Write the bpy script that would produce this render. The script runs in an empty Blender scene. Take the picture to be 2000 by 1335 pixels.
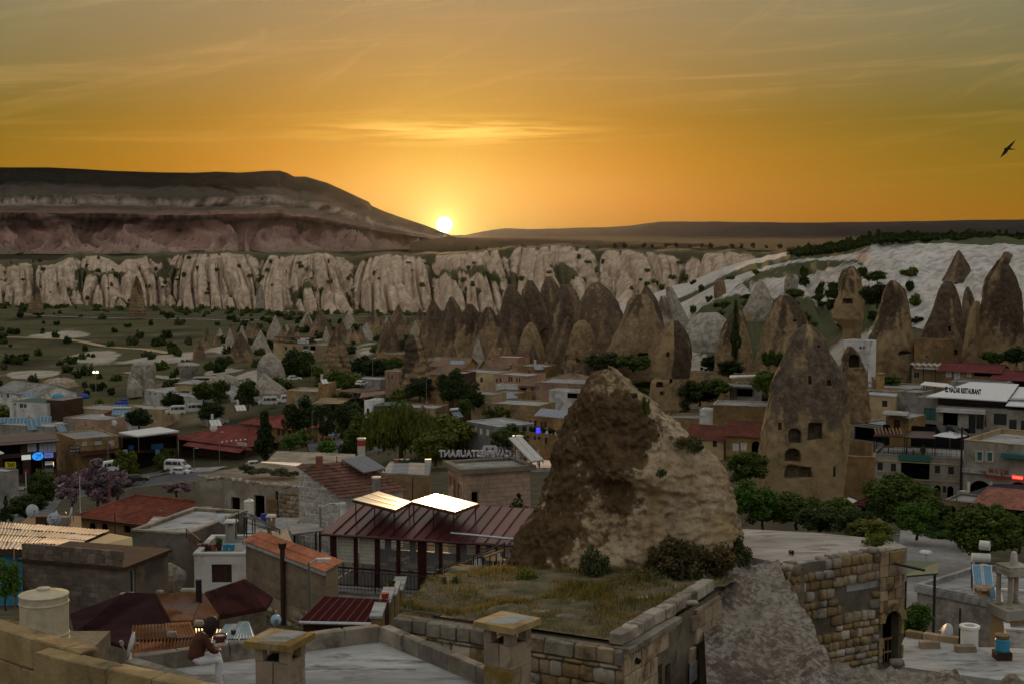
import bpy,bmesh,math,random
import numpy as np
from mathutils import Vector,Matrix,noise
R=random.Random(11)
SC=bpy.context.scene
COL=SC.collection
F=2000*50/36.0
PITCH=math.atan((667.5-455)/F)
cam_d=bpy.data.cameras.new('camera');cam=bpy.data.objects.new('camera',cam_d);COL.objects.link(cam)
cam_d.lens=50;cam_d.sensor_width=36;cam_d.clip_start=0.5;cam_d.clip_end=120000
cam.rotation_euler=(math.pi/2-PITCH,0,0)
SC.camera=cam
SUN_AZ=math.atan((868-1000)/F)
SUN_EL=math.radians(0.32)
SUN_DIR=Vector((math.sin(SUN_AZ)*math.cos(SUN_EL),math.cos(SUN_AZ)*math.cos(SUN_EL),math.sin(SUN_EL)))
SC.view_settings.view_transform='Standard';SC.view_settings.look='None'
SC.view_settings.gamma=1;SC.view_settings.exposure=0;SC.view_settings.use_curve_mapping=False
SC.cycles.use_denoising=True
SC.cycles.max_bounces=6;SC.cycles.diffuse_bounces=3;SC.cycles.glossy_bounces=3
SC.cycles.transparent_max_bounces=8;SC.cycles.volume_bounces=0
SC.cycles.sample_clamp_indirect=4
class NT:
 def __init__(s,tree):s.t=tree;s.n=tree.nodes;s.l=tree.links
 def put(s,sock,v):
  if hasattr(v,'links'):s.l.new(v,sock)
  elif v is not None:
   if isinstance(v,(tuple,list))and len(v)==3 and sock.type=='RGBA':v=(*v,1)
   sock.default_value=v
 def node(s,typ,out=0,**kw):
  nd=s.n.new(typ)
  ins={}
  for k,v in kw.items():
   if k.startswith('i_'):ins[k[2:]]=v
   else:setattr(nd,k,v)
  for k,v in ins.items():
   sock=nd.inputs[int(k)]if k.isdigit()else nd.inputs[k]
   s.put(sock,v)
  return nd.outputs[out]
 def m(s,op,a,b=None,c=None,clamp=False):
  nd=s.n.new('ShaderNodeMath');nd.operation=op;nd.use_clamp=clamp
  for i,v in enumerate((a,b,c)):
   if v is not None:s.put(nd.inputs[i],v)
  return nd.outputs[0]
 def mix(s,fac,a,b,mode='MIX'):
  nd=s.n.new('ShaderNodeMix');nd.data_type='RGBA';nd.blend_type=mode;nd.clamp_factor=True
  s.put(nd.inputs[0],fac);s.put(nd.inputs[6],a);s.put(nd.inputs[7],b)
  return nd.outputs[2]
 def ramp(s,fac,stops,interp='LINEAR'):
  nd=s.n.new('ShaderNodeValToRGB');cr=nd.color_ramp;cr.interpolation=interp
  while len(cr.elements)<len(stops):cr.elements.new(0.5)
  for e,(p,c)in zip(cr.elements,stops):
   e.position=p;e.color=(*c,1)if len(c)==3 else c
  s.put(nd.inputs[0],fac);return nd.outputs[0]
 def smooth(s,v,a,b):
  nd=s.n.new('ShaderNodeMapRange');nd.interpolation_type='SMOOTHSTEP'
  s.put(nd.inputs[0],v);nd.inputs[1].default_value=a;nd.inputs[2].default_value=b
  return nd.outputs[0]
 def noise(s,vec,scale,detail=4,rough=.55,dist=0,out=0):
  return s.node('ShaderNodeTexNoise',out,i_Vector=vec,i_Scale=scale,i_Detail=detail,i_Roughness=rough,i_Distortion=dist)
def make_world():
 w=bpy.data.worlds.new('World');SC.world=w;w.use_nodes=True
 t=NT(w.node_tree);t.n.clear()
 d=t.node('ShaderNodeTexCoord',0)
 sp=t.n.new('ShaderNodeSeparateXYZ');t.l.new(d,sp.inputs[0]);x,y,z=sp.outputs
 el=t.m('MULTIPLY',t.m('ARCSINE',z),57.2958)
 az=t.m('MULTIPLY',t.m('ARCTAN2',x,y),57.2958)
 daz=t.m('SUBTRACT',az,math.degrees(SUN_AZ));de=t.m('SUBTRACT',el,math.degrees(SUN_EL))
 cosd=t.m('COSINE',t.m('MULTIPLY',daz,1/57.2958))
 e=t.m('DIVIDE',t.m('MAXIMUM',el,0.0),90.0)
 front=t.ramp(e,[(0.0,(0.30,0.13,0.006)),(0.022,(0.13,0.10,0.006)),(0.05,(0.035,0.062,0.0)),(0.10,(0.12,0.135,0.075)),(0.16,(0.14,0.15,0.11)),(0.35,(0.44,0.40,0.34)),(1.0,(0.58,0.57,0.56))])
 back=t.ramp(e,[(0.0,(0.11,0.105,0.11)),(0.08,(0.22,0.20,0.19)),(0.25,(0.42,0.41,0.39)),(1.0,(0.58,0.57,0.56))])
 base=t.mix(t.smooth(cosd,-0.35,0.85),back,front)
 a1=t.m('DIVIDE',daz,7.0);e1=t.m('DIVIDE',de,4.6)
 g1=t.m('POWER',2.71828,t.m('MULTIPLY',t.m('ADD',t.m('MULTIPLY',a1,a1),t.m('MULTIPLY',e1,e1)),-1.0))
 a2=t.m('DIVIDE',daz,2.1);e2=t.m('DIVIDE',de,2.3)
 g2=t.m('POWER',2.71828,t.m('MULTIPLY',t.m('SQRT',t.m('ADD',t.m('MULTIPLY',a2,a2),t.m('MULTIPLY',e2,e2))),-1.0))
 col=t.mix(1.0,base,t.mix(g1,(0,0,0),(0.0,0.03,0.0)),'ADD')
 col=t.mix(1.0,col,t.mix(g2,(0,0,0),(0.32,0.42,0.10)),'ADD')
 def streak(ang,sx,sy,scale,lo,hi,seed):
  ca,sa=math.cos(ang),math.sin(ang)
  u=t.m('ADD',t.m('MULTIPLY',az,ca),t.m('MULTIPLY',el,-sa))
  v=t.m('ADD',t.m('MULTIPLY',az,sa),t.m('MULTIPLY',el,ca))
  c=t.node('ShaderNodeCombineXYZ',i_0=t.m('MULTIPLY',u,sx),i_1=t.m('MULTIPLY',v,sy),i_2=seed)
  return t.smooth(t.noise(c,scale,6,.62,.9),lo,hi)
 s1=t.m('MULTIPLY',streak(-0.22,.05,.42,1.0,.50,.80,2.3),t.smooth(el,2.2,6.5))
 s2=t.m('MULTIPLY',streak(-0.04,.045,1.1,1.0,.52,.80,7.7),t.smooth(el,1.2,3.2))
 s3=t.m('MULTIPLY',streak(-0.5,.16,.9,1.0,.55,.78,4.1),t.smooth(el,4.0,7.0))
 cl=t.m('MULTIPLY',t.m('ADD',t.m('ADD',t.m('MULTIPLY',s1,.8),t.m('MULTIPLY',s2,.4)),t.m('MULTIPLY',s3,.35)),t.smooth(cosd,.0,.9))
 col=t.mix(t.m('MULTIPLY',cl,.42),col,t.mix(t.smooth(el,3,9),(0.92,0.50,0.12),(0.66,0.42,0.17)))
 a3=t.m('DIVIDE',t.m('SUBTRACT',daz,0.3),4.2);e3=t.m('DIVIDE',t.m('SUBTRACT',el,4.05),0.42)
 g3=t.m('POWER',2.71828,t.m('MULTIPLY',t.m('ADD',t.m('MULTIPLY',a3,a3),t.m('MULTIPLY',e3,e3)),-1.0))
 c3=t.node('ShaderNodeCombineXYZ',i_0=t.m('MULTIPLY',az,.25),i_1=t.m('MULTIPLY',el,5.0),i_2=1.0)
 g3=t.m('MULTIPLY',g3,t.smooth(t.noise(c3,1.0,5),.35,.62))
 col=t.mix(t.m('MULTIPLY',g3,.7),col,(1.0,0.66,0.16))
 dist=t.m('SQRT',t.m('ADD',t.m('MULTIPLY',daz,daz),t.m('MULTIPLY',de,de)))
 disc=t.m('SUBTRACT',1.0,t.smooth(dist,.22,.37))
 halo=t.m('POWER',2.71828,t.m('MULTIPLY',dist,-1.9))
 col=t.mix(1.0,col,t.mix(halo,(0,0,0),(.75,.68,.28)),'ADD')
 col=t.mix(1.0,col,t.mix(disc,(0,0,0),(7.0,6.0,3.6)),'ADD')
 sky=t.node('ShaderNodeTexSky',sky_type='NISHITA',sun_disc=False,sun_elevation=math.radians(0.5),sun_rotation=SUN_AZ,dust_density=2.0)
 b1=t.node('ShaderNodeBackground',i_0=t.mix(1.0,sky,(0.95,0.875,0.80),'MULTIPLY'),i_1=0.05)
 b2=t.node('ShaderNodeBackground',i_0=col,i_1=1.0)
 o=t.n.new('ShaderNodeOutputWorld');a=t.n.new('ShaderNodeAddShader')
 t.l.new(b1,a.inputs[0]);t.l.new(b2,a.inputs[1]);t.l.new(a.outputs[0],o.inputs[0])
make_world()
sun_d=bpy.data.lights.new('sun','SUN');sun_d.energy=2.6;sun_d.angle=math.radians(0.53);sun_d.color=(1.0,0.58,0.25)
sun=bpy.data.objects.new('sun',sun_d);COL.objects.link(sun);sun.location=SUN_DIR*300
sun.rotation_euler=(-Vector((SUN_DIR.x,SUN_DIR.y,math.sin(math.radians(0.7))))).to_track_quat('-Z','Y').to_euler()
CP,SP=math.cos(PITCH),math.sin(PITCH)
def ray(px,py):
 cx,cy=(px-1000)/F,(667.5-py)/F
 v=Vector((cx,CP+cy*SP,-SP+cy*CP))
 return v/v.y
def P(px,py,d):return ray(px,py)*d
def zat(py,d):return ray(1000,py).z*d
def obj(name,me,parent=None,kind=None,label=None):
 o=bpy.data.objects.new(name,me);COL.objects.link(o)
 if parent:o.parent=parent
 if kind:o['kind']=kind
 if label:o['label']=label
 return o
def tag(o,label,cat,group=None):
 o['label']=label;o['category']=cat
 if group:o['group']=group
 return o
def thing(name,label,cat,loc=(0,0,0),rz=0,group=None):
 o=obj(name,None);o.location=loc;o.rotation_euler=(0,0,rz);o.empty_display_size=.3
 return tag(o,label,cat,group)
def dup(o,parent=None,kids=None):
 c=o.copy();COL.objects.link(c)
 if parent:c.parent=parent
 for ch in(CH.get(o.name,[])if kids is None else kids):dup(ch,c)
 return c
CH={}
def remember(o):
 CH[o.name]=[c for c in COL.objects if c.parent==o]
 for c in CH[o.name]:remember(c)
def clone(o,label,loc,rz=0,scale=None,group=None):
 if o.name not in CH:remember(o)
 c=dup(o);c.location=loc;c.rotation_euler=(0,0,rz);c['label']=label
 if scale is not None:c.scale=scale if hasattr(scale,'__len__')else(scale,)*3
 if group:c['group']=group
 return c
class MB:
 def __init__(s):s.v=[];s.f=[];s.M=None
 def add(s,vs,fs):
  k=len(s.v)
  if s.M is not None:vs=[s.M@Vector(p)for p in vs]
  s.v+=[tuple(p)for p in vs];s.f+=[tuple(i+k for i in q)for q in fs];return s
 def box(s,x0,y0,z0,x1,y1,z1):
  return s.add([(x0,y0,z0),(x1,y0,z0),(x1,y1,z0),(x0,y1,z0),(x0,y0,z1),(x1,y0,z1),(x1,y1,z1),(x0,y1,z1)],[(0,3,2,1),(4,5,6,7),(0,1,5,4),(1,2,6,5),(2,3,7,6),(3,0,4,7)])
 def hexa(s,p):return s.add(p,[(0,3,2,1),(4,5,6,7),(0,1,5,4),(1,2,6,5),(2,3,7,6),(3,0,4,7)])
 def slab(s,quad,t):
  q=[Vector(p)for p in quad];return s.hexa([p-Vector((0,0,t))for p in q]+q)
 def cyl(s,p0,p1,r0,r1=None,n=8,cap=True):
  p0,p1=Vector(p0),Vector(p1);r1=r0 if r1 is None else r1
  a=(p1-p0).normalized();u=a.orthogonal().normalized();w=a.cross(u)
  vs=[]
  for p,r in((p0,r0),(p1,r1)):
   for i in range(n):
    t=2*math.pi*i/n;vs.append(p+u*(r*math.cos(t))+w*(r*math.sin(t)))
  fs=[(i,(i+1)%n,n+(i+1)%n,n+i)for i in range(n)]
  if cap:fs+=[tuple(range(n-1,-1,-1)),tuple(range(n,2*n))]
  return s.add(vs,fs)
 def tube(s,pts,r,n=6):
  for i in range(len(pts)-1):
   ra=r[i]if hasattr(r,'__len__')else r;rb=r[i+1]if hasattr(r,'__len__')else r
   s.cyl(pts[i],pts[i+1],ra,rb,n)
  return s
 def lathe(s,prof,n=16,c=(0,0,0),cap=True):
  vs=[(c[0]+r*math.cos(2*math.pi*i/n),c[1]+r*math.sin(2*math.pi*i/n),c[2]+z)for r,z in prof for i in range(n)]
  fs=[(k*n+i,k*n+(i+1)%n,(k+1)*n+(i+1)%n,(k+1)*n+i)for k in range(len(prof)-1)for i in range(n)]
  if cap:fs+=[tuple(range(n-1,-1,-1)),tuple(range((len(prof)-1)*n,len(prof)*n))]
  return s.add(vs,fs)
 def prism(s,poly,y0,y1):
  n=len(poly)
  vs=[(x,y0,z)for x,z in poly]+[(x,y1,z)for x,z in poly]
  return s.add(vs,[tuple(range(n)),tuple(range(2*n-1,n-1,-1))]+[(i,n+i,n+(i+1)%n,(i+1)%n)for i in range(n)])
 def quad(s,*p):return s.add(p,[tuple(range(len(p)))])
 def mesh(s,name,mat=None,smooth=False):
  me=bpy.data.meshes.new(name);me.from_pydata(s.v,[],s.f)
  if mat:me.materials.append(mat)
  if smooth:me.polygons.foreach_set('use_smooth',[True]*len(me.polygons))
  me.update();return me
 def build(s,name,mat,parent=None,smooth=False,kind=None,label=None,loc=None,rz=None):
  o=obj(name,s.mesh(name,mat,smooth),parent,kind,label)
  if loc is not None:o.location=loc
  if rz is not None:o.rotation_euler=(0,0,rz)
  return o
def grid_mesh(name,X,Y,Z,mat,smooth=True,attrs=None,wrap=False):
 nr,nc=X.shape
 co=np.stack([X,Y,Z],-1).reshape(-1,3)
 r,c=np.meshgrid(np.arange(nr-1),np.arange(nc if wrap else nc-1),indexing='ij')
 c2=(c+1)%nc
 fc=np.stack([r*nc+c,r*nc+c2,(r+1)*nc+c2,(r+1)*nc+c],-1).reshape(-1,4)
 me=bpy.data.meshes.new(name)
 me.vertices.add(len(co));me.vertices.foreach_set('co',co.ravel())
 me.loops.add(fc.size);me.loops.foreach_set('vertex_index',fc.ravel().astype(np.int32))
 me.polygons.add(len(fc));me.polygons.foreach_set('loop_start',np.arange(0,fc.size,4,dtype=np.int32))
 if smooth:me.polygons.foreach_set('use_smooth',np.ones(len(fc),dtype=bool))
 for k,a in(attrs or{}).items():
  at=me.attributes.new(k,'FLOAT','POINT');at.data.foreach_set('value',a.ravel().astype(np.float32))
 if mat:me.materials.append(mat)
 me.update();me.validate();return me
def vnoise(x,y,seed=0):
 xi=np.floor(x).astype(np.int64);yi=np.floor(y).astype(np.int64);xf=x-xi;yf=y-yi
 def h(a,b):
  n=(a*374761393+b*668265263+seed*144665);n=(n^(n>>13))*1274126177
  return((n^(n>>16))&0xffff)/32767.5-1
 u=xf*xf*(3-2*xf);v=yf*yf*(3-2*yf)
 return(h(xi,yi)*(1-u)+h(xi+1,yi)*u)*(1-v)+(h(xi,yi+1)*(1-u)+h(xi+1,yi+1)*u)*v
def fbm(x,y,o=4,seed=0):
 s=0;a=1;t=0
 for k in range(o):
  s=s+a*vnoise(x*2**k,y*2**k,seed+k*17);t+=a;a*=.5
 return s/t
MATS={}
def mat(name,cols,scale=1.5,rough=.9,bump=.25,bscale=None,spec=.25,metal=0,rnd=.25,big=.35,stretch=None,dirt=None,dscale=.6):
 if name in MATS:return MATS[name]
 m=bpy.data.materials.new(name);m.use_nodes=True;t=NT(m.node_tree)
 b=t.n['Principled BSDF']
 pos=t.node('ShaderNodeNewGeometry',0)
 if stretch:pos=t.node('ShaderNodeVectorMath',0,operation='MULTIPLY',i_0=pos,i_1=stretch)
 rd=t.node('ShaderNodeObjectInfo',5)
 n1=t.noise(pos,scale,5,.6)
 k=len(cols)
 c=t.ramp(t.smooth(n1,.28,.72),[(i/max(k-1,1),q)for i,q in enumerate(cols)])
 if big:
  n2=t.noise(pos,scale*.16,3);c=t.mix(1,c,t.ramp(n2,[(.25,(1-big,)*3),(.75,(1+big,)*3)]),'MULTIPLY')
 if rnd:c=t.mix(1,c,t.ramp(rd,[(0,(1-rnd,1-rnd*.95,1-rnd*.85)),(1,(1+rnd,1+rnd,1+rnd*.9))]),'MULTIPLY')
 if dirt:
  n3=t.noise(pos,dscale,6,.65,.4);c=t.mix(t.smooth(n3,.5,.68),c,dirt)
 t.put(b.inputs['Base Color'],c)
 b.inputs['Roughness'].default_value=rough;b.inputs['Metallic'].default_value=metal
 b.inputs['Specular IOR Level'].default_value=spec
 if bump:
  nb=t.noise(pos,bscale or scale*4,4,.65)
  t.put(b.inputs['Normal'],t.node('ShaderNodeBump',i_Strength=bump,i_Distance=.05,i_Height=nb))
 MATS[name]=m;return m
def flat(name,col,rough=.6,metal=0,spec=.4,alpha=1,emit=None,es=1.0,trans=0,rnd=0):
 if name in MATS:return MATS[name]
 m=bpy.data.materials.new(name);m.use_nodes=True;t=NT(m.node_tree);b=t.n['Principled BSDF']
 pos=t.node('ShaderNodeNewGeometry',0)
 n=t.noise(pos,6,3);c=t.mix(1,col,t.ramp(n,[(.3,(.82,)*3),(.7,(1.12,)*3)]),'MULTIPLY')
 if rnd:c=t.mix(1,c,t.ramp(t.node('ShaderNodeObjectInfo',5),[(0,(1-rnd,)*3),(1,(1+rnd,)*3)]),'MULTIPLY')
 t.put(b.inputs['Base Color'],c)
 b.inputs['Roughness'].default_value=rough;b.inputs['Metallic'].default_value=metal;b.inputs['Specular IOR Level'].default_value=spec
 b.inputs['Alpha'].default_value=alpha;b.inputs['Transmission Weight'].default_value=trans
 if emit:t.put(b.inputs['Emission Color'],emit);b.inputs['Emission Strength'].default_value=es
 MATS[name]=m;return m
TU=[-900,-100,250,550,800,1000,1250,1480,1700,2000,2900]
TZ={8:[-10]*11,20:[-10.5]*11,30:[-13,-13,-12.5,-12.5,-12,-11.8,-12.5,-14,-16,-17,-17],45:[-16,-15.5,-14.5,-14,-12.4,-11.4,-11.5,-14,-17,-18,-18],60:[-17,-16.5,-16.5,-17.2,-17.4,-14,-13,-15,-18,-19,-19],75:[-20,-19.5,-19.5,-19.2,-18.6,-18,-18,-19,-22,-25,-25],100:[-25,-25,-24,-21,-20.5,-22,-24,-25,-27,-28,-28],130:[-30,-30,-29,-27,-27,-28,-28,-27,-29.5,-30,-30],170:[-37,-37,-36,-34,-33,-33,-32,-30,-32,-33,-33],220:[-46,-46,-45.5,-42,-38,-38,-39,-36,-31,-30,-29],270:[-54,-54,-53,-48,-42.5,-42.5,-44.5,-42,-28,-25,-24],330:[-57.5,-57.5,-57.5,-53,-48,-46.5,-44.5,-41,-25,-20,-17],400:[-57.5,-57.5,-57.5,-51.5,-47,-45.5,-43,-37,-18,-9,-5],480:[-57.5,-56.5,-55,-47,-43.5,-42,-40,-32,-10,-4,-3],600:[-57.5,-57.5,-55,-49,-46,-45,-43,-34,-12,-6,-4],800:[-57,-57,-56,-53,-51,-50,-46,-40,-16,-8,-6],1000:[-57,-57,-57,-56,-54,-54,-50,-30,-14,-8,-6],1200:[-56,-56,-55,-54,-52,-50,-40,-25,-14,-8,-6],1600:[-50,-50,-48,-46,-44,-40,-32,-22,-14,-9,-7],2500:[-34,-34,-32,-30,-28,-24,-20,-16,-12,-9,-8],6000:[-12]*11,40000:[-14]*11}
LD=np.log(np.array(list(TZ)))
gu=np.arange(-900,2901,10.0);gl=np.linspace(math.log(8),math.log(8200),400)
tmp=np.array([np.interp(gu,TU,TZ[k])for k in TZ])
GZ=np.array([[0.0]*len(gu)]*len(gl))
for j in range(len(gu)):GZ[:,j]=np.interp(gl,LD,tmp[:,j])
for _ in range(3):
 GZ[1:-1]=(GZ[:-2]+2*GZ[1:-1]+GZ[2:])/4
 for _k in range(3):GZ[:,1:-1]=(GZ[:,:-2]+2*GZ[:,1:-1]+GZ[:,2:])/4
GU,GL=np.meshgrid(gu,gl);GD=np.exp(GL);GX=(GU-1000)/F*GD
far=np.clip((GD-250)/300,0,1)
GZ=GZ+fbm(GX/14,GD/14,4,5)*.35+far*fbm(GX/90,GD/90,4,9)*3.0*np.clip(1.3-GD/1500,0,1)
def G(x,y):
 u=(1000+F*x/max(y,8)+900)/10;l=(math.log(max(y,8))-gl[0])/(gl[1]-gl[0])
 u=min(max(u,0),len(gu)-1.001);l=min(max(l,0),len(gl)-1.001);i,j=int(l),int(u);a,b=l-i,u-j
 return float((GZ[i,j]*(1-b)+GZ[i,j+1]*b)*(1-a)+(GZ[i+1,j]*(1-b)+GZ[i+1,j+1]*b)*a)
def onG(px,d,dz=0.0):
 x=(px-1000)/F*d
 for _ in range(3):
  z=G(x,d);x=(px-1000)/F*(d*CP-z*SP)
 return Vector((x,d,G(x,d)+dz))
def blob(cu,cd,ru,rd_):
 return np.exp(-(((GU-cu)/ru)**2+((np.log(GD)-math.log(cd))/rd_)**2))
tuff=np.zeros_like(GU)
for c in[(700,560,130,.10),(820,560,60,.14),(470,640,90,.10),(180,640,60,.06),(330,620,90,.05),(600,1150,900,.05),(760,545,100,.05),(440,520,60,.04),(500,480,40,.03),(730,600,60,.05),(120,800,70,.05),(560,690,80,.04),(1150,700,300,.2),(1360,420,90,.12),(1640,330,90,.06),(60,560,40,.03)]:
 tuff=np.maximum(tuff,blob(*c))
tuff=np.clip(tuff*1.25+fbm(GX/22,GD/60,5,3)*1.1-.22,0,1)*np.clip(tuff*6,0,1)
town=np.clip(1-(GD-280)/160,0,1)*1.0
def ground_material():
 m=bpy.data.materials.new('ground');m.use_nodes=True;t=NT(m.node_tree);b=t.n['Principled BSDF']
 pos=t.node('ShaderNodeNewGeometry',0)
 tf=t.node('ShaderNodeAttribute',2,attribute_name='tuff');tw=t.node('ShaderNodeAttribute',2,attribute_name='town')
 n1=t.noise(pos,.035,6,.65);n2=t.noise(pos,.4,5,.7);n3=t.noise(pos,.008,4)
 st=t.node('ShaderNodeVectorMath',0,operation='MULTIPLY',i_0=pos,i_1=(.004,.018,.01));nf=t.noise(st,1.6,3,.4,.6)
 scrub=t.ramp(n1,[(.3,(.022,.025,.012)),(.45,(.05,.05,.024)),(.58,(.10,.085,.05)),(.72,(.21,.175,.115))])
 scrub=t.mix(t.smooth(nf,.45,.6),scrub,t.ramp(n2,[(.3,(.055,.06,.022)),(.7,(.12,.115,.05))]))
 scrub=t.mix(t.smooth(n2,.58,.7),scrub,(.028,.04,.016))
 soil=t.ramp(n2,[(.3,(.045,.04,.026)),(.52,(.085,.072,.048)),(.72,(.16,.135,.095))])  # town soil, its colour darkened to stand for deep shade between houses
 yy=t.n.new('ShaderNodeSeparateXYZ');t.l.new(pos,yy.inputs[0]);scrub=t.mix(t.smooth(yy.outputs[1],1080,1300),scrub,t.mix(n1,(.014,.013,.007),(.045,.036,.02)))
 c=t.mix(t.m('MULTIPLY',tw,.8),scrub,soil)
 wh=t.ramp(t.noise(pos,.12,6,.65),[(.3,(.26,.22,.17)),(.55,(.40,.36,.30)),(.75,(.48,.45,.40))])
 c=t.mix(t.smooth(t.m('ADD',tf,t.m('MULTIPLY',t.m('SUBTRACT',n2,.5),.5)),.42,.62),c,wh)
 t.put(b.inputs['Base Color'],c);b.inputs['Roughness'].default_value=1;b.inputs['Specular IOR Level'].default_value=.1
 t.put(b.inputs['Normal'],t.node('ShaderNodeBump',i_Strength=.5,i_Distance=.6,i_Height=n2))
 return m
ground=obj('ground',grid_mesh('ground',GX,GD,GZ,ground_material(),attrs={'tuff':tuff,'town':town}),kind='structure')
def rock_material(name,white=(.50,.45,.38),mid=(.36,.30,.23),dark=(.10,.08,.06),soil=(.05,.055,.025),sc=.06,streak=(1,1,.25)):
 if name in MATS:return MATS[name]
 m=bpy.data.materials.new(name);m.use_nodes=True;t=NT(m.node_tree);b=t.n['Principled BSDF']
 pos=t.node('ShaderNodeNewGeometry',0)
 sp=t.node('ShaderNodeVectorMath',0,operation='MULTIPLY',i_0=pos,i_1=streak)
 dk=t.node('ShaderNodeAttribute',2,attribute_name='dk');sg=t.node('ShaderNodeAttribute',2,attribute_name='sg')
 oc=t.node('ShaderNodeAttribute',2,attribute_name='oc')
 n1=t.noise(sp,sc,6,.65,.3);n2=t.noise(pos,sc*6,6,.7);n3=t.noise(sp,sc*2.2,5,.6,.5)
 c=t.ramp(n1,[(.28,mid),(.5,tuple((a+q)/2 for a,q in zip(mid,white))),(.68,white)])
 c=t.mix(t.smooth(n2,.38,.66),c,t.mix(1,c,(.56,.53,.50),'MULTIPLY'))
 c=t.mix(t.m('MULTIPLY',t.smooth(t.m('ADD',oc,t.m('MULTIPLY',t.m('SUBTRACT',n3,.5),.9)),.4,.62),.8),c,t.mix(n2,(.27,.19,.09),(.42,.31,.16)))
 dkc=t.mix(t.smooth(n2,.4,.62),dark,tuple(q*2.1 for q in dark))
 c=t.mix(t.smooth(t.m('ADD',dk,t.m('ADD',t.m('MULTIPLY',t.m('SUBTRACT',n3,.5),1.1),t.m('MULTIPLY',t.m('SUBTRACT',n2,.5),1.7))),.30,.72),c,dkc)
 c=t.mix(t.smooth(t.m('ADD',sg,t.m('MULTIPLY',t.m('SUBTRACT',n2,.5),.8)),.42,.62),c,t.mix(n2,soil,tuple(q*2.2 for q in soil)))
 t.put(b.inputs['Base Color'],c);b.inputs['Roughness'].default_value=.95;b.inputs['Specular IOR Level'].default_value=.15
 bh=t.m('ADD',n2,t.m('MULTIPLY',n3,.6))
 t.put(b.inputs['Normal'],t.node('ShaderNodeBump',i_Strength=.9,i_Distance=.04/sc,i_Height=bh))
 MATS[name]=m;return m
def prof(pts,u):return np.interp(u,[p[0]for p in pts],[p[1]for p in pts])
def ys(py,d):return(455-py)/F*d*1.0
CU=np.linspace(-200,1545,1500)
top=prof([(-200,522),(0,520),(110,515),(150,501),(260,506),(300,498),(335,495),(480,501),(560,503),(640,497),(690,506),(740,499),(850,494),(1000,490),(1110,487),(1300,489),(1420,489),(1490,498),(1545,505)],CU)
bd=prof([(-200,1120),(300,1080),(600,1020),(900,900),(1200,800),(1450,700),(1545,640)],CU)
def cliff():
 S=(CU-1000)/F*bd
 nv=84;v=np.linspace(0,1,nv)[:,None];U=np.broadcast_to(CU,(nv,len(CU)));S2=np.broadcast_to(S,U.shape);B=np.broadcast_to(bd,U.shape)
 low=1-v
 rr=random.Random(4);pk=[S[0]-60]
 while pk[-1]<S[-1]+90:pk.append(pk[-1]+rr.uniform(26,88))
 pk=np.array(pk);md=(pk[1:]+pk[:-1])/2
 sw=S2+vnoise(S2/25,v*1.5,3)*3
 i=np.clip(np.searchsorted(md,sw),1,len(md)-1);lo,hi,c=md[i-1],md[i],pk[i]
 q=np.where(sw<c,(sw-c)/(c-lo),(sw-c)/(hi-c));half=np.where(sw<c,c-lo,hi-c)
 hsh=(np.sin(i*12.9898)*43758.5453)%1
 but=(1-np.abs(q)**1.6)
 ph=q*half/(.42+.58*low)*(.62+.35*low)
 rg=lambda a,b,sd,k:np.clip(np.abs(vnoise(a,b,sd))*k,0,1)**.75
 pw=ph+vnoise(S2/15,v*1.2,21)*4
 r2=np.minimum(rg(pw/8.5,v*1.5+S2/60,21,2.3),.25+rg(pw/19,v*1.1,31,2.6))
 r3=rg(pw/3.6,v*3.5,41,2.2)
 mid=np.sin(np.clip(v*.9+.1,0,1)*math.pi)**.5
 reach=(6+26*hsh)*but*low**.8+6.5*r2*mid+2.4*r3*mid+fbm(S2/75,v*.5,3,51)*26*low
 run=92*(1-low**1.15)
 Y=B-6+run-reach+fbm(S2/9,v*6,4,2)*1.2
 X=(U-1000)/F*B+(Y-B)*(U-1000)/F
 zb=np.array([G(x,y)for x,y in zip(X[0],Y[0])])-3.0
 zt=ys(top,bd+84)*1.0
 Z=zb+(zt-zb)*(v**(1.0-.25*but))+fbm(S2/30,v*0+3,4,6)*4.5*v+fbm(S2/5,v*8,3,16)*.8
 Z=Z-(1-r2)**1.4*12*mid*(.35+.65*low+.2)-(1-but)*9*mid*(.1+.9*hsh)-(1-r3)*3.2*mid
 Z=np.maximum(Z,zb+1.2*v-.5)
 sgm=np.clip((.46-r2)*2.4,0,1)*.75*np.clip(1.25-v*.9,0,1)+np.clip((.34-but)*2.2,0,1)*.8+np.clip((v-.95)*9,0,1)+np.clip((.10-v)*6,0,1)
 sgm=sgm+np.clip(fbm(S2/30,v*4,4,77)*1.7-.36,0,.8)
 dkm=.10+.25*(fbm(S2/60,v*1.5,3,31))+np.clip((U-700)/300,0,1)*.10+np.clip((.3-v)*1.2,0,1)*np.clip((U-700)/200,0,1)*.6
 X2,Y2,Z2=[X],[Y],[Z];s2,d2=[sgm],[dkm]
 for dy,dz in((60,.4),(200,-.5),(480,-5),(900,-24)):
  X2.append(((CU-1000)/F*(Y[-1]+dy))[None]);Y2.append((Y[-1]+dy)[None]);Z2.append((Z[-1]+dz+fbm(CU/30,CU*0+dy,3,12)*1.2)[None])
  s2.append(np.ones((1,len(CU)))*.9);d2.append(np.zeros((1,len(CU))))
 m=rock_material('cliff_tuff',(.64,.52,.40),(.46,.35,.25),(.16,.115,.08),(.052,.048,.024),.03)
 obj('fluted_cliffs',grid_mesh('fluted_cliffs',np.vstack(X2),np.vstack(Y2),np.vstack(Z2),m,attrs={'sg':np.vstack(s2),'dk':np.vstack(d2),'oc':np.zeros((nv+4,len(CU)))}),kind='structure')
cliff()
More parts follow.
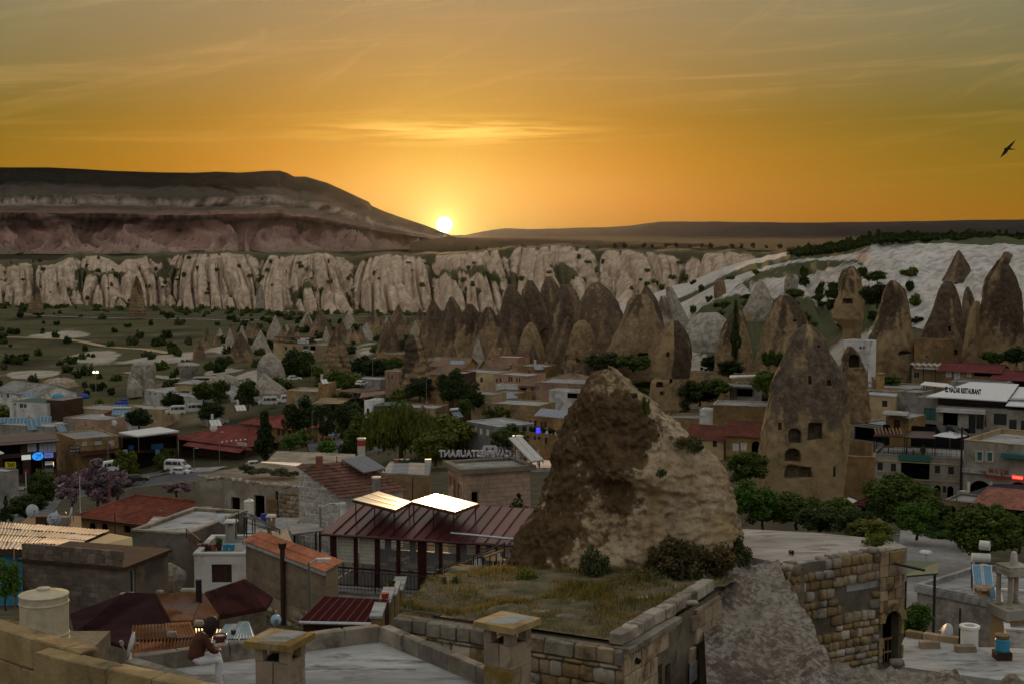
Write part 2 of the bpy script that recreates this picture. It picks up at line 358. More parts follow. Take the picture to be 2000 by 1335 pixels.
def white_slope():
 u=np.linspace(1190,2700,460);nv=90;v=np.linspace(0,1,nv)[:,None];U=np.broadcast_to(u,(nv,len(u)))
 d0=prof([(1190,560),(1330,430),(1500,380),(1700,330),(2000,310),(2700,300)],u);d1=prof([(1190,640),(1330,600),(1500,520),(1700,430),(2000,400),(2700,390)],u)
 tp=prof([(1190,640),(1270,612),(1340,585),(1400,552),(1470,524),(1540,506),(1600,500),(1660,492),(1700,478),(1800,473),(2000,476),(2700,476)],u)
 D=d0+(d1-d0)*v;X=(U-1000)/F*D
 zb=np.array([G((a-1000)/F*d,d)for a,d in zip(u,d0)])-2.5;zt=(455-tp)/F*d1
 w=U+v*140+vnoise(U/60,v*2,5)*26
 r=np.abs(np.sin(w/120*math.pi));r2=np.abs(np.sin(w/34*math.pi+vnoise(U/40,v*3,2)))
 Z=zb+(zt-zb)*v**.85+np.sin(v*math.pi)*((r-.5)*3.2+(r2-.5)*.9)+fbm(U/14,v*14,4,7)*.55
 step=np.sin(v*30+vnoise(U/60,v,4)*2);Z=Z+step*.15*np.sin(v*math.pi)
 sg=np.clip((.22-r)*2.6,0,1)*np.clip(1.2-v,0,1)+np.clip((v-.965)*30,0,1)+np.clip(fbm(U/60,v*5,4,15)*1.2-.38,0,1)*np.clip((1760-U)/300,0.1,1)*1.6+np.clip(.06-v,0,1)*12
 for cu,cv,ru,rv in((1440,.3,110,.24),(1400,.5,70,.2),(1540,.3,80,.2),(1560,.85,120,.1),(1600,.12,70,.1),(1700,.25,40,.12)):
  sg=sg+np.exp(-(((U-cu)/ru)**2+((v-cv)/rv)**2))*1.1
 X2,Y2,Z2=[X],[D],[Z];n=len(u)
 for dy,dz in((15,1.5),(40,1.4),(120,1.0),(400,-3),(800,-14)):
  X2.append(((u-1000)/F*(d1+dy))[None]);Y2.append((d1+dy)[None]);Z2.append((Z[-1]+dz+fbm(u/30,u*0+dy,3,2)*.8)[None])
 m=rock_material('slope_tuff',(.68,.665,.63),(.52,.49,.45),(.13,.11,.09),(.045,.05,.022),.05)
 obj('white_tuff_slope',grid_mesh('white_tuff_slope',np.vstack(X2),np.vstack(Y2),np.vstack(Z2),m,attrs={'sg':np.vstack([sg,np.ones((5,n))*np.clip((u-1480)/120,.3,1)]),'dk':np.vstack([.05+0*sg,np.zeros((5,n))]),'oc':np.zeros((nv+5,n))}),kind='structure')
white_slope()
def mesa():
 u=np.linspace(-700,905,640)
 tp=prof([(-700,345),(-300,333),(0,328),(100,328),(160,331),(230,335),(330,338),(380,338),(425,336),(470,338),(520,335),(548,334),(562,338),(577,346),(585,346),(600,346),(640,358),(680,376),(722,395),(726,402),(750,413),(780,424),(830,440),(860,452),(885,461),(905,470)],u)
 bt=prof([(-700,497),(0,497),(400,495),(700,492),(905,480)],u)
 V=[0,.06,.12,.18,.24,.30,.335,.345,.36,.40,.44,.5,.53,.545,.56,.6,.66,.72,.78,.84,.9,.95,.985,1.0,1.03,1.1]
 V=np.interp(np.linspace(0,25,130),range(26),V)
 D=np.interp(V,[0,.3,.345,.36,.53,.56,.9,1.0,1.1],[2300,2620,2640,2680,2980,3000,3500,3600,4200])
 Hh=np.interp(V,[0,.12,.3,.345,.36,.53,.56,.9,.985,1.0,1.1],[0,.07,.22,.36,.37,.47,.56,.90,.985,1.0,.8])
 n=len(u);Dm=np.broadcast_to(D[:,None],(len(V),n));U=np.broadcast_to(u,Dm.shape);S=(U-1000)/F*2900
 zb=(455-bt)/F*2300;zt=(455-tp)/F*3600
 Z=zb+(zt-zb)*Hh[:,None]
 vv=V[:,None]
 low=np.clip(1-vv/.34,0,1);env=np.sin(np.clip(vv/.34,0,1)*math.pi)
 w=S+vnoise(S/120,vv*5,3)*60
 g1=np.abs(np.sin(w/150*math.pi));g2=np.abs(np.sin(w/52*math.pi+vnoise(S/200,vv*0,6)*3));g3=np.abs(np.sin((w+vnoise(S/30,vv*9,2)*16)/19*math.pi))
 Z=Z+env*((.5-g1)*26+(.5-g2)*26+(.5-g3)*11)
 up=np.clip((vv-.3)/.1,0,1)*np.clip((1-vv)/.25,0,1)
 Y=Dm-up*(g1*50+g2*45+g3*16)+fbm(S/80,vv*12,4,4)*14
 Z=Z+up*fbm(S/90,vv*9,4,8)*4+np.clip((vv-.98)*40,0,1)*fbm(S/60,vv,3,3)*1.0
 m=bpy.data.materials.new('mesa_rock');m.use_nodes=True;t=NT(m.node_tree);b=t.n['Principled BSDF']
 pos=t.node('ShaderNodeNewGeometry',0);h=t.node('ShaderNodeAttribute',2,attribute_name='h')
 st=t.node('ShaderNodeVectorMath',0,operation='MULTIPLY',i_0=pos,i_1=(.15,.15,2.2))
 n1=t.noise(pos,.008,6,.65);n2=t.noise(st,.02,5,.6);n3=t.noise(pos,.05,5,.7)
 hh=t.m('ADD',h,t.m('MULTIPLY',t.m('SUBTRACT',n1,.5),.2))
 c=t.ramp(hh,[(0,(.18,.15,.11)),(.06,(.33,.235,.20)),(.16,(.24,.15,.125)),(.26,(.20,.13,.11)),(.31,(.06,.055,.045)),(.345,(.22,.14,.115)),(.40,(.13,.09,.075)),(.44,(.085,.075,.06)),(.50,(.34,.28,.24)),(.535,(.25,.21,.18)),(.57,(.08,.07,.055)),(.68,(.075,.065,.055)),(.74,(.011,.009,.006)),(1,(.006,.005,.004))])
 c=t.mix(1,c,t.ramp(n2,[(.3,(.65,.62,.6)),(.7,(1.35,1.3,1.25))]),'MULTIPLY')
 c=t.mix(t.m('MULTIPLY',t.smooth(n3,.54,.66),.8),c,(.035,.04,.022))
 t.put(b.inputs['Base Color'],c);b.inputs['Roughness'].default_value=1;b.inputs['Specular IOR Level'].default_value=.05
 t.put(b.inputs['Normal'],t.node('ShaderNodeBump',i_Strength=.6,i_Distance=9,i_Height=n3))
 X=(U-1000)/F*Y
 obj('table_mountain',grid_mesh('table_mountain',X,Y,Z,m,attrs={'h':np.broadcast_to(np.clip(Hh[:,None],0,1),U.shape)*1.0}),kind='structure')
mesa()
def ridge(name,pts,d,col,back,foot=-30):
 u=np.linspace(pts[0][0],pts[-1][0],300);tp=prof(pts,u)+fbm(u/25,u*0,3,5)*.6;V=np.linspace(0,1,14)[:,None]
 U=np.broadcast_to(u,(14,300));D=(d+V*back)+0*U
 Z=foot+(ys(tp,d+back)-foot)*V**.8+fbm(U/30,V*4,4,6)*back*.006*np.sin(V*math.pi)
 m=mat('ridge_'+name,[tuple(q*.6 for q in col),col],.004,1,0,spec=.05,rnd=0)
 D2=np.vstack([D,D[-1:]*1.35]);Z2=np.vstack([Z,Z[-1:]*0-30]);U2=np.vstack([U,u[None]])
 obj('far_ridge',grid_mesh('far_ridge',(U2-1000)/F*D2,D2,Z2,m),kind='structure')
ridge('a',[(780,468),(860,459),(910,459),(945,452),(985,446),(1040,448),(1100,446),(1180,444),(1240,440),(1290,433),(1400,433),(1550,435),(1750,433),(1900,430),(2100,428),(2700,426)],5200,(.022,.022,.026),1800)
ridge('b',[(800,474),(870,463),(1000,465),(1100,467),(1180,470),(1300,473),(1420,479),(1500,480),(1560,474),(1700,470)],1650,(.026,.021,.012),700,-20)
def haze():
 m=bpy.data.materials.new('haze');m.use_nodes=True;t=NT(m.node_tree);t.n.clear()
 v=t.node('ShaderNodeVolumePrincipled',0,i_Color=(.80,.82,.88),i_Density=2.6e-6,i_Anisotropy=.85)
 o=t.n.new('ShaderNodeOutputMaterial');t.l.new(v,o.inputs['Volume'])
 MB().box(-9000,-300,-75,9000,9800,330).build('haze',m,kind='stuff')
haze()
m_cream=mat('cream_plaster',[(.36,.265,.145),(.47,.36,.205)],.8,dirt=(.22,.17,.11),dscale=.25)
m_ochre=mat('ochre_stone',[(.22,.13,.05),(.34,.215,.095)],1.2,bump=.5,dirt=(.14,.10,.06),dscale=.5)
m_tan=mat('tan_stone',[(.24,.16,.08),(.34,.235,.125)],1.5,bump=.45,dirt=(.13,.10,.07),dscale=.5)
m_pink=mat('pink_stone',[(.32,.20,.135),(.41,.275,.19)],1.5,bump=.4,dirt=(.2,.14,.10),dscale=.4)
m_grey=mat('grey_plaster',[(.21,.20,.18),(.31,.30,.275)],1.0,dirt=(.12,.11,.10),dscale=.4)
m_white=mat('white_wash',[(.56,.55,.53),(.70,.69,.66)],.9,dirt=(.33,.31,.28),dscale=.35)
m_pale=mat('pale_ashlar',[(.30,.275,.22),(.40,.37,.31)],1.3,bump=.4,dirt=(.18,.16,.13),dscale=.35)
m_roofc=mat('roof_concrete',[(.25,.25,.245),(.36,.36,.35)],1.3,.95,.5,dirt=(.13,.13,.125),dscale=.7,stretch=(1,3.2,1))
m_dirt=mat('earth_roof',[(.13,.12,.10),(.24,.22,.185)],1.1,.98,.5,dirt=(.08,.085,.04),dscale=.5)
m_tile=mat('clay_tile',[(.13,.035,.022),(.20,.062,.036)],2.2,.85,.3,dirt=(.085,.04,.03),dscale=.8)
m_tile2=mat('old_clay_tile',[(.14,.06,.04),(.23,.11,.07)],2.2,.85,.35,dirt=(.08,.05,.04),dscale=.9)
m_brown=mat('brown_timber',[(.045,.022,.013),(.075,.038,.022)],3,.7,.2)
m_wood=mat('light_timber',[(.20,.12,.055),(.29,.185,.09)],3,.7,.2)
m_dark=flat('dark_opening',(.012,.011,.011),.9,spec=.1)
m_glass=flat('window_glass',(.03,.04,.045),.12,spec=.6)
m_curtain=flat('drawn_curtain',(.42,.44,.45),.8)
m_frame=flat('window_frame',(.45,.45,.44),.5)
m_brownframe=flat('brown_frame',(.06,.03,.02),.5)
m_steel=flat('galvanised_steel',(.42,.44,.46),.32,.85)
m_black=flat('black_iron',(.012,.012,.013),.5)
m_maroon=flat('maroon_metal',(.045,.009,.010),.35,.15,.5)
m_sol=flat('solar_glass',(.015,.045,.10),.07,spec=.9)
m_tank=flat('white_tank',(.60,.60,.56),.4)
m_dish=flat('dish_grey',(.40,.44,.48),.5)
m_teal=flat('teal_paint',(.03,.14,.13),.6)
m_blue=flat('blue_paint',(.02,.10,.32),.6)
m_skyblue=flat('sky_blue_paint',(.04,.26,.42),.6)
m_yellow=flat('yellow_paint',(.62,.40,.03),.6)
m_red=flat('red_paint',(.30,.03,.025),.6)
m_canvas=flat('white_canvas',(.66,.67,.67),.7)
m_green=flat('green_tarpaulin',(.025,.075,.05),.6)
m_asph=mat('asphalt',[(.075,.08,.09),(.12,.125,.135)],1.2,.85,.2,rnd=.05)
m_pave=mat('paving',[(.22,.21,.20),(.30,.29,.28)],1.5,.9,.2,rnd=.1)
m_rust=mat('rusty_sheet',[(.13,.045,.02),(.22,.10,.045),(.18,.145,.13)],.9,.95,.2,spec=.05,dirt=(.09,.035,.02),dscale=1.4,rnd=.35)
m_zinc=mat('zinc_sheet',[(.25,.26,.26),(.42,.42,.41)],.8,.5,.15,metal=.5,dirt=(.12,.10,.085),dscale=1.1,rnd=.35)
m_bark=mat('bark',[(.06,.045,.03),(.11,.085,.06)],6,.95,.5)
m_pot=flat('clay_pot',(.23,.09,.05),.8)
class Fr:
 def __init__(s,px0,d0,px1,d1,zb,pyb=None):
  a,b=P(px0,700,d0),P(px1,700,d1)
  a.x=s.xat(px0,d0,zb);b.x=s.xat(px1,d1,zb)
  s.o=Vector((a.x,d0,zb));s.X=Vector((b.x-a.x,d1-d0,0));s.w=s.X.length;s.X.normalize()
  s.Y=Vector((-s.X.y,s.X.x,0));s.rz=math.atan2(s.X.y,s.X.x)
 @staticmethod
 def xat(px,d,z):return(px-1000)/F*(d*CP-z*SP)
 def at(s,px,py,y=0.0):
  r=ray(px,py);t=(s.o+s.Y*y).dot(s.Y)/r.dot(s.Y);q=r*t-s.o
  return q.dot(s.X),q.z
 def w_(s,x,y,z):return s.o+s.X*x+s.Y*y+Vector((0,0,z))
def floor_at(px,py,z):
 r=ray(px,py);return r*(z/r.z)
def wall_holes(mb,w,h,holes,M=None,rev=.18,top=None):
 old=mb.M;mb.M=(old@M)if(old is not None and M is not None)else(M if M is not None else old)
 hs=[(max(.02,q[0]),max(.0,q[1]),min(w-.02,q[2]),min(h-.02,q[3]))+tuple(q[4:])for q in holes]
 hs=[q for q in hs if q[2]-q[0]>.03 and q[3]-q[1]>.03]
 xs=sorted({0,w}|{q[0]for q in hs}|{q[2]for q in hs});zs=sorted({0,h}|{q[1]for q in hs}|{q[3]for q in hs})
 for i in range(len(xs)-1):
  for k in range(len(zs)-1):
   cx,cz=(xs[i]+xs[i+1])/2,(zs[k]+zs[k+1])/2
   if any(q[0]<cx<q[2]and q[1]<cz<q[3]for q in hs):continue
   mb.quad((xs[i],0,zs[k]),(xs[i+1],0,zs[k]),(xs[i+1],0,zs[k+1]),(xs[i],0,zs[k+1]))
 for q in hs:
  a,b,c,d=q[:4];arch=len(q)>4 and q[4]
  if arch:
   r=(c-a)/2;cx=(a+c)/2;zs_=max(d-r*(1.25 if arch==2 else 1),b+.05);n=10
   pts=[(a,zs_)]+[(cx-r*math.cos(math.pi*i/n),zs_+(d-zs_)*math.sin(math.pi*i/n)**(.8 if arch==2 else 1))for i in range(1,n)]+[(c,zs_)]
   for i in range(n//2):mb.add([(a,0,d),(pts[i][0],0,pts[i][1]),(pts[i+1][0],0,pts[i+1][1])],[(0,1,2)])
   for i in range(n//2,n):mb.add([(c,0,d),(pts[i][0],0,pts[i][1]),(pts[i+1][0],0,pts[i+1][1])],[(0,1,2)])
   mb.add([(a,0,d),(pts[n//2][0],0,d),(c,0,d)],[(0,1,2)])if False else None
   ring=[(a,b)]+pts+[(c,b)]
  else:ring=[(a,b),(a,d),(c,d),(c,b)]
  for i in range(len(ring)):
   p,r_=ring[i],ring[(i+1)%len(ring)]
   mb.quad((p[0],0,p[1]),(p[0],rev,p[1]),(r_[0],rev,r_[1]),(r_[0],0,r_[1]))
 mb.M=old
def window(parent,x0,z0,x1,z1,M=None,frame=None,pane=None,sill=None,mull=1,rev=.14,name='window',trim=None):
 frame=frame or m_frame;pane=pane or m_glass;t=min(.07,(x1-x0)*.12)
 mb=MB();mb.M=M
 mb.box(x0,rev-.06,z0,x0+t,rev+.02,z1).box(x1-t,rev-.06,z0,x1,rev+.02,z1).box(x0+t,rev-.06,z0,x1-t,rev+.02,z0+t).box(x0+t,rev-.06,z1-t,x1-t,rev+.02,z1)
 for i in range(mull):
  c=x0+(x1-x0)*(i+1)/(mull+1);mb.box(c-t*.4,rev-.05,z0+t,c+t*.4,rev+.02,z1-t)
 wn=mb.build(name,frame,parent)
 pb=MB();pb.M=M;pb.box(x0+t*.5,rev-.02,z0+t*.5,x1-t*.5,rev+.012,z1-t*.5);pb.build('pane',pane,wn)
 if sill:sb=MB();sb.M=M;sb.box(x0-.12,-.08,z0-.12,x1+.12,.02,z0-.003);sb.build('sill',sill,wn)
 if trim:
  tb=MB();tb.M=M;e=.16
  tb.box(x0-e,-.05,z0,x0-.003,.02,z1+e).box(x1+.003,-.05,z0,x1+e,.02,z1+e).box(x0-.003,-.05,z1+.003,x1+.003,.02,z1+e);tb.build('window_surround',trim,wn)
 return wn
def hole_back(parent,x0,z0,x1,z1,M=None,depth=1.6,name='doorway',m=None):
 mb=MB();mb.M=M;a=.16
 x0-=.02;x1+=.02;z0-=.02;z1+=.02
 mb.quad((x0,a,z0),(x0,depth,z0),(x0,depth,z1),(x0,a,z1)).quad((x1,a,z0),(x1,a,z1),(x1,depth,z1),(x1,depth,z0))
 mb.quad((x0,a,z1),(x0,depth,z1),(x1,depth,z1),(x1,a,z1)).quad((x0,a,z0),(x1,a,z0),(x1,depth,z0),(x0,depth,z0)).quad((x0,depth,z0),(x1,depth,z0),(x1,depth,z1),(x0,depth,z1))
 return mb.build(name,m or m_dark,parent)
def tiles_plane(mb,p0,p1,q1,q0,pitch=.28,course=.36,amp=.045,step=.03):
 p0,p1,q0,q1=map(Vector,(p0,p1,q0,q1));L=max((p1-p0).length,(q1-q0).length);H=((q0-p0).length+(q1-p1).length)/2
 nx=max(2,int(L/pitch));nz=max(2,int(H/course))
 nrm=(p1-p0).cross(q0-p0).normalized()
 if nrm.z<0:nrm=-nrm
 vs=[];fs=[];W=nx*4+1
 for k in range(nz):
  for e,off in((0,step),(1,0)):
   b=(k+e)/nz
   for i in range(W):
    a=i/(W-1);p=(p0.lerp(p1,a)).lerp(q0.lerp(q1,a),b)
    vs.append(p+nrm*(off+amp*abs(math.sin(math.pi*i/4))+(i*7919%13)*.0005))
 for r in range(2*nz-1):
  for i in range(W-1):fs.append((r*W+i,r*W+i+1,(r+1)*W+i+1,(r+1)*W+i))
 mb.add(vs,fs)
def sheet_plane(mb,p0,p1,q1,q0,pitch=.16,amp=.02,t=0):
 p0,p1,q0,q1=map(Vector,(p0,p1,q0,q1));L=max((p1-p0).length,(q1-q0).length);n=max(4,int(L/pitch)*4)
 nrm=(p1-p0).cross(q0-p0).normalized()
 if nrm.z<0:nrm=-nrm
 vs=[]
 for i in range(n+1):
  a=i/n;o=nrm*(amp*math.sin(i*math.pi/2));vs+=[p0.lerp(p1,a)+o,q0.lerp(q1,a)+o]
 mb.add(vs,[(2*i,2*i+2,2*i+3,2*i+1)for i in range(n)])
def building(label,px0,d0,px1,d1,pyt,pyb,depth,wall,roof='flat',cat='building',name='house',zb=None,ops=(),side_ops=(),rmat=None,par=.35,tile=None,over=.5,rise=None,group=None,fr=None,sill=None,frame=None,pane=None,trim=None,cop=None,slope=None,backdrop=True,wname='wall'):
 zb=zat(pyb,(d0+d1)/2)if zb is None else zb
 f=Fr(px0,d0,px1,d1,zb);h=f.at(px0,pyt)[1];w=f.w
 t=thing(name,label,cat,f.o,f.rz,group)
 fh,kids=[],[]
 for op in ops:
  x0,z1=f.at(op[0],op[1]);x1,z0=f.at(op[2],op[3]);k=op[4]if len(op)>4 else 'w'
  arch=2 if 'p' in k else(1 if 'a' in k else 0)
  z0=max(z0,0.02);x0=max(x0,.05);x1=min(x1,w-.05);z1=min(z1,h-.05)
  if x1-x0<.1 or z1-z0<.1:continue
  fh.append((x0,z0,x1,z1,arch));kids.append((k,x0,z0,x1,z1,op[5]if len(op)>5 else None))
 mb=MB();wall_holes(mb,w,h,fh)
 E=min(1.5,h*.3)
 ML=Matrix.Translation((0,depth,0))@Matrix.Rotation(-math.pi/2,4,'Z');MR=Matrix.Translation((w,0,0))@Matrix.Rotation(math.pi/2,4,'Z')
 so={'L':[],'R':[]}
 for q in side_ops:so[q[0]].append(q[1:])
 wall_holes(mb,depth,h,[q[:4]for q in so['L']],ML);wall_holes(mb,depth,h,[q[:4]for q in so['R']],MR)
 mb.quad((w,depth,0),(0,depth,0),(0,depth,h),(w,depth,h))
 mb.box(0,0,-4,w,depth,-.002)if backdrop else None
 rm=rmat or m_roofc
 zr=h-par if roof=='flat' else h
 if roof=='gable':
  rz_=rise or depth*.28;mb.add([(0,0,h),(0,depth/2,h+rz_),(0,depth,h)],[(0,1,2)]);mb.add([(w,0,h),(w,depth/2,h+rz_),(w,depth,h)],[(0,2,1)])
 if roof=='gablef':
  rz_=rise or w*.28;mb.add([(0,0,h),(w,0,h),(w/2,0,h+rz_)],[(0,1,2)]);mb.add([(0,depth,h),(w/2,depth,h+rz_),(w,depth,h)],[(0,1,2)])
 if roof=='shed':
  rz_=rise or.8;mb.add([(0,0,h),(0,depth,h+rz_),(0,depth,h)],[(0,1,2)]);mb.add([(w,0,h),(w,depth,h),(w,depth,h+rz_)],[(0,1,2)])
  mb.quad((0,depth,h),(w,depth,h),(w,depth,h+rz_),(0,depth,h+rz_))
 mb.build(wname,wall,t)
 for k,x0,z0,x1,z1,m in kids:
  if 'w' in k:window(t,x0,z0,x1,z1,frame=frame,pane=m or pane,sill=sill,mull=0 if x1-x0<.7 else(1 if x1-x0<2.2 else 3),trim=trim)
  elif 'g' in k:window(t,x0,z0,x1,z1,frame=frame or m_brownframe,pane=m or pane,mull=max(1,int((x1-x0)/1.1)),name='window')
  elif 'd' in k:MB().box(x0,.1,z0,x1,.16,z1).build('door',m or m_brown,t)
  else:hole_back(t,x0,z0,x1,z1,depth=min(2.2,depth*.5),m=m)
 for s,MM in(('L',ML),('R',MR)):
  for q in so[s]:
   if len(q)>4 and q[4]=='d':hole_back(t,*q[:4],M=MM,depth=.9)
   else:window(t,*q[:4],M=MM,frame=frame,pane=pane,mull=0 if q[2]-q[0]<.7 else 1,sill=sill)
 if roof=='flat':
  MB().box(.03,.03,zr-.2,w-.03,depth-.03,zr).build('roof',rm,t)
  if par>.05:
   q=.24;c=cop or wall;o_=.05
   b=MB().box(-o_,-o_,h,w+o_,q,h+.1).box(-o_,depth-q,h,w+o_,depth+o_,h+.1).box(-o_,q+.002,h,q,depth-q-.002,h+.1).box(w-q,q+.002,h,w+o_,depth-q-.002,h+.1)
   b.box(.004,q-.02,zr,q-.04,depth-q,h-.002).box(w-q+.04,q-.02,zr,w-.004,depth-q,h-.002).box(q-.04,.006,zr,w-q+.04,q-.05,h-.003).box(q-.04,depth-q+.05,zr,w-q+.04,depth-.006,h-.003)
   b.build('parapet',c,t)
 else:
  tm=tile or m_tile;b=MB();o_=over
  if roof=='hip':
   rs=rise or min(w,depth)*.24;e=min(w,depth)/2*.96;z0=h-.05;k=rs*o_/e
   A,B,C,D_=(-o_,-o_,z0-k),(w+o_,-o_,z0-k),(w+o_,depth+o_,z0-k),(-o_,depth+o_,z0-k)
   if w>=depth:r0,r1=(e,depth/2,z0+rs),(w-e,depth/2,z0+rs);tiles_plane(b,A,B,r1,r0);tiles_plane(b,C,D_,r0,r1);tiles_plane(b,B,C,r1,r1);tiles_plane(b,D_,A,r0,r0)
   else:r0,r1=(w/2,e,z0+rs),(w/2,depth-e,z0+rs);tiles_plane(b,A,B,r0,r0);tiles_plane(b,B,C,r1,r0);tiles_plane(b,C,D_,r1,r1);tiles_plane(b,D_,A,r0,r1)
   ro=b.build('roof',tm,t,kind='stuff');cb=MB()
   for p,q in((A,r0),(B,r1 if w>=depth else r0),(C,r1),(D_,r0 if w>=depth else r1),(r0,r1)):cb.cyl(Vector(p)+Vector((0,0,.05)),Vector(q)+Vector((0,0,.06)),.1,n=6)
   cb.build('ridge_tile',tm,ro)
   MB().box(-o_+.05,-o_+.05,z0-k-.14,w+o_-.05,depth+o_-.05,z0-k-.03).build('eaves',m_brown,t)
  elif roof=='gable':
   rs=rise or depth*.28;k=rs*o_/(depth/2)
   A,B,r1,r0=(-o_,-o_,h-k+.03),(w+o_,-o_,h-k+.03),(w+o_,depth/2,h+rs+.03),(-o_,depth/2,h+rs+.03);C,D_=(w+o_,depth+o_,h-k+.03),(-o_,depth+o_,h-k+.03)
   tiles_plane(b,A,B,r1,r0);tiles_plane(b,C,D_,r0,r1);ro=b.build('roof',tm,t,kind='stuff');MB().cyl(Vector(r0)+Vector((0,0,.05)),Vector(r1)+Vector((0,0,.05)),.11,n=6).build('ridge_tile',tm,ro)
  elif roof=='gablef':
   rs=rise or w*.28;k=rs*o_/(w/2)
   A,D_,r0,r1=(-o_,-o_,h-k+.03),(-o_,depth+o_,h-k+.03),(w/2,-o_,h+rs+.03),(w/2,depth+o_,h+rs+.03);B,C=(w+o_,-o_,h-k+.03),(w+o_,depth+o_,h-k+.03)
   tiles_plane(b,D_,A,r0,r1);tiles_plane(b,B,C,r1,r0);ro=b.build('roof',tm,t,kind='stuff');MB().cyl(Vector(r0)+Vector((0,0,.05)),Vector(r1)+Vector((0,0,.05)),.11,n=6).build('ridge_tile',tm,ro)
  elif roof=='shed':
   rs=rise or.8;k=rs*o_/depth
   tiles_plane(b,(-o_,-o_,h-k+.03),(w+o_,-o_,h-k+.03),(w+o_,depth+.2,h+rs+.05),(-o_,depth+.2,h+rs+.05));b.build('roof',tm,t,kind='stuff')
 t_info[t.name]=(f,h,w,depth,zr)
 return t
t_info={}
def roof_pt(t,px,py):
 f,h,w,dp,zr=t_info[t.name];return floor_at(px,py,f.o.z+zr)
def rock(name,label,cat,d,lev,ky=.9,n=56,rows=64,amp=.06,mt=None,dark_top=.55,oc=.3,sg=0,seed=1,cuts=(),strata=0,zdrop=3.0,group=None,facet=.12,dk=None,d_extra=0,smooth=True,prof_pow=1.0):
 lev=sorted(lev);py=np.array([q[0]for q in lev],float)
 zt=np.array([zat(q[0],d)for q in lev]);L=np.array([Fr.xat(q[1],d,z)for q,z in zip(lev,zt)]);Rr=np.array([Fr.xat(q[2],d,z)for q,z in zip(lev,zt)])
 zz=zt[0]-(zt[0]-(zt[-1]-zdrop))*np.linspace(0,1,rows)**1.15
 l=np.interp(-zz,-zt,L);r=np.interp(-zz,-zt,Rr)
 cx=(l+r)/2;rad=np.maximum((r-l)/2,.01)
 Hh=zt[0]-zt[-1];base=Vector((cx[-1],d,zt[-1]));a=np.linspace(0,2*math.pi,n,endpoint=False)
 A,Zg=np.meshgrid(a,zz);RA=np.broadcast_to(rad[:,None],A.shape)
 sc=max(RA.max(),.3)
 fb=fbm(np.cos(A)*1.7+seed*3.1+Zg/sc*.9,np.sin(A)*1.7+Zg/sc*1.1+seed,4,seed)
 fc=fbm(A*0+np.cos(A*3)+seed,np.sin(A*2)+Zg/sc*.4,2,seed+5)
 fd=fbm(np.cos(A)*5+np.sin(A)*3+seed,Zg/sc*4+np.sin(A)*4,4,seed+2)
 rl=np.abs(np.sin(A*4.5+fb*5+seed))-.6
 rr_=RA*(1+amp*2*fb+amp*.75*fd+amp*.5*rl+facet*fc*(1-np.abs(np.cos(A))**6))
 if strata:rr_=rr_*(1+.035*strata*np.sin(Zg/sc*16+fb*4))
 X=cx[:,None]+rr_*np.cos(A)-base.x;Y=rr_*ky*np.sin(A);Z=Zg-base.z+fb*amp*sc*.5
 X=np.vstack([X,X[:1]*0+cx[0]-base.x])if False else X
 hn=(Zg-zt[-1])/max(Hh,.1)
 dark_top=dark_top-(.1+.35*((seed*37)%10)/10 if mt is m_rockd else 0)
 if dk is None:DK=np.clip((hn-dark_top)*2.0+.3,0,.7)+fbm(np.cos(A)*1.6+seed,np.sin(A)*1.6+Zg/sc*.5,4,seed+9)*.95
 else:DK=dk(hn,A)+0*A
 OC=oc+fbm(np.cos(A)*1.2+seed*2,np.sin(A)+Zg/sc*.6,3,seed+3)*.5;SG=sg+0*A-.2
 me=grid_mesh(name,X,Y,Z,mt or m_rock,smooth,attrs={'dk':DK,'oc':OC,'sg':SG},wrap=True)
 bm=bmesh.new();bm.from_mesh(me);bm.verts.ensure_lookup_table()
 bm.faces.new([bm.verts[i]for i in range(n)]).smooth=smooth
 bm.faces.new([bm.verts[len(bm.verts)-1-i]for i in range(n)])
 bmesh.ops.recalc_face_normals(bm,faces=bm.faces[:])
 if cuts:
  bm.to_mesh(me)
 else:bm.to_mesh(me)
 bm.free();me.update()
 o=obj(name,me);o.location=base;tag(o,label,cat,group)
 if cuts:carve(o,d,cuts,ky,rad.max())
 return o
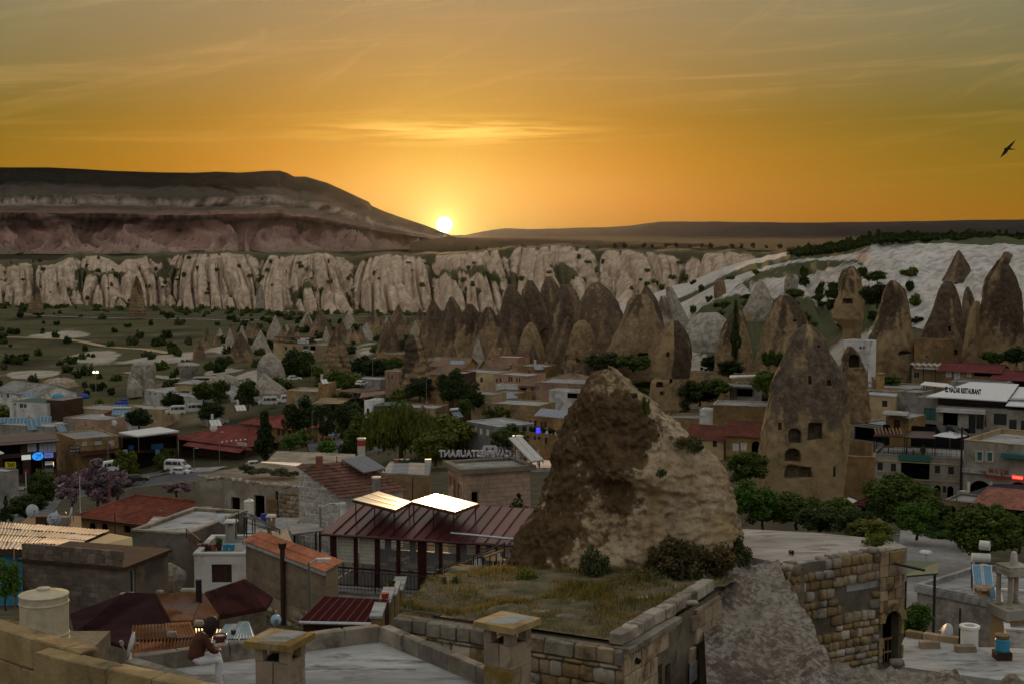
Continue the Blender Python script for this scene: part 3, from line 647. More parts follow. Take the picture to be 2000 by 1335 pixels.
def carve(o,d,cuts,ky,rmax):
 mb=MB()
 for c in cuts:
  x0,x1=sorted((Fr.xat(c[0],d,zat(c[3],d)),Fr.xat(c[2],d,zat(c[3],d))));z1,z0=zat(c[1],d),zat(c[3],d);dep=c[5]if len(c)>5 else.5
  cx,cz=(x0+x1)/2,(z0+z1)/2;hit,loc,nn,ii=o.ray_cast(Vector((cx-o.location.x,-rmax*3,cz-o.location.z)),Vector((0,1,0)))
  y=loc.y if hit else 0
  n=8;r=(x1-x0)/2
  if len(c)>4 and c[4]:poly=[(x0,z0)]+[(cx-r*math.cos(math.pi*i/n),z1-r*.9+r*.9*math.sin(math.pi*i/n))for i in range(n+1)]+[(x1,z0)]
  else:k=(x1-x0)*.08;poly=[(x0+k,z0),(x0,z0+k),(x0+k,z1-k),(x0+2*k,z1),(x1-k,z1-k*.5),(x1,z0+k)]
  s_=1 if sum((poly[i][0]*poly[(i+1)%len(poly)][1]-poly[(i+1)%len(poly)][0]*poly[i][1])for i in range(len(poly)))>0 else-1
  if s_<0:poly=poly[::-1]
  mb.M=Matrix.Translation((-o.location.x,0,-o.location.z));mb.prism(poly,y-rmax*.6,y+dep);mb.M=None
 cm=mb.mesh('cutter');bm=bmesh.new();bm.from_mesh(cm);bmesh.ops.recalc_face_normals(bm,faces=bm.faces[:]);bm.to_mesh(cm);bm.free()
 co=bpy.data.objects.new('cutter',cm);COL.objects.link(co);co.location=o.location
 md=o.modifiers.new('caves','BOOLEAN');md.operation='DIFFERENCE';md.solver='EXACT';md.object=co
 bpy.context.view_layer.update();dg=bpy.context.evaluated_depsgraph_get()
 new=bpy.data.meshes.new_from_object(o.evaluated_get(dg));old=o.data
 if len(new.polygons)>20:o.modifiers.clear();o.data=new
 else:o.modifiers.clear()
 bpy.data.objects.remove(co)
m_rock=rock_material('rock_tuff',(.34,.245,.14),(.22,.15,.08),(.052,.037,.024),(.05,.055,.025),.16,(1,1,.35))
m_rockw=rock_material('rock_white',(.46,.43,.37),(.34,.305,.25),(.10,.08,.06),(.05,.055,.025),.14,(1,1,.5))
m_rockd=rock_material('rock_dark',(.28,.20,.125),(.19,.13,.078),(.068,.048,.032),(.05,.055,.025),.14,(1,1,.3))
def leaf_mat(name,a,b,rough=.75):
 m=bpy.data.materials.new(name);m.use_nodes=True;t=NT(m.node_tree);bs=t.n['Principled BSDF']
 pos=t.node('ShaderNodeNewGeometry',0);n=t.noise(pos,1.1,4,.7);rd=t.node('ShaderNodeObjectInfo',5)
 ri=t.node('ShaderNodeNewGeometry',8)
 c=t.mix(t.smooth(n,.3,.7),a,b);c=t.mix(1,c,t.ramp(rd,[(0,(.75,.8,.75)),(1,(1.25,1.2,1.1))]),'MULTIPLY');c=t.mix(1,c,t.ramp(ri,[(0,(.6,.65,.6)),(1,(1.4,1.35,1.2))]),'MULTIPLY')
 t.put(bs.inputs['Base Color'],c);bs.inputs['Roughness'].default_value=rough;bs.inputs['Specular IOR Level'].default_value=.2
 tr=t.node('ShaderNodeBsdfTranslucent',i_0=c);mx=t.n.new('ShaderNodeMixShader');mx.inputs[0].default_value=.22
 out=[q for q in t.n if q.type=='OUTPUT_MATERIAL'][0];t.l.new(bs.outputs[0],mx.inputs[1]);t.l.new(tr,mx.inputs[2]);t.l.new(mx.outputs[0],out.inputs[0])
 return m
l_mid=leaf_mat('leaf_green',(.042,.072,.010),(.085,.125,.02));l_dark=leaf_mat('leaf_dark',(.018,.036,.008),(.042,.066,.014));l_yel=leaf_mat('leaf_yellow_green',(.075,.10,.012),(.15,.165,.026))
l_bright=leaf_mat('leaf_bright',(.042,.10,.014),(.085,.16,.026));l_dry=leaf_mat('leaf_dry',(.055,.045,.018),(.12,.09,.04));l_lilac=leaf_mat('blossom_lilac',(.20,.12,.19),(.36,.25,.33));l_olive=leaf_mat('leaf_olive',(.05,.06,.03),(.10,.11,.055))
def crown(kind,seed,n=2600,leaf=.09):
 r=np.random.RandomState(seed);C=[]
 nc={'round':40,'willow':46,'poplar':34,'cone':44,'shrub':18,'loose':30,'wide':46}[kind]
 for i in range(nc):
  while True:
   p=r.uniform(-1,1,3)
   q=np.linalg.norm(p)
   if q<1 and q>.30*r.rand():break
  z=p[2]
  if kind in('round','loose','wide'):c=(p[0]*.8,p[1]*.8,1+z*.84);cr=r.uniform(.2,.4)if kind!='loose' else r.uniform(.10,.26)
  elif kind=='willow':c=(p[0]*.8,p[1]*.8,1.25+z*.6);cr=r.uniform(.2,.34)
  elif kind=='poplar':h=r.rand();w=math.sin(min(h*1.1+.12,1)*math.pi)**.6;c=(p[0]*.55*w,p[1]*.55*w,h*1.95+.02);cr=r.uniform(.12,.24)
  elif kind=='cone':h=r.rand()**1.4;w=(1-h)*.9+.04;an=r.rand()*6.283;rd=w*r.rand()**.5;c=(rd*math.cos(an),rd*math.sin(an),h*1.9+.05);cr=.10+.16*(1-h)
  else:c=(p[0]*.8,p[1]*.8,.5+z*.45);cr=r.uniform(.22,.42)
  C.append((*c,cr))
 C=np.array(C);wts=C[:,3]**2;k=r.choice(len(C),n,p=wts/wts.sum())
 d=r.normal(size=(n,3));d/=np.linalg.norm(d,axis=1)[:,None];rad=r.rand(n)**.42
 ctr=C[k,:3]+d*(C[k,3]*rad)[:,None]
 if kind=='willow':ctr[:,2]-=np.abs(r.normal(size=n))*.22*(np.hypot(ctr[:,0],ctr[:,1])>.3);ctr[:,2]=np.maximum(ctr[:,2],.03)
 u=r.normal(size=(n,3));u/=np.linalg.norm(u,axis=1)[:,None]
 nn=d*.6+r.normal(size=(n,3))*.6+np.array([0,0,.35]);v=np.cross(nn,u);v/=np.linalg.norm(v,axis=1)[:,None]+1e-6;u=np.cross(v,nn);u/=np.linalg.norm(u,axis=1)[:,None]+1e-6
 s=leaf*r.uniform(.6,1.5,n)[:,None];ea,eb=s,s*.62
 if kind=='willow':u=np.tile([0,0,-1.0],(n,1))+r.normal(size=(n,3))*.12;ea,eb=s*1.2,s*.42
 co=np.stack([ctr-u*ea,ctr-v*eb+u*ea*.1,ctr+u*ea,ctr+v*eb+u*ea*.1],1).reshape(-1,3)
 me=bpy.data.meshes.new('crown');me.vertices.add(len(co));me.vertices.foreach_set('co',co.ravel());idx=np.arange(len(co),dtype=np.int32)
 me.loops.add(len(co));me.loops.foreach_set('vertex_index',idx);me.polygons.add(n);me.polygons.foreach_set('loop_start',np.arange(0,len(co),4,dtype=np.int32));me.update();me.validate()
 return me
CROWN={}
def crown_mesh(kind,seed,n,leaf,m):
 key=(kind,seed,n,leaf,m.name)
 if key not in CROWN:me=crown(kind,seed,n,leaf);me.materials.append(m);CROWN[key]=me
 return CROWN[key]
def trunk_mesh(seed):
 key=('trunk',seed)
 if key not in CROWN:
  r=random.Random(seed);mb=MB();p=Vector((0,0,-.15));pts=[p]
  for i in range(4):p=p+Vector((r.uniform(-.05,.05),r.uniform(-.05,.05),.32));pts.append(p)
  mb.tube(pts,[.075,.062,.055,.042,.02],7)
  for i in range(7):
   b=pts[r.choice((2,3,4))];a=r.uniform(0,6.28);e=b+Vector((math.cos(a)*.5,math.sin(a)*.5,r.uniform(.3,.7)));mb.tube([b,b.lerp(e,.5)+Vector((0,0,-.05)),e],[.032,.022,.006],5)
  CROWN[key]=mb.mesh('trunk',m_bark,True)
 return CROWN[key]
def tree(name,label,loc,h,w,kind='round',m=None,cat='tree',trunk=.22,n=2200,leaf=.075,seed=None,group=None,rz=None):
 m=m or l_mid;seed=seed or(1+R.randrange(3))
 t=thing(name,label,cat,loc,R.uniform(0,6.28)if rz is None else rz,group)
 c=obj('crown',crown_mesh(kind,seed,n,leaf,m),t);hb=h*trunk;zs=(h-hb)/2.0
 c.location=(0,0,hb);c.scale=(w/2,w/2,zs)
 if trunk>0:k=obj('trunk',trunk_mesh(seed),t);k.scale=(w*.5,w*.5,(hb+zs*.9)/1.3)
 return t
def shrub(label,loc,h,w,m=None,cat='shrub',n=420,leaf=.16,seed=None,group=None,name='shrub',kind='shrub'):
 o=obj(name,crown_mesh(kind,seed or 1+R.randrange(4),n,leaf,m or l_mid));tag(o,label,cat,group)
 o.location=(loc[0],loc[1],loc[2]-h*.06);o.scale=(w/2,w/2,h/(1.05 if kind=='shrub' else 2));o.rotation_euler=(0,0,R.uniform(0,6.28));return o
def dish(label,loc,r=.45,rz=0,tilt=.6,m=None,group='satellite dishes on the roofs',h=.5):
 t=thing('satellite_dish',label,'satellite dish',loc,rz,group)
 prof_=[(r*i/6,.22*r*(i/6)**2)for i in range(1,7)];mb=MB();mb.M=Matrix.Translation((0,0,h))@Matrix.Rotation(math.pi/2-tilt*.5,4,'X')
 mb.lathe(prof_+[(r*.97,.22*r+.02)],18);mb.build('reflector',m or m_dish,t,True)
 a=MB();a.M=mb.M;a.tube([(0,-r*.9,.2*r),(0,-r*.1,r*.95)],.018,5).cyl((0,-.05,r*.85),(0,.04,r*1.05),.045,n=7);a.build('receiver_arm',m_steel,t)
 MB().cyl((0,.08,0),(0,.08,h+.05),.03,n=6).build('mast',m_steel,t);return t
def solar(label,loc,rz=0,n=2,w=1.0,l=1.9,tilt=.62,tank='lying',pm=None,group='solar water heaters on the roofs',tm=None,sc=1):
 t=thing('solar_heater',label,'solar heater',loc,rz,group);t.scale=(sc,)*3
 W=n*w;c,s=math.cos(tilt)*l,math.sin(tilt)*l;z0=.25;fb=MB()
 for i in range(n):
  x0=-W/2+i*w+.03;x1=x0+w-.06
  p=MB().slab([(x0,-c/2,z0),(x1,-c/2,z0),(x1,c/2,z0+s),(x0,c/2,z0+s)],.08).build('panel_tray',m_steel,t)
  g=.05;k=g*math.tan(tilt);MB().slab([(x0+g,-c/2+g,z0+k+.012),(x1-g,-c/2+g,z0+k+.012),(x1-g,c/2-g,z0+s-k+.012),(x0+g,c/2-g,z0+s-k+.012)],.01).build('panel_glass',pm or m_sol,p)
 for x in(-W/2+.1,W/2-.1):
  fb.cyl((x,c/2,0),(x,c/2,z0+s-.08),.03,n=5).cyl((x,-c/2,0),(x,-c/2,z0-.08),.03,n=5).cyl((x,-c/2,.1),(x,c/2,z0+s-.3),.02,n=5).cyl((x,c/2+.5,0),(x,c/2+.45,z0+s+.1),.03,n=5)
 fb.build('stand',m_black,t)
 if tank=='lying':MB().cyl((-W*.48,c/2+.3,z0+s+.38),(W*.48,c/2+.3,z0+s+.38),.28,n=14).build('storage_tank',tm or m_tank,t,False)
 elif tank=='two':
  MB().cyl((-W*.45,c/2+.3,z0+s+.38),(W*.45,c/2+.3,z0+s+.38),.28,n=14).build('storage_tank',tm or m_tank,t)
  MB().cyl((-W*.05,c/2+.5,z0+s+1.15),(W*.42,c/2+.3,z0+s+1.15),.3,n=14).build('feed_tank',tm or m_tank,t)
 elif tank=='upright':
  MB().cyl((-.3,c/2+.55,0),(-.3,c/2+.55,z0+s+1.3),.32,n=14).build('storage_tank',tm or m_tank,t)
 return t
def lamp(label,loc,h=7,arm=1.1,rz=0,m=None,heads=1,lit=None,group='street lamps'):
 t=thing('street_lamp',label,'street lamp',loc,rz,group);MB().cyl((0,0,-.3),(0,0,h),.085,.05,7).build('pole',m or m_steel,t)
 for i in range(heads):
  s=1 if i==0 else-1
  MB().tube([(0,0,h-.1),(s*arm*.5,0,h+.12),(s*arm,0,h+.1)],.04,5).build('arm',m or m_steel,t);MB().box(s*arm-.28,-.12,h+.0,s*arm+.28,.12,h+.12).build('lamp_head',lit or m_tank,t)
 return t
def post(label,name,cat,loc,h,r=.05,m=None,group=None):
 o=MB().cyl((0,0,-.3),(0,0,h),r,r*.8,7).build(name,m or m_steel);o.location=loc;return tag(o,label,cat,group)
def chimney(label,loc,w=.6,h=1.4,m=None,rz=0,pot=False,cap=True,group='chimneys on the roofs',capm=None):
 t=thing('chimney',label,'chimney',loc,rz,group);a=w/2;mb=MB().box(-a,-a,-.1,a,a,h-.28)
 for x in(-a,a-.12):
  for y in(-a,a-.12):mb.box(x,y,h-.28,x+.12,y+.12,h)
 mb.build('shaft',m or m_tan,t)
 if cap:MB().hexa([(-a-.08,-a-.08,h),(a+.08,-a-.08,h),(a+.08,a+.08,h),(-a-.08,a+.08,h),(-a-.02,-a-.02,h+.1),(a+.02,-a-.02,h+.1),(a+.02,a+.02,h+.1),(-a-.02,a+.02,h+.1)]).build('cap',capm or m or m_tan,t)
 return t
def pipe_stack(label,loc,r=.16,h=1.8,m=None,band=None,name='flue',cat='chimney',group='chimneys on the roofs'):
 t=thing(name,label,cat,loc,0,group);MB().lathe([(r,0),(r,h)],14).build('shaft',m or m_steel,t,False);MB().lathe([(r*1.12,h+.002),(r*1.15,h+.08),(r*.9,h+.1)],14).build('cap',m_tank,t)
 if band:MB().lathe([(r*1.06,h*.72),(r*1.06,h*.97)],14).build('collar',band,t)
 return t
def water_tank(label,loc,r=.5,h=1.4,m=None,lying=False,rz=0,group='water tanks on the roofs',name='water_tank'):
 t=thing(name,label,'water tank',loc,rz,group)
 pr=[(r,0),(r,h*.12),(r*1.03,h*.14),(r,h*.17),(r,h*.22),(r*1.03,h*.24),(r,h*.27),(r,h*.76),(r*1.03,h*.78),(r,h*.81),(r,h*.9),(r*1.03,h*.905),(r*1.03,h*.925),(r*.97,h*.93),(r*.5,h*.985),(r*.2,h),(.01,h)]
 mb=MB()
 if lying:mb.M=Matrix.Translation((0,0,r))@Matrix.Rotation(math.pi/2,4,'Y')@Matrix.Translation((0,0,-h/2))
 mb.lathe(pr,28);mb.build('tank_body',m or m_tank,t,False)
 if not lying:MB().lathe([(r*.28,h-.01),(r*.28,h+.035),(r*.05,h+.05)],16).build('lid',m or m_tank,t)
 return t
def sheet(label,quad,m,t=.05,name='awning',cat='awning',posts=(),pm=None,corr=0,zf=None,group=None):
 q=[Vector(p)for p in quad];c=q[0].copy();th=thing(name,label,cat,c,0,group);l=[p-c for p in q]
 if corr:
  b=MB();sheet_plane(b,l[0],l[1],l[2],l[3],corr,corr*.16);b.build('corrugated_sheet',m,th)
 else:MB().slab(l,t).build('cover',m,th)
 for(a,b_)in posts:
  p=l[0].lerp(l[1],a).lerp(l[3].lerp(l[2],a),b_);MB().cyl((p.x,p.y,(zf-c.z)if zf is not None else p.z-2.4),(p.x,p.y,p.z-t),.06,n=5).build('post',pm or m_black,th)
 return th
def umbrella(label,loc,r=1.4,h=2.4,m=None,open_=True,group='parasols on the terraces',n=8):
 t=thing('parasol',label,'parasol',loc,0,group);MB().cyl((0,0,0),(0,0,h),.03,n=6).build('pole',m_steel,t)
 if open_:MB().lathe([(r,h-.55),(r*.97,h-.5),(r*.5,h-.18),(.03,h+.02)],n,cap=False).build('canopy',m or m_canvas,t)
 else:MB().lathe([(.12,h-1.5),(.16,h-1.0),(.09,h-.4),(.02,h)],8).build('canopy',m or m_canvas,t)
 return t
def sign(label,fr,px0,py0,px1,py1,m,text=None,tm=None,y=-.08,t=.06,name='sign',size=.62,two=None,rot=0,shape=None,th=None,fill=.9):
 x0,z1=fr.at(px0,py0,y);x1,z0=fr.at(px1,py1,y);w,h=x1-x0,z1-z0
 o=thing(name,label,'sign',fr.w_(x0,y,z0),fr.rz)
 if shape=='drop':
  a=[(w/2+w/2*math.cos(i*math.pi/8)*(1 if abs(i-8)>3 else 1.15),h/2+h/2*math.sin(i*math.pi/8))for i in range(16)];MB().prism(a,-t,0).build('board',m,o)
 elif m is not None:MB().box(0,-t,0,w,0,h).build('board',m,o)
 lines=[text]if two is None else[text,two]
 for i,s_ in enumerate(lines):
  if not s_:continue
  lh=h/len(lines);lettering(s_,tm or m_tank,o,w*fill,lh*size,(w/2,-t-.012,h-lh*(i+.5)))
 return o
def lettering(s,m,parent,w,h,c,mirror=False,depth=.01,name='lettering',bold=0):
 cu=bpy.data.curves.new('lettering','FONT');cu.body=s;cu.align_x='CENTER';cu.align_y='CENTER';cu.extrude=.02;cu.offset=bold;cu.resolution_u=2
 tmp_=bpy.data.objects.new('tmp',cu);COL.objects.link(tmp_);bpy.context.view_layer.update()
 me=bpy.data.meshes.new_from_object(tmp_.evaluated_get(bpy.context.evaluated_depsgraph_get()));bpy.data.objects.remove(tmp_);me.materials.clear();me.materials.append(m)
 co=np.empty(len(me.vertices)*3);me.vertices.foreach_get('co',co);co=co.reshape(-1,3);mn,mx=co.min(0),co.max(0);cc=(mn+mx)/2
 co=(co-cc)*np.array([w/max(mx[0]-mn[0],.01),h/max(mx[1]-mn[1],.01),depth/.02]);me.vertices.foreach_set('co',co.ravel());me.update()
 o=obj(name,me,parent);o.location=c;o.rotation_euler=(math.pi/2,0,math.pi if mirror else 0);return o
def railing(label,pts,h=.95,m=None,step=.18,name='railing',group=None,r=.012,top=.025,spike=False):
 c=Vector(pts[0]);t=thing(name,label,'railing',c,0,group);m=m or m_black;me={}
 bar=MB().cyl((0,0,.02),(0,0,1),r,n=5,cap=False).mesh('baluster',m)
 for i in range(len(pts)-1):
  a,b=Vector(pts[i])-c,Vector(pts[i+1])-c;up=Vector((0,0,h));L=(b-a).length
  MB().cyl(a+up,b+up,top,n=6).build('top_rail',m,t);MB().cyl(a+up*.12,b+up*.12,top*.7,n=5).build('bottom_rail',m,t)
  for p in(a,b):MB().cyl(p,p+up*1.05,top*1.3,n=6).build('post',m,t)
  for k in range(1,max(2,int(L/step))):o=obj('baluster',bar,t);o.location=a.lerp(b,k/max(2,int(L/step)));o.scale=(1,1,h)
 return t
def vehicle(label,loc,rz,kind='van',body=None,name=None,cat=None,group='vehicles parked in the town'):
 body=body or m_tank;van=kind=='van';L,W,H=(5.6,1.95,2.45)if van else(4.3,1.72,1.45)
 t=thing(name or('minibus' if van else 'parked_car'),label,cat or('minibus' if van else 'car'),loc,rz,group)
 if van:side=[(-L/2,.35),(L/2-.1,.35),(L/2,.75),(L/2-.12,1.05),(L/2-.75,1.3),(L/2-1.45,2.2),(L/2-1.9,H),(-L/2+.3,H),(-L/2+.05,H-.25)]
 else:side=[(-L/2,.3),(L/2-.05,.3),(L/2,.6),(L/2-.15,.78),(L/2-1.15,.92),(L/2-1.8,H-.04),(L/2-2.1,H),(-L/2+1.0,H),(-L/2+.55,H-.1),(-L/2+.15,.95),(-L/2,.8)]
 def shell(poly,y0,y1):
  mb=MB();n=len(poly);zt=1.0 if not van else 1.15
  vs=[];
  for sgn in(-1,1):
   for x,z in poly:k=W/2-max(0,(z-zt))*(.22 if not van else.1);vs.append((x,sgn*k,z))
  mb.add(vs,[tuple(range(n-1,-1,-1)),tuple(range(n,2*n))]+[(i,(i+1)%n,n+(i+1)%n,n+i)for i in range(n)]);return mb
 b=shell(side,0,0).build('body',body,t)
 for s in(-1,1):
  k=W/2+.004;wins=[(-L/2+.3,-.95),(-.85,.35),(.45,L/2-1.55)]if van else[(-L/2+.75,-.32),(-.25,.75)]
  for a,c in wins:
   z0,z1=(1.38,2.1)if van else(.93,1.34);i0=W/2-max(0,z0-(1.15 if van else 1.0))*(.1 if van else.22)+.006;i1=W/2-max(0,z1-(1.15 if van else 1.0))*(.1 if van else.22)+.006
   MB().hexa([(a,s*i0,z0),(c,s*i0,z0),(c,s*(i0-.03),z0),(a,s*(i0-.03),z0),(a+.06,s*i1,z1),(c-(.3 if c>.6 else.05),s*i1,z1),(c-(.3 if c>.6 else.05),s*(i1-.03),z1),(a+.06,s*(i1-.03),z1)]).build('side_window',m_glass,t)
 if van:fw,rw=[(L/2-.79,1.36),(L/2-1.41,2.14)],[(-L/2+.02,1.4),(-L/2+.04,2.1)]
 else:fw,rw=[(L/2-1.2,.95),(L/2-1.75,H-.1)],[(-L/2+.2,1.0),(-L/2+.52,H-.14)]
 for q,o_,nm in((fw,.02,'windscreen'),(rw,-.02,'rear_window')):
  (xa,za),(xb,zb)=q;ka=W/2-.12;MB().hexa([(xa,-ka,za),(xa+o_,-ka,za+.01),(xa+o_,ka,za+.01),(xa,ka,za),(xb,-ka+.06,zb),(xb+o_,-ka+.06,zb+.01),(xb+o_,ka-.06,zb+.01),(xb,ka-.06,zb)]).build(nm,m_glass,t)
 for x in(-L/2+.95,L/2-.95):
  for s in(-1,1):
   w_=MB().cyl((x,s*(W/2-.2),.32),(x,s*(W/2+.015),.32),.33,n=14).build('wheel',m_black,t);MB().cyl((x,s*(W/2+.016),.32),(x,s*(W/2+.025),.32),.19,n=10).build('rim',m_steel,w_)
 for s in(-1,1):MB().box(L/2-.1,s*.72-.16,.72,L/2+.015,s*.72+.16,.9).build('headlight',m_tank,t);MB().box(-L/2-.015,s*.78-.08,.8,-L/2+.05,s*.78+.08,1.15).build('tail_light',m_red,t)
 MB().box(L/2-.1,-W/2+.05,.32,L/2+.06,W/2-.05,.52).build('bumper',m_black,t);MB().box(-L/2-.06,-W/2+.05,.32,-L/2+.1,W/2-.05,.52).build('bumper',m_black,t)
 return t
STONE={}
def stone_mesh(k,m,soft=.13):
 key=(k,m.name,soft)
 if key not in STONE:
  r=random.Random(k*7+3);bm=bmesh.new();bmesh.ops.create_cube(bm,size=1)
  bmesh.ops.bevel(bm,geom=bm.edges[:],offset=soft,segments=1,affect='EDGES',profile=.6)
  for v in bm.verts:v.co+=Vector((r.uniform(-1,1),r.uniform(-1,1),r.uniform(-1,1)))*soft*.42
  me=bpy.data.meshes.new('stone');bm.to_mesh(me);bm.free();me.materials.append(m);me.polygons.foreach_set('use_smooth',[soft>.1]*len(me.polygons));STONE[key]=me
 return STONE[key]
def stones(parent,w,h,ch,cw,mats,gap=.02,proud=.05,x0=0,z0=0,skip=None,topf=None,soft=.13,thick=.3,name='stone',jit=.25,M=None,limit=300,botf=None,seed=1):
 r=random.Random(seed);z=z0;n=0;q=M.to_quaternion()if M else None
 while z<z0+h-.05:
  hh=min(ch*r.uniform(1-jit,1+jit),z0+h-z);x=x0-r.uniform(0,cw*.5)
  while x<x0+w-.03:
   ww=cw*r.uniform(1-jit*1.7,1+jit*1.7);a,b=max(x,x0),min(x+ww,x0+w);x+=ww
   if b-a<.08:continue
   cx,cz=(a+b)/2,z+hh/2
   if(skip and skip(cx,cz,(b-a)/2,hh/2))or(topf and cz>topf(cx))or(botf and cz<botf(cx)):continue
   if n>=limit:return n
   o=obj(name,stone_mesh(r.randrange(6),r.choice(mats),soft),parent);p=Vector((cx,thick/2-proud*r.uniform(.3,1.4),cz));s=(b-a-gap,thick,hh-gap)
   o.location=M@p if M else p;o.scale=s
   e=Matrix.Rotation(r.uniform(-.02,.02),3,'Y').to_quaternion();o.rotation_mode='QUATERNION';o.rotation_quaternion=q@e if q else e;n+=1
  z+=hh
 return n
def runwall(parent,a,b,th,zt,zb,mats,bl=.6,ch=.42,gap=.012,name='block',seed=2,soft=.05,c=Vector((0,0,0)),jit=.15):
 a,b=Vector((a.x,a.y,0)),Vector((b.x,b.y,0));X=(b-a);L=X.length;X.normalize();rz=math.atan2(X.y,X.x);r=random.Random(seed);z=zt;k=0
 Y=Vector((-X.y,X.x,0))
 while z>zb+.02:
  h=min(ch,z-zb);x=-r.uniform(0,bl*.6)if k else 0
  while x<L-.02:
   w=bl*r.uniform(1-jit,1+jit);s,e=max(x,0),min(x+w,L);x+=w
   if e-s<.05:continue
   o=obj(name,stone_mesh(r.randrange(6),r.choice(mats),soft),parent);o.location=a+X*((s+e)/2)+Y*(th/2+r.uniform(-.008,.008))+Vector((0,0,z-h/2))-c;o.scale=(e-s-gap,th,h-gap);o.rotation_euler=(0,0,rz)
  z-=h;k+=1
 return L
m_yell=mat('yellow_tuff',[(.21,.145,.062),(.32,.235,.115)],2.2,.9,.5,bscale=14,dirt=(.075,.06,.035),dscale=1.6,rnd=.2)
m_lich=mat('lichen_tuff',[(.20,.13,.03),(.30,.20,.055)],3.0,.9,.5,bscale=16,dirt=(.30,.27,.22),dscale=1.5,rnd=.1)
m_rub=[mat('rubble_a',[(.20,.135,.06),(.31,.22,.11)],3,.95,.6,dirt=(.10,.08,.05),dscale=1.8,rnd=.3),mat('rubble_b',[(.30,.26,.20),(.42,.38,.31)],3,.95,.6,dirt=(.14,.12,.09),dscale=1.8,rnd=.3),mat('rubble_c',[(.23,.17,.10),(.33,.26,.17)],3,.95,.6,dirt=(.08,.07,.05),dscale=1.8,rnd=.3)]
m_mortar=mat('mortar',[(.15,.125,.085),(.22,.185,.13)],2.5,.97,.6,dirt=(.09,.085,.06),dscale=.9)
m_ash=[mat('ashlar_a',[(.30,.215,.13),(.38,.28,.18)],2.5,.93,.5,dirt=(.14,.10,.06),dscale=1.2,rnd=.2),mat('ashlar_b',[(.33,.25,.16),(.40,.32,.22)],2.5,.93,.5,dirt=(.17,.13,.09),dscale=1.2,rnd=.2)]
m_cap=mat('coping',[(.16,.14,.11),(.27,.24,.19)],2.5,.95,.5,dirt=(.09,.085,.07),dscale=1.2,rnd=.25)
m_cbl=mat('chimney_block',[(.27,.215,.145),(.36,.29,.21)],3,.93,.45,bscale=18,dirt=(.17,.14,.095),dscale=1.5,rnd=.15)
def terrace_walls():
 a,b=floor_at(62,1272,-5.2),floor_at(400,1345,-5.2);b=b+(b-a)*.25
 t=thing('parapet_wall','low wall of big yellow tuff blocks running along the bottom left edge, nearest the viewer','parapet',(a.x,a.y,-6.6))
 runwall(t,a,b,.26,-5.2,-6.6,[m_yell],.66,.42,seed=3,c=t.location)
 c,d=floor_at(-60,1208,-5.45),floor_at(157,1274,-5.45)
 t=thing('parapet_wall','yellow tuff block wall in front of the cream water tank, ending in a square block','parapet',(c.x,c.y,-6.9))
 runwall(t,c,d,.3,-5.45,-6.95,[m_yell],.7,.45,seed=5,c=t.location)
 MB().hexa([tuple(floor_at(-200,1300,-6.5))[:2]+(-7,),tuple(floor_at(63,1300,-6.5))[:2]+(-7,),tuple(floor_at(55,1420,-6.5))[:2]+(-7,),tuple(floor_at(-200,1420,-6.5))[:2]+(-7,),tuple(floor_at(-200,1300,-6.5)),tuple(floor_at(63,1300,-6.5)),tuple(floor_at(55,1420,-6.5)),tuple(floor_at(-200,1420,-6.5))]).build('terrace_floor',m_roofc,kind='structure')
terrace_walls()
ZR=-8.42
def flat_roof():
 zt=ZR+.34
 A,B,C_=floor_at(262,1281,zt),floor_at(742,1221,zt),floor_at(960,1311,zt);D_=floor_at(500,1352,zt)
 C_=B+(C_-B)*1.35;D_=A+(D_-A)*1.5
 t=thing('flat_roofed_house','big grey concrete roof with a low block parapet in the bottom centre','building',(B.x,B.y,-12.5));c=t.location
 def quad(pts,z):return[Vector((p.x,p.y,z))-c for p in pts]
 lo,hi=quad([D_,C_,B,A],ZR-.2),quad([D_,C_,B,A],ZR)
 MB().hexa(lo+hi).build('roof',m_roofc,t);MB().hexa(quad([D_,C_,B,A],-12.5)+quad([D_,C_,B,A],ZR-.203)).build('wall',m_mortar,t)
 for i,(p,q)in enumerate(((A,B),(B,C_),(D_,A))):
  runwall(t,p,q,.24 if i!=1 else.22,zt,ZR-.1,[m_cap],.85,.5,seed=11+i,c=c,soft=.04,name='parapet_block',jit=.3)
flat_roof()
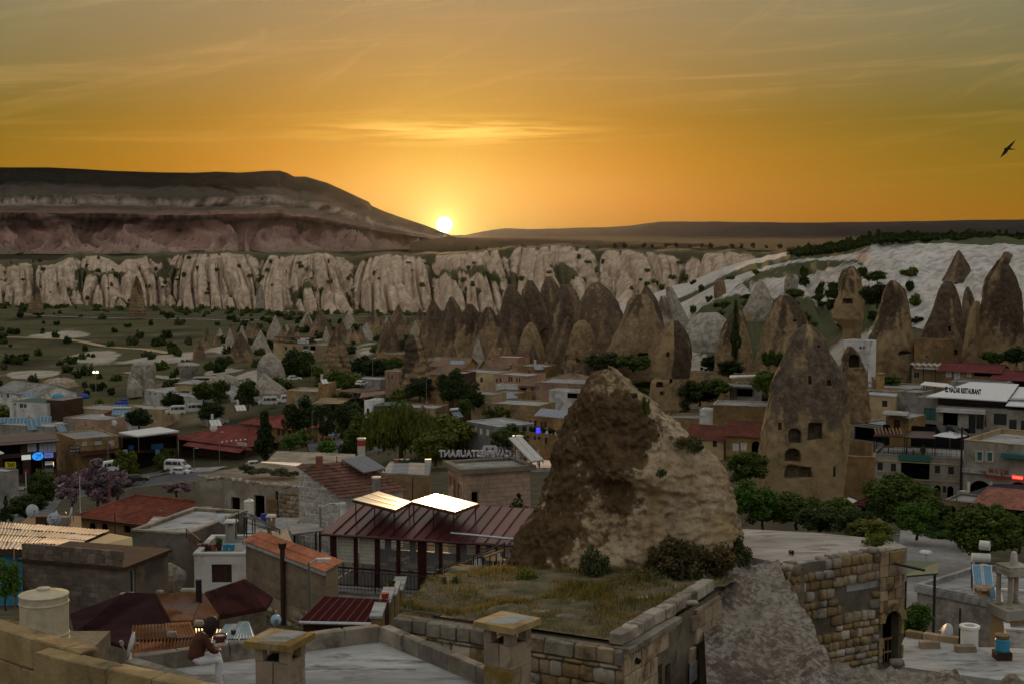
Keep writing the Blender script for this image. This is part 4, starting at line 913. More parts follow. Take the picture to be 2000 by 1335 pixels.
def big_chimney(label,px,d,pyt,s,rz,capm,lich):
 zt=zat(pyt,d);x=Fr.xat(px,d,zt);t=thing('chimney',label,'chimney',(x,d,ZR),rz);H=zt-ZR;a=s/2
 hc,ho=.15,.26;zc=H-hc;zo=zc-ho;k=zo;i=0
 while k>.02:
  h=min(.42,k);r=random.Random(i*3+int(px))
  if i%2==0:parts_=[(-a,-a,a*.1,a),(a*.1,-a,a,a)]
  else:parts_=[(-a,-a,a,-a*.05),(-a,-a*.05,a,a)]
  for j,(x0,y0,x1,y1)in enumerate(parts_):
   o=obj('block',stone_mesh(r.randrange(6),lich if(i==1 and j==0)else m_cbl,.03),t);o.location=((x0+x1)/2,(y0+y1)/2,k-h/2);o.scale=(x1-x0-.008+r.uniform(-.01,.01),y1-y0-.008,h-.008)
  k-=h;i+=1
 p=.17
 for sx in(-1,1):
  for sy in(-1,1):
   o=obj('corner_post',stone_mesh(3+sx+sy,m_cbl,.05),t);o.location=(sx*(a-p/2),sy*(a-p/2),zo+ho/2);o.scale=(p,p,ho)
 MB().box(-a+.1,-a+.1,zo-.3,a-.1,a-.1,zo+.01).build('flue',m_dark,t)
 e=a+.13;v=MB().hexa([(-e,-e,zc),(e,-e,zc),(e,e,zc),(-e,e,zc),(-e+.01,-e+.01,zc+hc*.72),(e-.01,-e+.01,zc+hc*.72),(e-.01,e-.01,zc+hc*.72),(-e+.01,e-.01,zc+hc*.72)]).build('cap_slab',capm,t)
 MB().hexa([(-e*.55,-e*.8,zc+hc*.722),(e*.5,-e*.5,zc+hc*.722),(e*.7,e*.85,zc+hc*.722),(-e*.3,e*.8,zc+hc*.722),(-e*.4,-e*.6,zc+hc*.9),(e*.4,-e*.3,zc+hc*.88),(e*.6,e*.75,zc+hc*.9),(-e*.2,e*.6,zc+hc*.92)]).build('mortar_patch',m_roofc,v)
 return t
big_chimney('squat stone chimney with a yellow lichen cap slab, right of the seated person',547,24.6,1238,.66,-.35,m_lich,m_lich)
big_chimney('tall stone chimney with a square tan cap slab, in front of the grassy stone house',991,24.2,1204,.60,-.62,m_yell,m_lich)
_p=P(88,1262,28.6);water_tank('cream ribbed water tank with a domed lid behind the yellow block wall',(_p.x,_p.y,_p.z),.485,zat(1150,28.6)-_p.z,flat('cream_tank',(.50,.45,.31),.45),group='water tanks')
MB().box(-1.2,-1.0,-3.0,1.0,1.2,0).build('tank_base',m_mortar,kind=None,loc=_p-Vector((0,0,.01)))
tag(bpy.data.objects['tank_base'],'rough mortar plinth under the cream water tank','plinth')
def person():
 m_sk=flat('skin',(.45,.28,.19),.6);m_sw=mat('brown_knit',[(.085,.032,.018),(.12,.048,.026)],9,.95,.4,rnd=0);m_tr=mat('white_cotton',[(.56,.58,.62),(.66,.68,.72)],5,.9,.3,rnd=0,big=.08);m_hair=mat('dark_hair',[(.012,.008,.006),(.03,.018,.012)],14,.6,.4,rnd=0,stretch=(1,1,.3))
 zs=ZR+.35;p=floor_at(382,1298,zs)
 rz=.42
 t=thing('person','person with dark hair in a brown sweater and white trousers sitting hunched on the parapet','person',(p.x,p.y,zs),rz)
 def skin(name,J,E,parent,m,sub=2):
  me=bpy.data.meshes.new(name);me.from_pydata([j[:3]for j in J],E,[]);o=bpy.data.objects.new('tmp',me);COL.objects.link(o)
  o.modifiers.new('s','SKIN');
  for i,j in enumerate(J):v=me.skin_vertices[0].data[i];r=j[3];v.radius=r if hasattr(r,'__len__')else(r,r);v.use_root=(i==0)
  sb=o.modifiers.new('u','SUBSURF');sb.levels=sub;sb.render_levels=sub;bpy.context.view_layer.update()
  nm=bpy.data.meshes.new_from_object(o.evaluated_get(bpy.context.evaluated_depsgraph_get()));bpy.data.objects.remove(o);nm.materials.clear();nm.materials.append(m);nm.polygons.foreach_set('use_smooth',[True]*len(nm.polygons));return obj(name,nm,parent)
 J=[(0,0,.10,.12),(.03,0,.26,.115),(.09,0,.42,.115),(.17,0,.56,.085),(.22,0,.63,.05),(.30,0,.71,.085),(.33,0,.79,.08),(.10,-.10,.10,.085),(.43,-.14,.10,.06),(.40,-.14,-.30,.042),(.52,-.15,-.36,.03),(.10,.10,.10,.085),(.46,.13,.12,.06),(.45,.14,-.28,.042),(.57,.15,-.35,.03),(.17,-.17,.52,.055),(.27,-.21,.30,.04),(.42,-.10,.26,.028),(.17,.17,.52,.055),(.28,.21,.31,.04),(.43,.10,.27,.028)]
 E=[(0,1),(1,2),(2,3),(3,4),(4,5),(5,6),(0,7),(7,8),(8,9),(9,10),(0,11),(11,12),(12,13),(13,14),(3,15),(15,16),(16,17),(3,18),(18,19),(19,20)]
 b=skin('body',J,E,t,m_sk)
 T=[(0,0,.10,.15),(.0,0,.16,.14),(.09,-.10,.10,.105),(.44,-.14,.10,.078),(.40,-.14,-.25,.058),(.41,-.14,-.36,.05),(.09,.10,.10,.105),(.47,.13,.12,.078),(.45,.14,-.22,.058),(.45,.14,-.35,.05)]
 skin('trousers',T,[(0,1),(0,2),(2,3),(3,4),(4,5),(0,6),(6,7),(7,8),(8,9)],t,m_tr)
 S=[(-.01,0,.08,(.15,.17)),(.01,0,.20,(.175,.165)),(.04,0,.32,(.18,.165)),(.09,0,.43,(.185,.165)),(.15,0,.53,(.15,.13)),(.19,0,.60,.07),(.15,-.17,.53,.08),(.27,-.24,.30,.062),(.40,-.12,.25,.048),(.15,.17,.53,.08),(.28,.24,.31,.062),(.41,.12,.26,.048)]
 skin('sweater',S,[(0,1),(1,2),(2,3),(3,4),(4,5),(4,6),(6,7),(7,8),(4,9),(9,10),(10,11)],t,m_sw)
 hb=MB();hb.M=Matrix.Translation((.265,0,.63))@Matrix.Rotation(.32,4,'Y');hb.lathe([(.07,-.13),(.105,-.06),(.125,.02),(.13,.1),(.125,.17),(.10,.235),(.06,.27),(.01,.285)],18);hb.build('hair',m_hair,t,True)
 for s in(-1,1):
  MB().lathe([(.01,-.02),(.05,.0),(.055,.03),(.03,.07),(.01,.08)],10).build('shoe',m_canvas,t,True).location=(.45+(.05 if s>0 else 0),.145*s,-.38)
  f_=MB()
  for k in range(4):f_.tube([(.44,s*(.085-.014*k),.262),(.48-.004*k,s*(.06-.016*k),.252),(.485,s*(.03-.016*k),.235)],[.010,.009,.007],5)
  f_.tube([(.42,s*.07,.272),(.45,s*.04,.285),(.465,s*.02,.28)],[.011,.010,.008],5);f_.build('fingers',m_sk,b,True)
 fm=MB();fm.lathe([(.004,-.02),(.012,0),(.004,.02)],6,(.415,0,.755));fm.build('nose',m_sk,b,True)
 for s in(-1,1):MB().lathe([(.003,-.01),(.011,0),(.003,.01)],6,(.405,s*.032,.79)).build('eye',m_black,b)
person()
def shed_roof():
 z=-9.35;g=lambda x,y,dz=0:floor_at(x,y,z+dz)
 c=g(255,1290);t=thing('shed_roof','patchwork shed roof of rusty corrugated sheets behind the seated person','roof',(c.x,c.y,z))
 Q=[((255,1248),(326,1246),(322,1217),(258,1220),0),((326,1246),(386,1242),(372,1213),(322,1216),.02),((258,1283),(326,1280),(326,1246),(255,1249),-.06),((326,1280),(380,1277),(386,1243),(326,1247),-.04),((386,1262),(428,1262),(440,1228),(380,1226),.0),((408,1262),(470,1252),(474,1216),(440,1218),.05),((440,1246),(500,1246),(486,1212),(468,1212),.09)]
 for i,q in enumerate(Q):
  mb=MB();p=[g(x,y,q[4])-c for x,y in q[:4]];sheet_plane(mb,p[0],p[1],p[2],p[3],.075,.012)
  mb.build('corrugated_sheet',m_rust if i<4 else(flat('pale_blue_sheet',(.25,.36,.40),.6)if i>4 else m_zinc),t)
 a,b=g(254,1291),g(254,1250);e=MB()
 e.hexa([Vector((p.x,p.y,-13))-c for p in(g(250,1292),g(440,1275),g(470,1240),g(256,1250))]+[Vector((p.x,p.y,z-.12))-c for p in(g(250,1292),g(440,1275),g(470,1240),g(256,1250))]);e.build('wall',m_white,t)
 for x,y in((335,1238),(388,1216)):
  o=obj('stone',stone_mesh(2,m_rub[1]),None);o.location=g(x,y,.12);o.scale=(.22,.16,.14);tag(o,'grey stone weighing down the rusty sheets, left of the seated person' if x==335 else 'grey stone weighing down the sheets above the pot','stone')
 q=g(430,1258,.04);pt=thing('cooking_pot','dark red enamel pot with a white inside on the shed roof beside the person','pot',q)
 MB().lathe([(.10,0),(.11,.02),(.105,.12),(.15,.14),(.155,.24),(.145,.24),(.14,.16)],20,cap=False).build('pot_wall',flat('red_enamel',(.10,.012,.015),.3),pt,True);MB().lathe([(.145,.2),(.01,.19)],20,cap=False).build('pot_inside',m_tank,pt)
 q=g(456,1240,.06);o=MB().lathe([(.05,0),(.065,.13)],10).build('tin',flat('dark_tin',(.04,.02,.02),.5));o.location=q;tag(o,'small dark tin standing on the pale sheets behind the pot','tin')
 dish('grey satellite dish edge-on at the corner of the rusty shed',g(262,1284,-.35),.30,rz=-1.25,m=m_dish,h=.3)
shed_roof()
dish('round pale blue satellite dish on a pole above the squat chimney',P(539,1232,33),.13,rz=.25,tilt=.3,m=flat('blue_dish',(.28,.48,.62),.4),h=.28)
ZG=-10.45
def grassy_house():
 C_=floor_at(1219,1266,ZG);L_=floor_at(772,1200,ZG);Rr=floor_at(1407,1150,ZG)
 t=thing('stone_house','old stone house with wild grass growing on its roof, below the big rock','house',(L_.x,L_.y,ZG-5));c=t.location
 X=Vector((C_.x-L_.x,C_.y-L_.y,0));w=X.length;rz=math.atan2(X.y,X.x);M1=Matrix.Rotation(rz,4,'Z')
 b=MB();b.M=M1;b.box(0,.06,0,w,.5,4.98);b.build('mortar_core',m_mortar,t)
 old=t.rotation_euler
 stones(t,w,3.0,.33,.42,m_rub,proud=.07,z0=1.0,z0_=0 if False else 0,M=M1,seed=21)if False else stones(t,w,3.55,.33,.44,m_rub,proud=.07,z0=1.0,M=M1,seed=21)
 stones(t,w,.42,.42,.62,[m_cap,m_rub[2]],proud=.14,z0=4.56,M=M1,seed=5,soft=.10,thick=.5,name='coping_stone',jit=.25)
 X2=Vector((Rr.x-C_.x,Rr.y-C_.y,0));w2=X2.length;M2=Matrix.Translation(C_-c-Vector((0,0,5)))@Matrix.Rotation(math.atan2(X2.y,X2.x),4,'Z')
 f2=Fr.__new__(Fr);f2.o=Vector((C_.x,C_.y,ZG-5));f2.X=X2.normalized();f2.Y=Vector((-f2.X.y,f2.X.x,0))
 H=[]
 for q in((1284,1303,1297,1350),(1303,1300,1314,1350),(1359,1270,1371,1350),(1382,1256,1391,1345)):
  x0,z1=f2.at(q[0],q[1]);x1,z0=f2.at(q[2],q[3]);H.append((x0,max(z0,.3),x1,z1))
 b=MB();wall_holes(b,w2,4.95,H,M2@Matrix.Translation((0,.06,0)),rev=.3);b.build('mortar_face',m_mortar,t)
 for q in H:hole_back(t,*q,M=M2@Matrix.Translation((0,.2,0)),depth=1.0,name='window_opening')
 xa,xb=f2.at(1316,1250)[0],f2.at(1346,1250)[0]
 sk=lambda x,z,a,h:any(q[0]-a<x<q[2]+a and q[1]-h<z<q[3]+h for q in H)or xa-a<x<xb+a
 stones(t,w2,3.95,.40,.52,m_ash,gap=.018,proud=.04,z0=.9,M=M2,seed=8,soft=.05,jit=.16,skip=sk,thick=.22)
 b=MB();b.M=M2;b.box(xa,.25,0,xb,.5,4.6);b.build('recess',m_tan,t)
 b=MB();b.M=M2;b.box(0,-.16,4.86,xa+.2,.3,5.0);b.build('cornice',m_cap,t)
 b=MB();b.M=M2
 for i in range(int(xa/.16)):b.box(i*.16,-.13,4.77,i*.16+.08,.05,4.858)
 b.build('dentil_row',m_ash[0],t,kind='stuff')
 stones(t,w2-.3,.35,.35,.6,[m_cap,m_rub[1]],proud=.05,x0=.1,z0=5.0,M=M2@Matrix.Translation((0,.12,0)),seed=15,soft=.1,thick=.4,name='coping_stone')
 x0,z1=f2.at(1345,1297);x1,z0=f2.at(1357,1324);o=MB().box(0,-.07,0,x1-x0,-.03,z1-z0).build('plaque',flat('pale_plate',(.42,.47,.55),.5));o.location=f2.o+f2.X*x0+Vector((0,0,z0));o.rotation_euler=(0,0,math.atan2(f2.X.y,f2.X.x));tag(o,'small pale blank plate fixed beside the tall slit windows of the ashlar wall','plaque')
 q=floor_at(1204,1267,ZG-.32);o=MB().cyl((0,0,0),(.55,-.5,-.18),.075,n=10).build('drain_pipe',m_black);o.location=q;tag(o,'black drain pipe sticking out of the corner of the grassy stone house','pipe')
 nl,nr,fr_,fl=L_+Vector((.1,.2,.12)),C_+Vector((0,.25,.1)),floor_at(1440,1128,-10.5),floor_at(900,1092,-10.75)
 n=60;U,V=np.meshgrid(np.linspace(0,1,n),np.linspace(0,1,n))
 Q=[nl,nr,fl,fr_];W=[(1-U)*(1-V),U*(1-V),(1-U)*V,U*V]
 X,Y,Z=[sum(w_*p[i]for w_,p in zip(W,Q))for i in range(3)]
 Z=Z+fbm(X*.5,Y*.5,4,3)*.25*np.minimum(1,V*6)+.15*np.sin(V*math.pi)
 bank=obj('grassy_bank',grid_mesh('grassy_bank',X,Y,Z,mat('dry_soil',[(.10,.085,.05),(.20,.165,.10)],2.0,1,.6,rnd=0,dirt=(.06,.07,.025),dscale=.9)),kind='structure')
 r=np.random.RandomState(3);N=26000;u,v=r.rand(N),r.rand(N);k=(fbm(u*7,v*7,3,4)>-.22)&((v>.02));u,v=u[k],v[k];N=len(u)
 px_,py_=(np.clip((v*(n-1)).astype(int),0,n-1),np.clip((u*(n-1)).astype(int),0,n-1));B=np.stack([X[px_,py_]+r.normal(size=N)*.04,Y[px_,py_]+r.normal(size=N)*.04,Z[px_,py_]-.02],-1)
 big=np.clip(fbm(u*5,v*5,3,9)+.5,.15,1.2);h=r.uniform(.10,.34,N)*big;an=r.rand(N)*6.28;ln=r.uniform(.1,.6,N)*h;D=np.stack([np.cos(an)*ln,np.sin(an)*ln,h],-1);S=np.stack([-np.sin(an),np.cos(an),0*an],-1)*r.uniform(.006,.016,N)[:,None]
 co=np.stack([B-S,B+S,B+D*[[.5,.5,.62]]+S*.7,B+D],1).reshape(-1,3);me=bpy.data.meshes.new('grass');me.vertices.add(len(co));me.vertices.foreach_set('co',co.ravel());me.loops.add(len(co));me.loops.foreach_set('vertex_index',np.arange(len(co),dtype=np.int32));me.polygons.add(N);me.polygons.foreach_set('loop_start',np.arange(0,len(co),4,dtype=np.int32));me.update()
 me.materials.append(leaf_mat('wild_grass',(.08,.082,.016),(.30,.22,.07)));obj('grass',me,kind='stuff')
 for i,(x,y,w_,h_,m,lb)in enumerate([(1168,1132,1.2,1.1,l_olive,'dark green bush at the foot of the big rock, left of the pale patch'),(1312,1128,2.2,1.2,l_dry,'wide brown bush at the rock foot beside the grey roof'),(1380,1116,1.9,1.1,l_dry,'brown bush right of the widest bush by the grey roof'),(1432,1100,1.4,.95,l_olive,'rounded olive bush at the edge of the grey roof'),(1262,1146,1.3,.6,l_olive,'low green shrub below the brown bushes'),(1345,1135,.8,.35,l_dark,'low dark weeds above the ashlar wall'),(880,1152,.7,.45,l_olive,'green weeds beside the yellow flowers'),(1030,1140,1.0,.5,l_yel,'yellowish weeds at the left foot of the big rock')]):
  q=floor_at(x,y,-10.6);shrub(lb,q,h_,w_,m,'bush',3000,.06,name='bush')
 for i,(x,y,s)in enumerate([(1055,1195,.5),(1105,1205,.6),(1150,1196,.45),(1350,1176,.4),(1255,1168,.35),(1165,1150,.3)]):
  q=floor_at(x,y,-10.3);o=obj('boulder',stone_mesh(i%6,m_rub[1],.16));o.location=q;o.scale=(s,s*.6,s*.3);tag(o,'pale boulder in the roof grass, '+('nearest behind the tall chimney cap','widest, at the front wall edge','right of the widest boulder at the front edge','at the far end of the ashlar wall coping','halfway along the ashlar wall coping','in the middle of the grass')[i],'boulder','boulders in the roof grass')
 q=floor_at(868,1158,-10.9);o=shrub('clump of bright yellow flowers by the foot of the iron railing',q,.22,.45,leaf_mat('petal_yellow',(.5,.33,.01),(.65,.45,.02)),'flowers',260,.13,name='flowers')
grassy_house()
def big_rock():
 lev=[(714,1176,1203),(720,1166,1212),(732,1150,1224),(745,1143,1236),(760,1130,1250),(780,1122,1268),(800,1112,1290),(820,1102,1310),(840,1093,1332),(860,1086,1352),(880,1081,1382),(900,1076,1404),(925,1068,1416),(955,1056,1426),(985,1042,1434),(1010,1026,1441),(1040,1010,1450),(1075,998,1452),(1112,986,1440)]
 d=47.0;n,rows=260,210;zt=np.array([zat(q[0],d)for q in lev]);L=np.array([Fr.xat(q[1],d,z)for q,z in zip(lev,zt)]);Rr=np.array([Fr.xat(q[2],d,z)for q,z in zip(lev,zt)])
 zz=np.linspace(zt[0],zt[-1]-2.5,rows);l,r=np.interp(-zz,-zt,L),np.interp(-zz,-zt,Rr);cx,rad=(l+r)/2,(r-l)/2
 a=np.linspace(0,2*math.pi,n,endpoint=False);A,Z0=np.meshgrid(a,zz);ca,sa=np.cos(A),np.sin(A)
 P0=np.stack([cx[:,None]+rad[:,None]*ca,d+rad[:,None]*.85*sa,Z0],-1)
 nz=lambda s,k,o=4:np.array([0.0])
 n1=fbm(P0[...,0]*.45+P0[...,1]*.31,Z0*.55+P0[...,1]*.2,5,3);n2=fbm(P0[...,0]*1.5+Z0*.5,Z0*1.1-P0[...,1]*1.3,4,11);n3=fbm(P0[...,0]*5-P0[...,1]*3,Z0*5+P0[...,1]*2,3,21)
 g=np.clip(-(sa),0,1)
 led=np.sin(Z0*3.3+n1*3.0+P0[...,0]*.35);led=np.sign(led)*np.abs(led)**.5
 n4=fbm(P0[...,0]*9+P0[...,1]*5,Z0*9-P0[...,1]*6,3,41);off=.40*n1+.22*n2+.13*n3+.07*n4+.06*led*np.clip((P0[...,0]-2.2)/1.5,0,1)*g
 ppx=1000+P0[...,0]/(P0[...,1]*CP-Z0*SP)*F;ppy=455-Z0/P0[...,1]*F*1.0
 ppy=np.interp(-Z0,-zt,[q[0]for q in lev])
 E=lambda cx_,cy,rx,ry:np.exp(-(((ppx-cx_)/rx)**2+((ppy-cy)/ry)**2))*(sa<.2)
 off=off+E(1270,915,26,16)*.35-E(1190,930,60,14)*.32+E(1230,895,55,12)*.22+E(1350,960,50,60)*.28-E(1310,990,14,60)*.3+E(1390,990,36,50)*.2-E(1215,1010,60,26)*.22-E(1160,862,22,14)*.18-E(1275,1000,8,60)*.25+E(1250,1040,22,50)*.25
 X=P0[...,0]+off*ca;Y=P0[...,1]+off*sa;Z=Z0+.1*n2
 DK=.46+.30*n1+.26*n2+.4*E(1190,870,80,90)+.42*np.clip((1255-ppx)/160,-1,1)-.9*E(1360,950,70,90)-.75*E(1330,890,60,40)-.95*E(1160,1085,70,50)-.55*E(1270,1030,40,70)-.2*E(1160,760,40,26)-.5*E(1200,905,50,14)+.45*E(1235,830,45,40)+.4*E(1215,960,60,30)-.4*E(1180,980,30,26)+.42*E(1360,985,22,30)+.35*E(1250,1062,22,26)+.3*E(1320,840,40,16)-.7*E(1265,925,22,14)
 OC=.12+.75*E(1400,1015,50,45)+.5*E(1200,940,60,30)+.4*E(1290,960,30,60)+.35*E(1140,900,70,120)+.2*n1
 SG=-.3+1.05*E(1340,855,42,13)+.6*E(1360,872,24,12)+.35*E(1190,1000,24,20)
 base=Vector((cx[-1],d,zt[-1]))
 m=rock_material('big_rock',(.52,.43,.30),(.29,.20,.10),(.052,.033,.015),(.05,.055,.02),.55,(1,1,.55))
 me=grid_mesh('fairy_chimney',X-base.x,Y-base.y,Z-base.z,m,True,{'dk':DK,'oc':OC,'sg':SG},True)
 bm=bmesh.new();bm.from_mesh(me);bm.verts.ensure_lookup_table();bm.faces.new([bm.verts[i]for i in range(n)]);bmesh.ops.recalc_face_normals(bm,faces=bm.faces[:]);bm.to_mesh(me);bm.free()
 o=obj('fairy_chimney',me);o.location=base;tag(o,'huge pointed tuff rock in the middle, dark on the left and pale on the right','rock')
 for x,y,h,w,m_,lb,dd in((1262,792,.5,.32,l_yel,'small yellowish bush growing near the top of the big rock',45.8),(1345,858,.32,1.0,l_dry,'dry brown scrub along the right shoulder of the big rock',45.6),(1358,872,.35,.6,l_olive,'green scrub at the lower end of the rock shoulder',44.9),(1292,922,.28,.4,l_olive,'green tuft in the crack in the middle of the big rock',43.6),(1240,768,.2,.3,l_olive,'tiny tuft just under the top of the big rock',45.6)):
  shrub(lb,P(x,y+8,dd),h,w,m_,'bush',500,.11,name='bush')
big_rock()
def right_house():
 zt=-10.6;A=floor_at(1545,1103,zt);B=floor_at(1768,1068,zt);K=floor_at(1480,1076,zt)
 t=thing('stone_house','weathered rubble stone house with an arched doorway and a grey flat roof, right of centre','house',(A.x,A.y,zt-5));c=t.location
 X=Vector((B.x-A.x,B.y-A.y,0));w=X.length;M1=Matrix.Rotation(math.atan2(X.y,X.x),4,'Z');f=Fr.__new__(Fr);f.o=c.copy();f.X=X.normalized();f.Y=Vector((-f.X.y,f.X.x,0))
 x0,z1=f.at(1727,1194);x1,z0=f.at(1756,1296);xs=f.at(1716,1200)[0]
 M0=M1@Matrix.Translation((0,.05,0));b=MB();wall_holes(b,w,4.95,[(x0,z0,x1,z1,1)],M0,rev=.35);b.build('mortar_face',m_mortar,t);hole_back(t,x0,z0,x1,z1,M=M0@Matrix.Translation((0,.2,0)),depth=2.0)
 b=MB();b.M=M0
 for k in range(3):b.cyl((x0+.12+k*.16,.18,z0),(x0+.12+k*.16,.18,z0+.9),.02,n=5)
 b.box(x0,.15,z0+.85,x1-.15,.2,z0+.92).box(x0,.15,z0+.4,x1-.15,.2,z0+.46);b.build('gate',m_wood,t)
 prof_t=lambda x:4.97-.28*math.exp(-((x-1.0)/1.0)**2)+.05*math.sin(x*5)
 gone=lambda x,z,a,h:(x>xs-.1)or(fbm(np.array([x*.9]),np.array([z*.9]),3,5)[0]<-.28 and z<3.9 and x>.6)
 stones(t,xs,4.6,.29,.36,m_rub+[m_rub[0]],proud=.07,z0=.4,M=M1,seed=31,topf=prof_t,soft=.15,jit=.3,skip=gone,limit=290)
 dsk=lambda x,z,a,h:(x0-a*.8<x<x1+a*.8 and z0-h<z<z1+h)
 stones(t,w-xs,4.95,.42,.45,[m_yell,m_ash[0]],gap=.015,proud=.05,x0=xs,z0=0,M=M1,seed=9,soft=.05,jit=.15,skip=dsk,thick=.25,name='ashlar_block')
 arch=MB();arch.M=M1;r=(x1-x0)/2;zz=z1-r;cx_=(x0+x1)/2
 for i in range(9):
  a0,a1=math.pi*i/9+.01,math.pi*(i+1)/9-.01;ri,ro=r+.004,r+.26
  vb=MB();vb.M=M1;vb.prism([(cx_-ri*math.cos(a0),zz+ri*math.sin(a0)),(cx_-ro*math.cos(a0),zz+ro*math.sin(a0)),(cx_-ro*math.cos(a1),zz+ro*math.sin(a1)),(cx_-ri*math.cos(a1),zz+ri*math.sin(a1))],-.075,.2);vb.build('arch_stone',m_yell,t)
 X2=Vector((A.x-K.x,A.y-K.y,0));w2=X2.length;M2=Matrix.Translation(K-c-Vector((0,0,5)))@Matrix.Rotation(math.atan2(X2.y,X2.x),4,'Z')
 b=MB();b.M=M2;b.box(0,.06,0,w2,.5,4.9);b.build('side_core',m_mortar,t)
 stones(t,w2,4.9,.3,.42,[m_rub[2],m_rub[1]],proud=.07,M=M2,seed=6,soft=.12)
 top=[floor_at(x,y,zt)-c for x,y in((1470,1086),(1545,1100),(1690,1080),(1772,1066),(1742,1052),(1600,1038),(1448,1030),(1330,1045),(1360,1080))];n=len(top)
 MB().add([p+Vector((0,0,5-.03))*0+Vector((0,0,-.03))for p in top]+[p-Vector((0,0,1.2))for p in top],[tuple(range(n-1,-1,-1))if False else tuple(range(n))]+[(i,n+i,n+(i+1)%n,(i+1)%n)for i in range(n)]).build('roof',m_roofc,t)
 s2=Matrix.Translation((0,.1,0));stones(t,w-.2,.22,.22,.4,[m_cap,m_rub[1],m_cap],proud=.03,z0=4.86,M=M1@s2,seed=17,soft=.16,thick=.35,name='coping_stone',topf=lambda x:5.2-.3*math.exp(-((x-1.0)/1.0)**2))
 for x,y,sx,lb in((1703,1073,.32,'white boulder on the wall top beside the yellow shrub'),(1722,1072,.3,'rounded grey boulder on the wall top at the corner of the arched-door house'),(1537,1107,.34,'white block set in the wall edge under the grey roof')):
  o=obj('boulder',stone_mesh(4,m_rub[1],.2));o.location=floor_at(x,y,zt+.08);o.scale=(sx,sx*.8,sx*.6);tag(o,lb,'boulder')
 shrub('low yellow-green shrub on the wall top of the arched-door house',floor_at(1712,1062,zt),.38,1.25,l_yel,'shrub',1400,.07);shrub('tiny dry tuft on the grey roof',floor_at(1545,1081,zt),.16,.24,l_dry,'shrub',160,.2)
 q=f.w_(f.at(1742,1090)[0],-.1,f.at(1742,1098)[1]);o=MB().cyl((0,0,0),(.9,-.5,-.12),.045,n=8).build('gutter_spout',m_black);o.location=q;tag(o,'black gutter spout sticking out above the arched doorway','pipe')
 o=obj('boulder',stone_mesh(1,m_rub[1],.18));o.location=f.w_(f.at(1744,1290)[0],-.15,f.at(1744,1290)[1]);o.scale=(.5,.3,.26);tag(o,'pale slab lying at the foot of the arched doorway','boulder')
right_house()
def bank(name,corners,seed,amp,m,n=110,dk=.3):
 U,V=np.meshgrid(np.linspace(0,1,n),np.linspace(0,1,n));W=[(1-U)*(1-V),U*(1-V),(1-U)*V,U*V];Q=[P(*q)for q in corners]
 X,Y,Z=[sum(w_*p[i]for w_,p in zip(W,Q))for i in range(3)];e=np.minimum(1,np.minimum(V,1-V)*12)
 k=fbm(X*.6+seed,Y*.5+Z*.5,5,seed);Z=Z+k*amp+np.maximum(fbm(X*1.6,Y*1.4,3,seed+2),0)*amp*.8
 D=dk+fbm(X*.5,Y*.5+Z*.4,4,seed+5)*.5+.5*(.45-V)
 return obj(name,grid_mesh(name,X,Y,Z,m,True,{'dk':D,'oc':.1+.5*fbm(X*.4,Y*.4,3,seed+8),'sg':-.15+.5*np.clip(fbm(X*.8,Y*.8,3,seed+1),0,1)}),kind='structure')
m_bank=rock_material('bank_tuff',(.36,.345,.31),(.21,.17,.12),(.06,.045,.036),(.04,.045,.02),.9,(1,1,.6))
bank('tuff_bank',[(1385,1420,34),(1690,1420,35),(1370,1118,44.2),(1520,1100,45.5)],4,.45,m_bank,dk=.5)
bank('tuff_bank',[(1480,1420,35),(2120,1420,37),(1530,1288,45),(2100,1335,43)],9,.55,m_bank,dk=.5)
def zs_quad(pts):return[P(*p)for p in pts]
